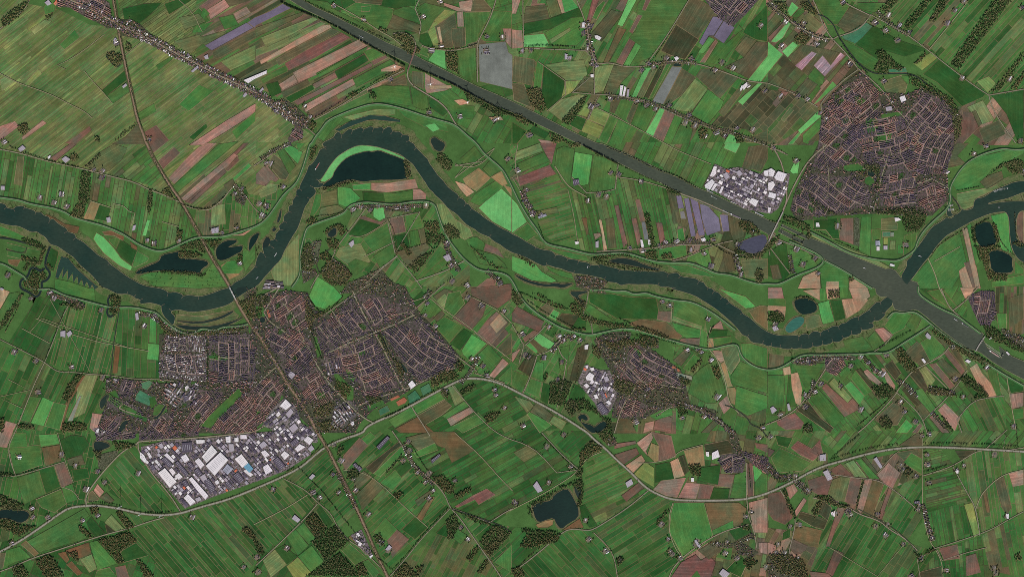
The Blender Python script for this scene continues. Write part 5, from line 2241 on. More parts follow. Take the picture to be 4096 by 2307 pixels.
Z_REG, Z_FLD, Z_TWN, Z_LAWN, Z_WAT, Z_STR, Z_ROAD = .1, .9, 3.0, 3.5, 3.75, 3.65, 3.85
MEAN = {'gra': (lin(46, 82, 44), .5), 'frs': (lin(61, 94, 52), .36), 'pas': (lin(90, 106, 66), .55), 'mix': (lin(76, 88, 58), .2), 'moo': (lin(66, 86, 50), .4), 'orc': (lin(66, 68, 52), .35)}
for ri, it in enumerate(parse(D_REG)):
    Z_R = Z_REG + ri * .011; Z_PAR = Z_R + .006
    pal, ang, wd, ln = it['h'][0], math.radians(float(it['h'][1])), float(it['h'][2]) * PX, float(it['h'][3]) * PX
    poly = it['p']
    mb = MB()
    mb.poly(poly, Z_R, jit(random.choice([lin(104, 98, 74), lin(90, 88, 62), lin(66, 66, 48)]), .08))
    if ang == 0: ang = .3
    ux, uy = math.cos(ang), math.sin(ang); vx, vy = -uy, ux
    us = [x * ux + y * uy for x, y in poly]; vs = [x * vx + y * vy for x, y in poly]
    v = min(vs); last = random.choice(MIX[pal])
    while v < max(vs):
        dv = wd * random.uniform(.55, 1.5)
        band = clip(clip(poly, (vx, vy), v + dv - 3.4), (-vx, -vy), -(v + 3.4))
        u = min(us) - random.uniform(0, ln)
        while u < max(us) and len(band) > 2:
            du = ln * random.uniform(.4, 2.1)
            cell = clip(clip(band, (ux, uy), u + du - 3), (-ux, -uy), -(u + 3))
            if len(cell) > 2 and abs(area(cell)) > 300:
                if random.random() < .72: last = random.choice(MIX[pal])
                am = .26 if pal == 'pas' else .17
                cm, cf = MEAN[pal]; pc = tuple(a_ * cf + b_ * (1 - cf) for a_, b_ in zip(cm, PAL[last]))
                mb.poly(cell, Z_PAR, jit(pc, .08, .04), am * random.uniform(.5, 1.2), ang, (random.uniform(0, 900), random.uniform(0, 900)))
            u += du
        v += dv
    struct(mb.build("farmland", M_LAND))

STRIPY = {'L': .22, 'p': .2, 'b': .12, 'y': .15, 'g': .12, 'G': .12, 'v': .6, 'S': .03, 'd': .25, 'k': .18, 't': .18, 'o': .2, 'm': .2, 's': .03, 'E': .06, 'O': 0}
LAWN = []
for i, it in enumerate(parse(D_FLD)):
    poly = it['p']
    if it['h'][0] in ('e', 'O', 'x', 'N'): LAWN.append(poly)
    if len(poly) < 3: continue
    k = it['h'][0]
    mb = MB(); z = (Z_LAWN - .9 + Z_FLD + (i % 40) * .003) if k in ('e', 'O', 'x', 'N') else Z_FLD + i * .003
    # stripes follow the longest side
    L = max(((poly[j-1], poly[j]) for j in range(len(poly))), key=lambda e: (e[0][0]-e[1][0])**2 + (e[0][1]-e[1][1])**2)
    ang = math.atan2(L[1][1] - L[0][1], L[1][0] - L[0][0])
    mb.poly(poly, z, jit(PAL[k], .07 if k != 'd' else .02, .04), STRIPY.get(k, .1), ang, (random.uniform(0, 900), random.uniform(0, 900)))
    edge = jit(random.choice([lin(66, 62, 48), lin(132, 118, 96), lin(112, 98, 74), lin(50, 52, 38)]), .1)
    if k not in ('O', 'N'): mb.ribbon(poly, random.uniform(4, 7), z + .0012, edge, closed=True, zj=.0012)
    o = struct(mb.build("field", M_LAND))
    o['label'] = 'field of ' + NAMES[k] if k != 'O' else 'orange sports court'

# ---------------------------------------------------------------- water
LAKE = []
shore = MB(); margin = MB()
for it in parse(D_WAT):
    if it['k'] == 'Q':
        mb = MB(); pl = smooth(it['p'], 2)
        wd = float(it['h'][1]) * PX
        shore.ribbon(pl, wd + 7, Z_WAT + .25, lin(84, 86, 58))
        mb.ribbon(pl, wd, Z_WAT + .3, (0, 0, 0))
        o = struct(mb.build("moat" if wd > 12 else "ditch", M_WATER['moat']))
        LAKE.append((pl, wd)); continue
    hd = ' '.join(it['h']); k, rest = hd.split(' ', 1); nm, lab = rest.split(',', 1)
    poly = it['p']
    if k == 'river': poly = smooth(smooth(poly, 2, True)[::2], 1, True)
    if k in ('lake', 'pond', 'teal', 'slate'): poly = smooth(poly, 1, True)
    mb = MB(); mb.poly(poly, Z_WAT + .004 * len(LAKE), (0, 0, 0))
    o = struct(mb.build(nm, M_WATER[k])); o['label'] = lab
    LAKE.append((poly, 0))
    c = {'river': lin(134, 120, 98), 'canal': lin(132, 124, 100)}.get(k, lin(108, 98, 72))
    q = smooth(poly, 1, True)
    if k == 'river': margin.ribbon(poly, 210, .84, jit(lin(98, 100, 72), .05), closed=True)
    elif k in ('lake', 'teal', 'pond'): margin.ribbon(q, 60, .87 + .0005 * len(LAKE), jit(lin(96, 94, 68), .08), closed=True)
    if k in ('river', 'canal'):   # draw the bank except where two water sheets meet
        shore.ribbon(poly, 15, Z_WAT - .12, jit(lin(96, 104, 70), .05), closed=True)
        shore.ribbon(poly, 7.5 if k == 'river' else 6, Z_WAT - .06, c, closed=True)
    else:
        shore.ribbon(q, 13, Z_WAT - .06, c, closed=True)
struct(shore.build("river_bank", M_SHORE))
struct(margin.build("river_meadow", M_MARG))
# groynes of stone standing out into the river
def groynes():
    riv = parse(D_WAT)[0]['p']; A = area(riv); out = []
    n = len(riv)
    for i in range(n):
        a, b, c = riv[i - 1], riv[i], riv[(i + 1) % n]
        d1 = math.atan2(b[1] - a[1], b[0] - a[0]); d2 = math.atan2(c[1] - b[1], c[0] - b[0])
        t = (d2 - d1 + math.pi) % (2 * math.pi) - math.pi
        if A < 0: t = -t
        if t < -.45 and random.random() < .8:     # a headland of the bank: build the groyne on it
            bi = (d1 + d2) / 2 + (math.pi / 2 if A > 0 else -math.pi / 2)
            if abs(d1 - d2) > math.pi: bi += math.pi
            L = random.uniform(22, 46)
            out.append((b[0] + math.cos(bi) * L * .2, b[1] + math.sin(bi) * L * .2, L + 14, bi))
    return out
# ---------------------------------------------------------------- roads, railway, dikes
RC = {'hw': lin(146, 140, 132), 'rd': lin(138, 126, 114), 'tr': lin(146, 138, 112), 'rail': lin(124, 102, 86)}
for j, it in enumerate(parse(D_LIN)):
    if it['k'] == 'L':
        k, wd = it['h'][0], float(it['h'][1]) * PX
        pl = lane(it['p'], 2) if k in ('rd', 'tr') else smooth(it['p'], 2); wd *= 1.6 if k == 'rail' else 1.15; mb = MB(); z = Z_ROAD + {'tr': 0, 'rd': .1, 'hw': .2, 'rail': .3}[k] + j * .0004
        if k == 'hw':
            mb.ribbon(pl, wd * 2.2, z - .05, lin(78, 84, 58)); mb.ribbon(pl, wd, z, RC[k]); mb.ribbon(pl, wd * .12, z + .03, lin(96, 100, 76))
        elif k == 'rail':
            mb.ribbon(pl, wd * 2.3, z - .05, lin(74, 74, 50)); mb.ribbon(pl, wd, z, RC[k])
            mb.ribbon(pl, wd * .35, z + .03, lin(128, 108, 92))
        else:
            mb.ribbon(pl, wd * 1.9, z - .05, lin(84, 88, 60)); mb.ribbon(pl, wd * .85, z, jit(RC[k], .1))
        struct(mb.build({'hw': 'motorway', 'rd': 'road', 'tr': 'farm_track', 'rail': 'railway'}[k], M_ROAD))
    elif it['k'] == 'D':
        pl = [(x, y) for x, y, a in resample(smooth(it['p'], 2), 22)]
        prof = [(-25, .5), (-20, 3.2), (-4.2, 9.2), (-3.0, 9.3), (3.0, 9.3), (4.2, 9.2), (20, 3.2), (25, .5)]
        mb = MB(); n = len(pl); k = len(prof); base = 0
        for i in range(n):
            a = pl[max(0, i - 1)]; b = pl[min(n - 1, i + 1)]
            l = math.hypot(b[0] - a[0], b[1] - a[1]) or 1; nx, ny = -(b[1] - a[1]) / l, (b[0] - a[0]) / l
            mb.v += [(pl[i][0] + nx * s, pl[i][1] + ny * s, z) for s, z in prof]
        g = lin(58, 92, 56)
        cols = [g, g, lin(84, 100, 70), lin(140, 138, 120), lin(84, 100, 70), g, g]
        for i in range(n - 1):
            for q in range(k - 1):
                mb.f.append((i * k + q + 1, i * k + q, (i + 1) * k + q, (i + 1) * k + q + 1)); mb.c.append(cols[q]); mb.a.append(0.); mb.uv += [(0, 0)] * 4
        struct(mb.build("dike", M_DIKE))

# ---------------------------------------------------------------- where is it: words for labels
LM = [("the star shaped fort", 36, 277), ("the river railway bridge", 234, 291), ("the half moon lake", 365, 165),
 ("the curved canal bridge", 411, 60), ("the long western lake", 172, 265), ("the largest white warehouse", 212, 470),
 ("the big southern lake", 557, 508), ("the village beach lake", 590, 420), ("the long white greenhouse", 256, 78), ("the square grey orchard", 495, 66),
 ("the black water basin", 677, 66), ("the twin purple net fields", 718, 30), ("the eastern town lock", 785, 237),
 ("the eastern marina", 951, 205), ("the square eastern lake", 985, 232), ("the round eastern lake", 805, 306), ("the lower canal lock", 985, 349),
 ("the canalside purple nets", 700, 219), ("the south bank hamlet", 590, 280), ("the three wind turbines", 141, 511),
 ("the southeastern crossroads", 922, 447), ("the wooded triangular fort", 890, 62), ("the left edge lake", 10, 515),
 ("the white village greenhouse", 712, 455), ("the mauve triangular field", 549, 150), ("the emerald riverside field", 497, 208),
 ("the ladder shaped pond", 76, 278), ("the small moated square", 115, 61), ("the northern brown strips", 315, 80),
 ("the bottom edge village", 745, 548), ("the circular grass park", 868, 181), ("the southern dark wood", 108, 542),
 ("the southern road bend", 450, 510), ("the railway woods", 333, 530), ("the town motorway junction", 378, 423),
 ("the striped grey nursery", 664, 88), ("the large dark orchard", 748, 115), ("the purple slip road pond", 751, 242),
 ("the brown and tan field block", 662, 440), ("the upper right orchards", 983, 30), ("the far right stables", 996, 515),
 ("the lower canal village", 830, 365), ("the lower right corner", 1010, 565), ("the upper left village", 110, 15),
 ("the western meadow grid", 45, 340), ("the top winding road", 487, 15), ("the lower right straight road", 923, 530),
 ("the tan riverside spit", 880, 270), ("the canal mouth", 893, 275), ("the long southeastern brown field", 900, 375), ("the striped western pastures", 50, 110),
 ("the curved tan field", 855, 385), ("the diagonal village street", 195, 62), ("the upper left purple basins", 235, 40)]
OCT = ["east", "north-east", "north", "north-west", "west", "south-west", "south", "south-east"]
def where(x, y):
    u, v = x / PX + 512, 288.3 - y / PX
    nm, lu, lv = min(LM, key=lambda t: (t[1] - u) ** 2 + (t[2] - v) ** 2)
    d = math.hypot(lu - u, lv - v)
    if d < 5: return "right beside " + nm
    o = OCT[int(round(math.atan2(lv - v, u - lu) / (math.pi / 4))) % 8]
    return ("just " if d < 14 else "" if d < 32 else "well ") + o + " of " + nm
ORD = ["", "leftmost", "second from left", "third from left", "fourth from left", "fifth from left", "sixth from left", "seventh from left", "eighth from left", "ninth from left"]
NUM = ["", "", "two", "three", "four", "five", "six", "seven", "eight", "nine"]
PEND = []
def later(o, label, cat, group): PEND.append((o, label, cat, group, o.location.x))
def settle():
    d = {}
    for p in PEND: d.setdefault(p[1], []).append(p)
    for lab, ps in d.items():
        ps.sort(key=lambda p: p[4])
        for i, (o, l, c, g, x) in enumerate(ps):
            n = len(ps)
            if 1 < n < 10:
                l = (l + ", " + ORD[i + 1]) if i < n - 1 else (l + ", rightmost")
            tag(o, l, c, g)

for (gx, gy, gl, ga) in groynes():
    mb = MB(); mb.box(0, 0, 0, Z_WAT + 1.1, gl, 5, 0, jit(lin(104, 98, 84))); mb.box(gl * .46, 0, 0, Z_WAT + 1.6, 9, 10, 0, jit(lin(98, 92, 80)))
    o = mb.build("groyne", M_SHORE); o.location = (gx, gy, 0); o.rotation_euler = (0, 0, ga)
    later(o, f"stone groyne in the river {where(gx, gy)}", "groyne", "stone groynes standing out from the river banks")
# ---------------------------------------------------------------- industry halls
WH = {'w': lin(208, 202, 206), 's': lin(150, 150, 165), 'e': lin(92, 140, 165), 'g': lin(150, 142, 152), 'd': lin(78, 70, 84), 'n': lin(196, 104, 74)}
WN = {'w': 'white', 's': 'silver panelled', 'e': 'blue', 'g': 'grey', 'd': 'dark grey', 'n': 'orange'}
MAN = []
def prism(mb, p, z0, z1, wall):
    if area(p) < 0: p = p[::-1]
    for i in range(len(p)):
        a, b = p[i - 1], p[i]
        mb.face([(a[0], a[1], z0), (b[0], b[1], z0), (b[0], b[1], z1), (a[0], a[1], z1)], wall)
    return p
for it in parse(D_BLD):
    p = it['p']; k = it['k']
    if area(p) < 0: p = p[::-1]
    MAN.append(p)
    cx = sum(a[0] for a in p) / len(p); cy = sum(a[1] for a in p) / len(p)
    A = abs(area(p)); h = 8 + min(5, A / 8000)
    e = empty("warehouse" if A > 1500 else "industrial_shed", cx, cy)
    w_ = MB(); prism(w_, [(x - cx, y - cy) for x, y in p], 0, h, jit(lin(140, 138, 140)))
    w_.build("wall", M_METAL, e)
    q = [((x - cx) * .985, (y - cy) * .985) for x, y in p]
    r_ = MB(); roof = jit(WH[k], .05, .02)
    r_.poly(q, h + .5, roof); prism(r_, q, h - .6, h + .5, roof)
    r_.build("roof", M_METAL, e)
    # ridge lights laid along the longer side
    ed = max(((q[j - 1], q[j]) for j in range(len(q))), key=lambda s: (s[0][0]-s[1][0])**2 + (s[0][1]-s[1][1])**2)
    ang = math.atan2(ed[1][1] - ed[0][1], ed[1][0] - ed[0][0]); ux, uy = math.cos(ang), math.sin(ang)
    U = [x * ux + y * uy for x, y in q]; V = [-x * uy + y * ux for x, y in q]
    nn = int(max(1, min(12, (max(U) - min(U)) / 24)))
    lc = lin(120, 122, 135) if k in 'wse' else lin(205, 205, 212)
    for j in range(nn):
        uu = min(U) + (j + .5) * (max(U) - min(U)) / nn; vv = (min(V) + max(V)) / 2
        x, y = uu * ux - vv * uy, uu * uy + vv * ux
        if not inside([(x, y)], q)[0]: continue
        l_ = MB(); l_.box(x, y, h + .5, h + 1.3, 2.2 if k != 's' else 14, (max(V) - min(V)) * .55, ang, lc)
        l_.build("roof_light", M_METAL, e)
    size = "huge" if A > 20000 else "large" if A > 9000 else "medium sized" if A > 3500 else "small"
    later(e, f"{size} {WN[k]} roofed hall {where(cx, cy)}", "warehouse" if A > 1500 else "shed", "flat roofed halls and large sheds")

# ---------------------------------------------------------------- town districts
R_DARK = [lin(92, 80, 92), lin(76, 68, 86), lin(108, 92, 96), lin(66, 60, 78)]
R_RED = [lin(140, 102, 94), lin(122, 90, 88), lin(150, 112, 100), lin(112, 86, 88)]
WALL = lin(140, 108, 92)
TREES = []         # (x, y, r, h, colour index, row id)
def tree(x, y, r, h, kind, row=-1): TREES.append((x, y, r, h, kind, row))
HOUSES = []        # (area, args, district)
SHEDS = MB(); STREETS = MB(); TG = MB()
def wet(x, y):
    return any(w == 0 and inside([(x, y)], p)[0] for p, w in LAKE)
def district(it, di):
    k, ang, poly = it['h'][0], math.radians(float(it['h'][1])), it['p']
    base = {'d': (92, 78, 82), 'r': (94, 78, 80), 'w': (108, 96, 98), 'b': (98, 88, 90), 'v': (80, 78, 64), 't': (88, 92, 74), 'u': (72, 70, 58)}[k]
    TG.poly(poly, Z_TWN + di * .0012, jit(lin(*base), .06))
    ux, uy = math.cos(ang), math.sin(ang)
    us = [x * ux + y * uy for x, y in poly]; vs = [-x * uy + y * ux for x, y in poly]
    f1, f2, f3 = random.uniform(0, 6), random.uniform(0, 6), random.uniform(.7, 1.3)
    def W(u, v):
        u2 = u + 42 * math.sin(v / 190 * f3 + f1) + 9 * math.sin(u / 60 + f2); v2 = v + 42 * math.sin(u / 210 * f3 + f2) + 7 * math.sin(v / 55 + f1)
        return (u2 * ux - v2 * uy, u2 * uy + v2 * ux)
    if k == 'u':
        n = int(abs(area(poly)) / 620)
        pts = np.array([W(random.uniform(min(us), max(us)), random.uniform(min(vs), max(vs))) for _ in range(n)])
        pts = pts[inside(pts, poly)]
        wt = np.zeros(len(pts), bool); occ = wt.copy()
        for q, w_ in LAKE:
            if w_ == 0: wt |= inside(pts, q)
        for q in LAWN: wt |= inside(pts, q)
        for q in DIST + parse(D_IND):
            if q['h'][0] != 'u' and q['k'] in 'HI': occ |= inside(pts, q['p'])
        for j, (x, y) in enumerate(pts[~wt]):
            oc = occ[~wt][j]
            if j % 3 == 0: tree(x, y, random.uniform(3.5, 6.5), random.uniform(7, 12), random.choice('ggoou'))
            elif not oc:
                house(x, y, random.uniform(12, 30), random.uniform(8, 11), math.radians(random.choice([20, 110, -35, 55])) + random.uniform(-.1, .1), random.choice(R_DARK + R_RED + [lin(160, 150, 150)]), di)
    elif k in 'dr' or k == 'b' or k == 'w':
        v = min(vs)
        while v < max(vs):
            dv = random.uniform(70, 150); u = min(us) - random.uniform(0, 150)
            while u < max(us):
                du = random.uniform(110, 260)
                if random.random() < .13 and k != 'w':
                    pk = [W(u + 60 + math.cos(t_) * random.uniform(28, 62), v + dv * .45 + math.sin(t_) * random.uniform(24, 50)) for t_ in [j_ * .785 for j_ in range(8)]]
                    if inside(pk, poly).all():
                        TG.poly(pk, Z_TWN + .33 + .0006 * (len(TREES) % 97), jit(lin(54, 84, 46), .1))
                        for _ in range(22): tree(*W(u + random.uniform(0, 120), v + random.uniform(0, dv * .85)), random.uniform(4, 6.5), random.uniform(8, 12), random.choice('ggoou'))
                elif inside([W(u + du / 2, v + dv / 2)], poly)[0] or random.random() < .5:
                    cell_houses(k, poly, ang, W, u, v, du, dv, di)
                for (a, b) in (((u, v), (u + du, v)), ((u, v), (u, v + dv))):
                    pts = [W(a[0] + (b[0] - a[0]) * t, a[1] + (b[1] - a[1]) * t) for t in (0, .25, .5, .75, 1)]
                    if inside(pts, poly).all(): STREETS.ribbon(pts, random.uniform(8, 13), Z_STR + random.uniform(0, .08), jit(lin(140, 120, 112), .12))
                u += du
            v += dv
    elif k == 'v':
        A = abs(area(poly)); n = int(A / 760)
        for _ in range(n):
            u, v = random.uniform(min(us), max(us)), random.uniform(min(vs), max(vs)); x, y = W(u, v)
            if not inside([(x, y)], poly)[0]: continue
            a = ang + random.choice([0, math.pi / 2]) + random.uniform(-.15, .15)
            house(x, y, random.uniform(10, 19), random.uniform(8, 11), a, random.choice(R_DARK + R_RED + [lin(170, 160, 160)]), di)
            for _ in range(3): tree(x + random.uniform(-24, 24), y + random.uniform(-24, 24), random.uniform(3.5, 6.5), random.uniform(7, 12), random.choice('goou'))
    elif k == 't':
        n = int(abs(area(poly)) / 330)
        for _ in range(n):
            u, v = random.uniform(min(us), max(us)), random.uniform(min(vs), max(vs)); x, y = W(u, v)
            if not inside([(x, y)], poly)[0]: continue
            SHEDS.box(x, y, 0, 2.6, random.uniform(3, 6), random.uniform(3, 5), ang, jit(random.choice([lin(190, 190, 195), lin(120, 110, 105), lin(80, 74, 72)])))
            if random.random() < .3: tree(x + 8, y + 5, 3.5, 6, random.choice('gou'))
def angat(W, u, v):
    p, q = W(u - 3, v), W(u + 3, v); return math.atan2(q[1] - p[1], q[0] - p[0])
def house(x, y, l, d, a, roof, di, he=None):
    he = he or random.uniform(5.6, 7.4)
    HOUSES.append((l * d, (x, y, he, he + d * .42, l, d, a, jit(WALL, .2), jit(roof, .12)), di))
def cell_houses(k, poly, ang, W, u0, v0, du, dv, di):
    flip = random.random() < .38
    if flip: a = ang + math.pi / 2
    else: a = ang
    red = (random.random() < (.75 if k == 'r' else .22))
    pal = R_RED if red else R_DARK
    m = 8
    lu, lv = (dv, du) if flip else (du, dv)
    q = m; side = 0
    while q < lv - m - 8:
        s = m
        while s < lu - m - 12:
            if k == 'b': L = random.uniform(25, 60); D = random.uniform(12, 26)
            elif k == 'w': L = random.uniform(12, 26); D = random.uniform(9, 12)
            else: L = random.uniform(18, 60); D = random.uniform(8.5, 10)
            L = min(L, lu - m - s)
            cu, cv = s + L / 2, q + D / 2
            U, V = (cv, cu) if flip else (cu, cv)
            x, y = W(u0 + U, v0 + V)
            if L > 9 and inside([(x, y)], poly)[0]:
                if k == 'b' and random.random() < .6:
                    HOUSES.append((L * D, (x, y, random.uniform(7, 12), None, L, D, a, jit(WALL), jit(random.choice([lin(150, 145, 150), lin(90, 88, 96), lin(185, 180, 185)]))), di))
                elif random.random() < .93:
                    house(x, y, L, D, a + angat(W, u0 + U, v0 + V) - ang + random.uniform(-.03, .03), random.choice(pal) if k != 'w' else random.choice([lin(205, 200, 205), lin(160, 150, 155), *R_DARK]), di)
                for _ in range(4):
                    gx, gy = x + random.uniform(-L / 2, L / 2), y + random.uniform(-20, 20)
                    if random.random() < .7: SHEDS.box(gx, gy, 0, 2.8, random.uniform(3, 5.5), random.uniform(2.5, 4.5), a, jit(random.choice([lin(205, 195, 195), lin(150, 135, 130), lin(100, 88, 84), lin(80, 74, 76)]), .2))
                if random.random() < (.75 if k != 'b' else .95):
                    tree(x + random.uniform(-30, 30), y + random.uniform(-22, 22), random.uniform(3, 6), random.uniform(6, 10), random.choice('goou'))
            s += L + random.uniform(6, 13)
        side ^= 1
        q += D + (random.uniform(12, 16) if side else random.uniform(15, 22)) if k != 'b' else D + random.uniform(16, 30)
DIST = parse(D_TWN)
for di, it in enumerate(DIST):
    if it['k'] == 'H': district(it, di)
for vi, it in enumerate(parse(D_VIL)):
    hw, dens, pl = float(it['h'][0]) * PX / 2, float(it['h'][1]), smooth(it['p'], 1)
    TG.ribbon(pl, hw * 1.5, Z_TWN - .04 + .0007 * vi, jit(lin(86, 86, 66), .05))
    di = len(DIST); DIST.append(dict(p=pl, h=['v'], k='V'))
    for x, y, a in resample(pl, 17 / dens):
        for s_ in (-1, 1):
            if random.random() < .82:
                o = random.uniform(13, 24) * s_; b = a + random.choice([0, math.pi / 2, math.pi / 2])
                house(x - math.sin(a) * o, y + math.cos(a) * o, random.uniform(10, 17), random.uniform(7.5, 10), b, random.choice(R_DARK + R_RED + [lin(185, 175, 175)]), di)
            if random.random() < .5 * dens:
                o = random.uniform(.5, 1.0) * hw * s_; l = random.uniform(14, 38)
                house(x - math.sin(a) * o, y + math.cos(a) * o, l, random.uniform(10, 15), a + math.pi / 2, random.choice([lin(215, 212, 212), lin(150, 145, 150), *R_DARK, R_RED[1]]), di, 4.5)
            for _ in range(2):
                o = random.uniform(.2, 1.1) * hw * s_
                tree(x - math.sin(a) * o + random.uniform(-8, 8), y + math.cos(a) * o, random.uniform(3.5, 6.5), random.uniform(7, 12), random.choice('ggoou'))
            o = random.uniform(.3, 1) * hw * s_
            SHEDS.box(x - math.sin(a) * o, y + math.cos(a) * o, 0, 2.8, random.uniform(4, 9), random.uniform(3, 5), a, jit(random.choice([lin(215, 205, 205), lin(140, 120, 112), lin(90, 84, 90)]), .2))
# industry estates: paving, free standing halls
IND = []
for ii, it in enumerate([x for x in parse(D_IND) if x['k'] == 'I']):
    ang = math.radians(float(it['h'][0])); poly = it['p']
    TG.poly(poly, Z_TWN + .2 + ii * .003, jit(lin(122, 110, 114), .05))
    ux, uy = math.cos(ang), math.sin(ang); W = lambda u, v: (u * ux - v * uy, u * uy + v * ux)
    us = [x * ux + y * uy for x, y in poly]; vs = [-x * uy + y * ux for x, y in poly]
    v = min(vs)
    while v < max(vs):
        dv = random.uniform(30, 60); u = min(us)
        while u < max(us):
            du = random.uniform(24, 68)
            l, d = du - random.uniform(6, 13), dv - random.uniform(8, 16)
            x, y = W(u + du / 2, v + dv / 2)
            cs = [(x, y)] + [W(u + du / 2 + sx * l / 2, v + dv / 2 + sy * d / 2) for sx in (-1, 1) for sy in (-1, 1)]
            if inside(cs, poly).all() and not any(inside(cs, m).any() or inside([m[0], m[2]], cs[1:3] + cs[4:5] + cs[3:4]).any() for m in MAN) and random.random() < .8:
                IND.append((x, y, l, d, ang + random.choice([0, 0, math.pi / 2]) * (abs(l - d) < 8), random.uniform(6, 10), random.choice('wwwggggdddddn' if random.random() < .15 else 'wwgggddddd'), ii))
            for _ in range(2):
                cx, cy = W(u + random.uniform(0, du), v + random.uniform(-3, 3))
                if inside([(cx, cy)], poly)[0]: SHEDS.box(cx, cy, 0, 2.6, random.uniform(5, 13), 3, ang, jit(random.choice([lin(210, 208, 214), lin(140, 120, 110), lin(70, 72, 90)]), .2))
            u += du
        for _ in range(9):
            tx, ty = W(random.uniform(min(us), max(us)), v)
            if inside([(tx, ty)], poly)[0]: tree(tx, ty, 4, 8, 'g')
        v += dv
struct(TG.build("town_ground", M_TOWN))
struct(STREETS.build("street", M_ROAD))
stuff(SHEDS.build("garden_sheds", M_ROOF), "small pale sheds and yard clutter scattered between the buildings", "sheds")
EST = ["the southern estate", "the railway estate", "the canal estate", "the village estate", "the suburb row", "the scrap yards"]
IND.sort(key=lambda t: -t[2] * t[3])
rest = MB(); nind = 0
for i, (x, y, l, d, a, h, k, ii) in enumerate(IND):
    col = jit(WH[k], .12, .03)
    if nind < 150:
        mb = MB()
        if i % 3: mb.gable(0, 0, 0, h, h + 1.5, l, d, a, lin(130, 128, 132), col)
        else: mb.box(0, 0, 0, h, l, d, a, lin(130, 128, 132), col); mb.box(d * .1, l * .05, h, h + 1.6, 4, 4, a, lin(180, 180, 184))
        o = mb.build("industrial_hall", M_METAL); o.location = (x, y, 0); nind += 1
        pp = [q for q in parse(D_IND) if q['k'] == 'I'][ii]['p']; ccx, ccy = sum(q[0] for q in pp) / len(pp), sum(q[1] for q in pp) / len(pp)
        part = "middle" if math.hypot(x - ccx, y - ccy) < 200 else OCT[int(round(math.atan2(y - ccy, x - ccx) / (math.pi / 4))) % 8] + "ern part"
        lab = f"{'long' if l > 1.5 * d else 'squat'} {WN[k]} hall in the {part} of {EST[ii]}"
        later(o, lab, "hall", lab.replace(' hall ', ' halls '))
    else:
        rest.gable(x, y, 0, h, h + 1.5, l, d, a, lin(130, 128, 132), col)
if rest.f: stuff(rest.build("small_halls", M_METAL), "small grey and white halls filling the industrial estates", "halls")
# houses: the 300 largest are things, the rest one object
HOUSES.sort(key=lambda t: -t[0])
rest = MB()
def dname(di):
    p = DIST[di]['p']; return where(sum(a[0] for a in p) / len(p), sum(a[1] for a in p) / len(p))
for i, (A, (x, y, he, hr, l, d, a, wc, rc), di) in enumerate(HOUSES):
    mb = MB() if i < 300 else rest
    X, Y = (0, 0) if i < 300 else (x, y)
    if hr is None: mb.box(X, Y, 0, he, l, d, a, wc, rc)
    else: mb.gable(X, Y, 0, he, hr, l, d, a, wc, rc)
    if i < 300:
        o = mb.build("apartment_block" if hr is None else "terraced_houses", M_ROOF); o.location = (x, y, 0)
        cn = 'reddish' if rc[0] > rc[2] * 1.5 else 'pale' if rc[0] > .25 else 'dark'
        kind = 'flat roofed block' if hr is None else 'pitched terrace'
        lab = f"{cn} {kind} {where(x, y)}"
        later(o, lab, "building" if hr is None else "terrace", lab.replace(kind, kind + 's'))
stuff(rest.build("houses", M_ROOF), "rows of small brick houses with dark and red tiled roofs packed through the towns", "houses")
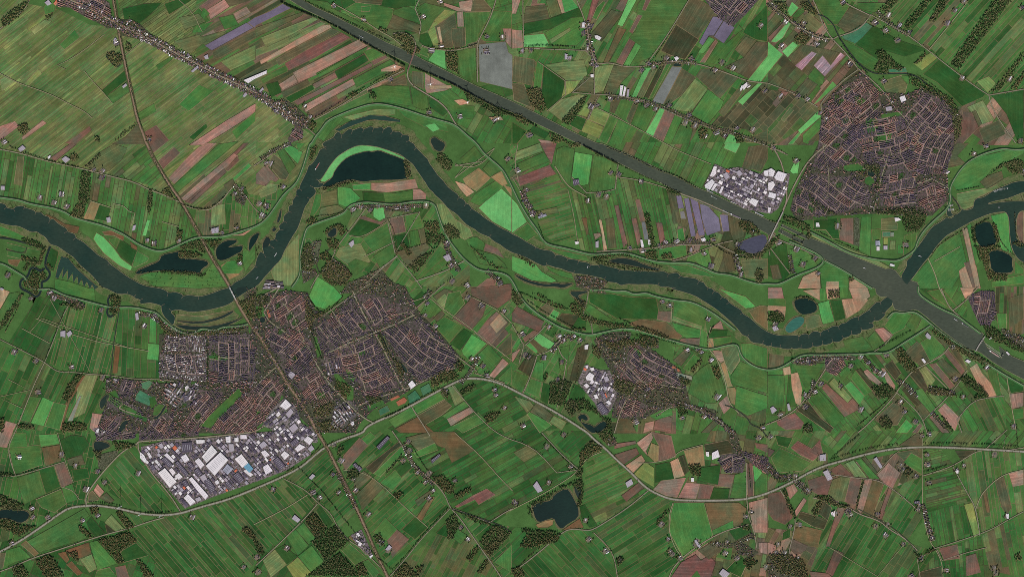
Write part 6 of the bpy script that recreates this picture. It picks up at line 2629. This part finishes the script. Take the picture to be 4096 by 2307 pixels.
# ---------------------------------------------------------------- farms
yard = MB(); nbarn = 0; clutter = MB(); bx0 = MB(); fi = 0
for it in parse(D_FRM):
    tile = it['p']
    for (x, y, adeg) in it['p']:
        a = math.radians(adeg + random.uniform(-6, 6)); fi += 1
        ca, sa = math.cos(a), math.sin(a)
        T = lambda u, v: (x + u * ca - v * sa, y + u * sa + v * ca)
        S = random.uniform(.85, 1.25)
        wq = [T(-34*S, -20*S), T(8*S, -34*S), T(40*S, -22*S), T(38*S, 18*S), T(16*S, 32*S), T(-30*S, 26*S)]
        yard.poly(wq, Z_TWN + .001 * (fi % 60), jit(lin(104, 98, 82), .12))
        big = fi % 5 == 0
        # house
        e = empty("farmhouse", *T(-26 * S, 16 * S), 0, a)
        rc = random.choice(R_RED + R_DARK); L, D = random.uniform(14, 20), random.uniform(9, 12)
        m1 = MB(); m1.gable(0, 0, 0, 4, 4 + D * .55, L, D, 0, jit(WALL), rc, parts=1); m1.build("wall", M_ROOF, e)
        m2 = MB(); m2.gable(0, 0, 0, 4, 4 + D * .55, L, D, 0, WALL, jit(rc), parts=2); r = m2.build("roof", M_ROOF, e)
        m3 = MB(); m3.box(L * .3, 0, 4 + D * .3, 5.2 + D * .55, 1.1, 1.1, 0, lin(110, 70, 56)); m3.build("chimney", M_ROOF, r)
        cn = 'red' if rc in R_RED else 'dark'
        later(e, f"{cn} roofed farmhouse {where(x, y)}", "farmhouse", "farmhouses spread over the fields")
        for _ in range(12):
            sx, sy = T(random.uniform(-38, 38) * S, random.uniform(-30, 30) * S)
            clutter.box(sx, sy, 0, 3, random.uniform(3, 9), random.uniform(3, 6), a, jit(random.choice([lin(205, 200, 200), lin(120, 105, 95), lin(72, 70, 80)]), .15))
        nb = 3 if big else 2 if fi % 3 else 1
        for b in range(nb):
            L, D = random.uniform(32, 62) * S * (1.25 if big else 1), random.uniform(14, 22)
            bx, by = T(14 * S, (b - (nb - 1) / 2) * 25 * S)
            k = random.choice('wggddd')
            col = jit(WH[k], .12, .03)
            if (fi % 9 == 1 and nbarn < 295) or (b == 0 and nbarn < 295):
                nbarn += 1
                e = empty("barn", bx, by, 0, a)
                m1 = MB(); m1.gable(0, 0, 0, 4.2, 4.2 + D * .25, L, D, 0, jit(lin(120, 100, 88)), col, parts=1); m1.build("wall", M_METAL, e)
                m2 = MB(); m2.gable(0, 0, 0, 4.2, 4.2 + D * .25, L, D, 0, WALL, col, parts=2); m2.build("roof", M_METAL, e)
                later(e, f"{WN[k]} roofed barn {where(bx, by)}", "barn", "barns on the farmyards")
            else: bx0.gable(bx, by, 0, 4.2, 4.2 + D * .25, L * .6, D * .7, a, jit(lin(120, 100, 88)), col)
        for _ in range(random.randint(9, 19)):
            tx, ty = T(random.uniform(-52, 50) * S, random.choice([-1, 1]) * random.uniform(30, 46) * S)
            tree(tx, ty, random.uniform(4, 7.4), random.uniform(8, 14), random.choice('ggou'))
stuff(bx0.build('small_barns', M_METAL), 'smaller barns standing beside the main barns of the farmyards', 'barns')
struct(yard.build("farmyard", M_ROAD))
stuff(clutter.build('yard_clutter', M_ROOF), 'small outbuildings and silage stacks scattered over the farmyards', 'clutter')
# ribbon of back-yard sheds etc. is part of the districts above

# ---------------------------------------------------------------- woods and tree rows
def blocked(x, y):
    return any(w == 0 and inside([(x, y)], p)[0] for p, w in LAKE)
for it in parse(D_WOD):
    p = it['p']
    if len(p) < 3: continue
    A = abs(area(p)); n = min(int(A / 105), 2800)
    xs = [a[0] for a in p]; ys = [a[1] for a in p]
    pts = np.column_stack([RS.uniform(min(xs), max(xs), n * 3), RS.uniform(min(ys), max(ys), n * 3)])
    pts = pts[inside(pts, p)][:n]
    mixk = random.choice(['ooug', 'ogog', 'oogu', 'uogg', 'ooog'])
    for x, y in pts + RS.normal(0, 7, pts.shape): tree(x, y, RS.uniform(4.8, 7.7), RS.uniform(9, 15), mixk[RS.randint(4)])
# scattered bushes in the flood plain south of the long lake
bush = parse("@01\nX 140,133 150,129 170,128 205,131 215,120 228,132 229,142 200,144 155,143")[0]['p']
for _ in range(130):
    x, y = random.uniform(min(a[0] for a in bush), max(a[0] for a in bush)), random.uniform(min(a[1] for a in bush), max(a[1] for a in bush))
    if inside([(x, y)], bush)[0]: tree(x, y, random.uniform(4, 7.4), 5, 'g')
# loose trees everywhere along roads
for it in parse(D_LIN):
    if it['k'] == 'L' and it['h'][0] in ('rd', 'hw', 'rail'):
        for x, y, a in resample(smooth(it['p'], 1), 34):
            if random.random() < .55:
                s = random.choice([-1, 1]) * random.uniform(9, 18)
                tree(x - math.sin(a) * s, y + math.cos(a) * s, random.uniform(3.5, 6.5), random.uniform(7, 12), random.choice('gou'))
ROWS = []; ntall = 0
for it in parse(D_LIN):
    if it['k'] != 'T': continue
    sp, kind, fl = float(it['h'][0]), it['h'][1], it['h'][2]
    pl = resample(smooth(it['p'], 1), sp * 2.2)
    hero = fl == '1' and ntall < 300 and len(pl) > 6
    mx, my = pl[len(pl) // 2][:2]
    if hero: ROWS.append((mx, my, kind))
    for x, y, a in pl:
        if random.random() < .1: continue
        if hero and ntall < 300:
            ntall += 1
            TREES.append((x + random.uniform(-3, 3), y + random.uniform(-3, 3), random.uniform(7.8, 9.6), random.uniform(17, 23), kind, len(ROWS) - 1))
        else:
            h = random.uniform(12, 17) if fl == '1' else random.uniform(8, 12)
            tree(x + random.uniform(-5, 5), y + random.uniform(-5, 5), random.uniform(5, 7.5), h, kind)
LEAF = {'g': [lin(44, 66, 36), lin(54, 74, 40), lin(38, 56, 34)], 'o': [lin(84, 86, 56), lin(96, 94, 64), lin(74, 80, 50), lin(108, 102, 74)],
        'u': [lin(102, 92, 62), lin(112, 98, 68), lin(88, 84, 56), lin(118, 94, 62)], 'C': [lin(58, 66, 42), lin(74, 74, 48), lin(48, 58, 38)]}
# crown prototypes: lumpy shells of leaf faces with gaps
def crown(seed):
    rs = np.random.RandomState(seed)
    bm = bmesh.new(); bmesh.ops.create_icosphere(bm, subdivisions=2, radius=1)
    V = np.array([v.co[:] for v in bm.verts]); F = np.array([[v.index for v in f.verts] for f in bm.faces]); bm.free()
    ph = rs.uniform(0, 6, 6)
    r = 1 + .22 * np.sin(V[:, 0] * 4 + ph[0]) * np.sin(V[:, 1] * 4 + ph[1]) + .2 * np.sin(V[:, 2] * 5 + ph[2] + V[:, 0] * 3) + rs.uniform(-.16, .16, len(V))
    V = V * r[:, None] * [1, 1, .95]
    F = F[rs.rand(len(F)) > .1]
    return V, F
def crown_lo(seed):
    rs = np.random.RandomState(seed)
    bm = bmesh.new(); bmesh.ops.create_icosphere(bm, subdivisions=1, radius=1)
    V = np.array([v.co[:] for v in bm.verts]); F = np.array([[v.index for v in f.verts] for f in bm.faces]); bm.free()
    V = V * (1 + rs.uniform(-.28, .28, len(V)))[:, None]
    F = F[(V[F].mean(1)[:, 2] > -.55)]
    return V, F
def fast_mesh(name, V, F, C, mat):
    me = bpy.data.meshes.new(name)
    me.vertices.add(len(V)); me.vertices.foreach_set("co", V.astype(np.float32).ravel())
    me.loops.add(len(F) * 3); me.loops.foreach_set("vertex_index", F.astype(np.int32).ravel())
    me.polygons.add(len(F)); me.polygons.foreach_set("loop_start", np.arange(0, len(F) * 3, 3, dtype=np.int32))
    me.polygons.foreach_set("loop_total", np.full(len(F), 3, np.int32))
    a = me.attributes.new("tint", 'FLOAT_COLOR', 'FACE')
    a.data.foreach_set("color", np.column_stack([C, np.ones(len(C))]).astype(np.float32).ravel())
    me.update(calc_edges=True)
    me.shade_flat()
    me.materials.append(mat)
    return me
lo = [crown_lo(s) for s in range(8)]
Vs, Fs, Cs = [], [], []; base = 0; cnt = 0
WIN = (-7800, 7800, -4500, 4500)
for (x, y, r, h, k, row) in TREES:
    if row >= 0 or not (WIN[0] < x < WIN[1] and WIN[2] < y < WIN[3]): continue
    V, F = lo[RS.randint(8)]
    t = RS.uniform(0, 6.28); c, s = math.cos(t), math.sin(t)
    zc = h * .58; zs = h * .45
    X = V[:, 0] * c - V[:, 1] * s; Y = V[:, 0] * s + V[:, 1] * c
    Vs.append(np.column_stack([x + X * r, y + Y * r, zc + V[:, 2] * zs + 1])); Fs.append(F + base); base += len(V)
    col = np.array(LEAF[k][RS.randint(len(LEAF[k]))]) * RS.uniform(.85, 1.15)
    Cs.append(np.clip(col * RS.uniform(.8, 1.2, (len(F), 1)), 0, 1)); cnt += 1
me = fast_mesh("trees", np.vstack(Vs), np.vstack(Fs), np.vstack(Cs), M_LEAF)
o = bpy.data.objects.new("trees", me); COL.objects.link(o)
stuff(o, "autumn coloured trees massed in woods, gardens, hedgerows and along roads", "trees")
print("TREES", cnt, "HOUSES", len(HOUSES), "IND", len(IND))
# the tall row trees are individual things: crown and trunk
KN = {'g': 'dark green', 'o': 'olive brown', 'u': 'rusty', 'C': 'dull green'}
tb = bmesh.new(); bmesh.ops.create_cone(tb, cap_ends=True, segments=7, radius1=.6, radius2=.28, depth=1)
tme = bpy.data.meshes.new("trunk"); tb.to_mesh(tme); tb.free(); tme.materials.append(M_BARK)
hi = {}
for k in 'goC':
    for s in range(3):
        V, F = crown(40 + s); c = np.array(LEAF[k][s % 3])
        hi[k, s] = fast_mesh("crown", V, F, np.clip(c * np.random.RandomState(s).uniform(.7, 1.3, (len(F), 1)), 0, 1), M_LEAF)
for (x, y, r, h, k, row) in TREES:
    if row < 0: continue
    mx, my, kk = ROWS[row]
    e = empty("roadside_tree", x, y)
    c = bpy.data.objects.new("crown", hi[k, RS.randint(3)]); COL.objects.link(c); c.parent = e
    c.location = (0, 0, h * .6); c.scale = (r, r * RS.uniform(.85, 1.1), h * .42); c.rotation_euler = (0, 0, RS.uniform(0, 6))
    t = bpy.data.objects.new("trunk", tme); COL.objects.link(t); t.parent = e; t.location = (0, 0, h * .2); t.scale = (1, 1, h * .4)
    wh = where(x, y)
    e['label'] = f"tall {KN[k]} row tree {wh}"; later(e, e['label'], "tree", f"{KN[k]} row trees {wh}")

# ---------------------------------------------------------------- wind turbines
def rotor_blade():
    mb = MB(); col = lin(240, 240, 242)
    st = [(1.5, 1.6, 1.4), (6, 3.0, 1.0), (14, 4.8, .8), (30, 3.6, .6), (50, 2.2, .3), (60, .8, .15)]
    for (a, w0, t0), (b, w1, t1) in zip(st[:-1], st[1:]):
        q0 = [(-w0*.3, -t0, a), (w0*.7, -t0*.5, a), (w0*.7, t0*.5, a), (-w0*.3, t0, a)]
        q1 = [(-w1*.3, -t1, b), (w1*.7, -t1*.5, b), (w1*.7, t1*.5, b), (-w1*.3, t1, b)]
        for j in range(4):
            i = (j + 1) % 4; mb.face([q0[j], q0[i], q1[i], q1[j]], col)
    return mb
def turbine(x, y, yaw, spin, label):
    e = empty("wind_turbine", x, y, 1, yaw); H = 118
    bm = bmesh.new(); bmesh.ops.create_cone(bm, cap_ends=True, segments=18, radius1=4.2, radius2=2.3, depth=H)
    me = bpy.data.meshes.new("tower"); bm.to_mesh(me); bm.free(); me.materials.append(M_WHITE)
    t = bpy.data.objects.new("tower", me); COL.objects.link(t); t.parent = e; t.location = (0, 0, H / 2)
    nb = MB(); nb.box(0, 2.5, H - .2, H + 4.2, 4.2, 13, 0, lin(236, 236, 240))
    nb.build("nacelle", M_WHITE, e)
    bm = bmesh.new(); bmesh.ops.create_icosphere(bm, subdivisions=2, radius=2.2)
    me = bpy.data.meshes.new("hub"); bm.to_mesh(me); bm.free(); me.materials.append(M_WHITE)
    hb = bpy.data.objects.new("hub", me); COL.objects.link(hb); hb.parent = e; hb.location = (0, -5.6, H + 2)
    for j in range(3):
        b = rotor_blade().build("blade", M_WHITE, hb); b.rotation_euler = (0, spin + j * 2.0944, 0)
    fd = MB(); fd.box(0, 0, -1, .25, 16, 16, 0, lin(150, 146, 138)); fd.build("foundation", M_CONC, e)
    tag(e, label, "wind turbine", "white wind turbines")
for t, x, y, s, lab in [((0, 3), 122, 73.5, .3, "white wind turbine beside the motorway bend, leftmost of three in line"), ((0, 3), 142, 81, .9, "white wind turbine in the middle of the line by the southern motorway"),
    ((0, 3), 163, 82.5, .1, "white wind turbine nearest the big warehouses, rightmost of three"), ((1, 0), 140, 68.5, .5, "white wind turbine on a sandy pad beside the canal road bridge"),
    ((1, 0), 176, 86, 1.2, "white wind turbine on the sandy field south of the canal"), ((1, 0), 213, 104, .8, "white wind turbine among riverside meadows below the canal tree belt"),
    ((1, 0), 244, 120, .2, "white wind turbine on the small pad nearest the canal wood")]:
    px, py = P2(t, x, y); turbine(px, py, math.radians(20), s, lab)

# ---------------------------------------------------------------- vessels
def barge(a, b, t, label, group, hold=(120, 70, 60), name="barge"):
    (x0, y0), (x1, y1) = P2(t, *a), P2(t, *b)
    L = math.hypot(x1 - x0, y1 - y0); an = math.atan2(y1 - y0, x1 - x0); W_ = max(6.5, L * .105)
    e = empty(name, (x0 + x1) / 2, (y0 + y1) / 2, Z_WAT, an)
    n = 10
    out = [(-L/2, -W_*.36), (-L/2 + W_*.5, -W_/2), (L/2 - W_*1.5, -W_/2), (L/2 - W_*.6, -W_*.36), (L/2, 0), (L/2 - W_*.6, W_*.36), (L/2 - W_*1.5, W_/2), (-L/2 + W_*.5, W_/2), (-L/2, W_*.36)]
    mb = MB(); inn = [(x * .98, y * .9) for x, y in out]
    m = len(out)
    for i in range(m):
        p, q = out[i - 1], out[i]
        mb.face([(p[0]*.97, p[1]*.8, 0.), (q[0]*.97, q[1]*.8, 0.), (q[0], q[1], 2.6), (p[0], p[1], 2.6)], lin(60, 60, 74))
    mb.poly(out, 2.6, lin(120, 116, 116))
    mb.build("hull", M_METAL, e)
    mb = MB(); mb.gable(L * .06, 0, 2.6, 3.6, 4.3, L * .66, W_ * .68, 0, lin(90, 80, 80), lin(*hold)); mb.build("hatch_cover", M_METAL, e)
    mb = MB(); mb.box(-L * .38, 0, 2.6, 7.2, L * .09, W_ * .62, 0, lin(225, 225, 228)); mb.box(-L * .38, 0, 7.2, 7.6, L * .1, W_ * .7, 0, lin(240, 240, 240)); mb.build("wheelhouse", M_METAL, e)
    mb = MB(); mb.box(L * .43, 0, 2.6, 3.4, L * .05, W_ * .4, 0, lin(170, 165, 160)); mb.build("foredeck_locker", M_METAL, e)
    tag(e, label, "barge", group)
gb = "cargo barges on the waterways"
barge((108, 38.2), (103.5, 36), (1, 0), "small grey barge on the canal left of the road bridge", gb, (130, 135, 140))
barge((59.5, 26), (64, 18.5), (1, 1), "long barge with red hold on the river left of the half moon lake", gb, (150, 90, 85))
barge((18.5, 113), (21, 109), (1, 1), "white vessel on the river below the bend", gb, (215, 215, 220))
barge((0, 135.5), (2.5, 133), (1, 1), "short pale vessel near the river railway bridge", gb, (190, 190, 195))
barge((200, 52), (206.5, 55.3), (2, 1), "barge under way on the canal beside the white factory halls", gb, (110, 120, 112))
barge((195.5, 46), (202.5, 49.2), (2, 1), "barge moored at the cement coloured quay of the canal estate", gb, (150, 155, 160))
barge((219.5, 57.6), (226, 60), (2, 1), "barge moored along the canal north bank below the estate", gb, (175, 175, 178))
barge((211.5, 66.2), (217.5, 69.2), (2, 1), "grey barge moored at the canal south bank", gb, (150, 150, 160))
barge((219, 69.8), (230, 74.6), (2, 1), "long moored barge at the canal south bank before the lock", gb, (110, 96, 110))
barge((244, 68.2), (253.5, 72.6), (2, 1), "long barge moored on the canal north bank before the lock", gb, (160, 160, 168))
barge((98.5, 125), (95.5, 124), (3, 1), "white barge on the canal mouth", gb, (215, 215, 220))
barge((151, 112), (154.5, 113), (3, 1), "white ferry boat crossing the upstream river branch", gb, (225, 225, 228), "ferry")
barge((75.6, 124.6), (76.6, 122), (2, 1), "little white ferry boat opposite the riverside hamlet", gb, (225, 225, 228), "ferry")
barge((186.5, 30), (190.5, 32.6), (3, 2), "pale barge beside the landing stage of the lower canal", gb, (200, 200, 205))
barge((194.5, 34.5), (201.5, 39), (3, 2), "dark low barge on the lower canal", gb, (84, 90, 88))
barge((222, 62), (233, 69), (3, 2), "pinkish barge lying in the lock of the lower canal", gb, (165, 135, 130))
barge((231, 63.5), (233, 63.5), (3, 1), "tiny white motor boat alone on the upstream river", gb, (225, 225, 228), "motor_boat")
# marina: pontoons and small craft
def craft(x, y, a, L, lab, grp):
    e = empty("pleasure_boat", x, y, Z_WAT, a)
    mb = MB(); w = L * .3
    out = [(-L/2, -w/2), (L*.2, -w/2), (L/2, 0), (L*.2, w/2), (-L/2, w/2)]
    for i in range(5):
        p, q = out[i - 1], out[i]; mb.face([(p[0]*.9, p[1]*.8, 0), (q[0]*.9, q[1]*.8, 0), (q[0], q[1], 1.5), (p[0], p[1], 1.5)], lin(235, 235, 240))
    mb.poly(out, 1.5, lin(225, 222, 222)); mb.build("hull", M_METAL, e)
    mb = MB(); mb.box(-L * .08, 0, 1.5, 2.9, L * .45, w * .6, 0, lin(245, 245, 248)); mb.build("cabin", M_METAL, e)
    tag(e, lab, "boat", grp)
for (x0, y0, x1, y1, n, lab) in [(180.5, 62, 186, 61, 7, "white boat moored on the upper pontoon of the town marina"), (181, 66, 187, 65.5, 7, "white boat moored on the lower pontoon of the town marina"),
                                 (226, 47.5, 241, 44, 14, "white boat moored along the jetties of the upstream harbour")]:
    (ax, ay), (bx, by) = P2((3, 1), x0, y0), P2((3, 1), x1, y1)
    an = math.atan2(by - ay, bx - ax); L = math.hypot(bx - ax, by - ay)
    mb = MB(); mb.box((ax + bx) / 2, (ay + by) / 2, Z_WAT - .4, Z_WAT + .6, L + 14, 2.4, an, lin(180, 170, 160)); o = mb.build("pontoon", M_CONC)
    tag(o, "narrow pontoon with " + lab.replace("white boat", "white boats"), "pontoon")
    for i in range(n):
        for s in (-1, 1):
            t = (i + .5) / n; x, y = ax + (bx - ax) * t - math.sin(an) * s * 9.5, ay + (by - ay) * t + math.cos(an) * s * 9.5
            if random.random() < .85: craft(x, y, an + s * math.pi / 2, random.uniform(9, 14), lab, lab.replace("white boat", "white boats"))

# ---------------------------------------------------------------- bridges and locks
def deck(pl, wd, z, th, parent, mat=M_CONC, name="deck", col=(140, 132, 125)):
    mb = MB()
    for (a, b) in zip(pl[:-1], pl[1:]):
        L = math.hypot(b[0] - a[0], b[1] - a[1]); mb.box((a[0] + b[0]) / 2, (a[1] + b[1]) / 2, z - th, z, L + .4, wd, math.atan2(b[1] - a[1], b[0] - a[0]), lin(*col))
    return mb.build(name, mat, parent)
def beam(p, q, t, mat, name, parent):
    p, q = Vector(p), Vector(q); d = q - p; L = d.length
    bm = bmesh.new(); bmesh.ops.create_cube(bm, size=1)
    me = bpy.data.meshes.new(name); bm.to_mesh(me); bm.free(); me.materials.append(mat)
    o = bpy.data.objects.new(name, me); COL.objects.link(o); o.parent = parent
    o.location = (p + q) / 2; o.scale = (t, t, L); o.rotation_euler = d.to_track_quat('Z', 'Y').to_euler()
    return o
def truss_bridge(a, b, label, wd=11, H=17, mat=M_WHITE, n=8, z=10):
    an = math.atan2(b[1] - a[1], b[0] - a[0]); L = math.hypot(b[0] - a[0], b[1] - a[1])
    e = empty("railway_bridge", (a[0] + b[0]) / 2, (a[1] + b[1]) / 2, 0, an)
    deck([(-L/2, 0), (L/2, 0)], wd, z, 1.2, e, M_CONC, "deck", (120, 108, 100))
    for s in (-1, 1):
        tr = MB(); c = lin(215, 215, 215); y = s * wd / 2
        zs = [z + H * (.25 + .75 * math.sin(math.pi * (i + .0) / n) ** .6) if 0 < i < n else z for i in range(n + 1)]
        xs = [-L / 2 + L * i / n for i in range(n + 1)]
        o = empty_mesh = None
        for i in range(n):
            P, Q = (xs[i], zs[i]), (xs[i + 1], zs[i + 1])
            for (u, v) in ((P, Q), ((xs[i], z), Q) if i % 2 == 0 else (P, (xs[i + 1], z)), ((xs[i + 1], z), Q)):
                dx, dz = v[0] - u[0], v[1] - u[1]; l = math.hypot(dx, dz) or 1; nx, nz = -dz / l * .7, dx / l * .7
                q4 = [(u[0] - nx, u[1] - nz), (v[0] - nx, v[1] - nz), (v[0] + nx, v[1] + nz), (u[0] + nx, u[1] + nz)]
                A = [(x, y - .6, zz) for x, zz in q4]; B = [(x, y + .6, zz) for x, zz in q4]
                tr.face(A, c); tr.face(B[::-1], c)
                for j in range(4):
                    k2 = (j + 1) % 4; tr.face([A[j], B[j], B[k2], A[k2]], c)
        tr.build("truss", mat, e)
    for x in (-L / 2 + 3, -L / 6, L / 6, L / 2 - 3):
        m = MB(); m.box(x, 0, 0, z - 1.2, 4, wd + 3, 0, lin(150, 145, 138)); m.build("pier", M_CONC, e)
    tag(e, label, "bridge")
truss_bridge(P2((0, 2), 230.5, -2.5), P2((0, 2), 237.5, 11.5), "white steel truss railway bridge across the wide river")
def road_bridge(pts, wd, label, z=10, name="road_bridge", mat=M_RUST, npier=4):
    c = pts[len(pts) // 2]; e = empty(name, c[0], c[1]); q = [(x - c[0], y - c[1]) for x, y in pts]
    q = smooth(q, 2); deck(q, wd, z, 1.4, e, mat)
    for s in (-1, 1):
        off = []
        for i in range(len(q)):
            a, b = q[max(0, i - 1)], q[min(len(q) - 1, i + 1)]; l = math.hypot(b[0]-a[0], b[1]-a[1]) or 1
            off.append((q[i][0] - (b[1]-a[1]) / l * s * wd * .5, q[i][1] + (b[0]-a[0]) / l * s * wd * .5))
        m = MB(); m.ribbon(off, .9, z + 1.1, lin(170, 165, 160)); m.build("railing", M_CONC, e)
    for x, y, a in resample(q, max(20, 380 / npier)):
        m = MB(); m.box(x, y, 0, z - 1.4, 3, wd * .8, a, lin(150, 145, 138)); m.build("pier", M_CONC, e)
    tag(e, label, "bridge")
road_bridge([P2((1, 0), 161, 47), P2((1, 0), 159, 54), P2((1, 0), 156, 62), P2((1, 0), 153, 71)], 16, "brown road bridge curving over the ship canal in the upper middle", 11)
road_bridge([P2((3, 1), 15, 68), P2((3, 1), 9, 80), P2((3, 1), 4, 90), P2((3, 1), 0, 99)], 15, "grey road bridge over the canal at the lock head by the eastern town", 11, mat=M_CONC)
road_bridge([P2((3, 2), 218, 48), P2((3, 2), 213, 55), P2((3, 2), 208.5, 63)], 14, "short road bridge over the lock of the lower canal", 10, mat=M_CONC)
def lock(pl, wd, label, z=3.2):
    c = pl[0]; e = empty("canal_lock", c[0], c[1]); q = [(x - c[0], y - c[1]) for x, y in pl]
    (x0, y0), (x1, y1) = q[0], q[-1]; an = math.atan2(y1 - y0, x1 - x0); L = math.hypot(x1 - x0, y1 - y0)
    for s in (-1, 1):
        m = MB(); m.box((x0 + x1) / 2 - math.sin(an) * s * wd / 2, (y0 + y1) / 2 + math.cos(an) * s * wd / 2, 0, z, L, 6, an, lin(165, 150, 138)); m.build("quay_wall", M_CONC, e)
    for t in (0.03, .97):
        m = MB(); m.box(x0 + (x1 - x0) * t, y0 + (y1 - y0) * t, 0, z + .3, 3, wd, an, lin(90, 88, 92)); m.build("gate", M_DARK, e)
        for s in (-1, 1):
            m = MB(); m.box(x0 + (x1 - x0) * t - math.sin(an) * s * wd * .62, y0 + (y1 - y0) * t + math.cos(an) * s * wd * .62, 0, 20, 7, 7, an, lin(170, 165, 160)); m.build("lift_tower", M_CONC, e)
    tag(e, label, "lock")
lock([P2((3, 1), 13, 82), P2((3, 1), 40, 94)], 26, "upper lock chamber beside the eastern town, nearer the houses")
lock([P2((3, 1), 13, 88.5), P2((3, 1), 36, 99)], 26, "lower lock chamber beside the eastern town, nearer the fields")
lock([P2((3, 2), 214, 53), P2((3, 2), 236, 68)], 24, "lock chamber of the lower canal beyond the short bridge")
settle()
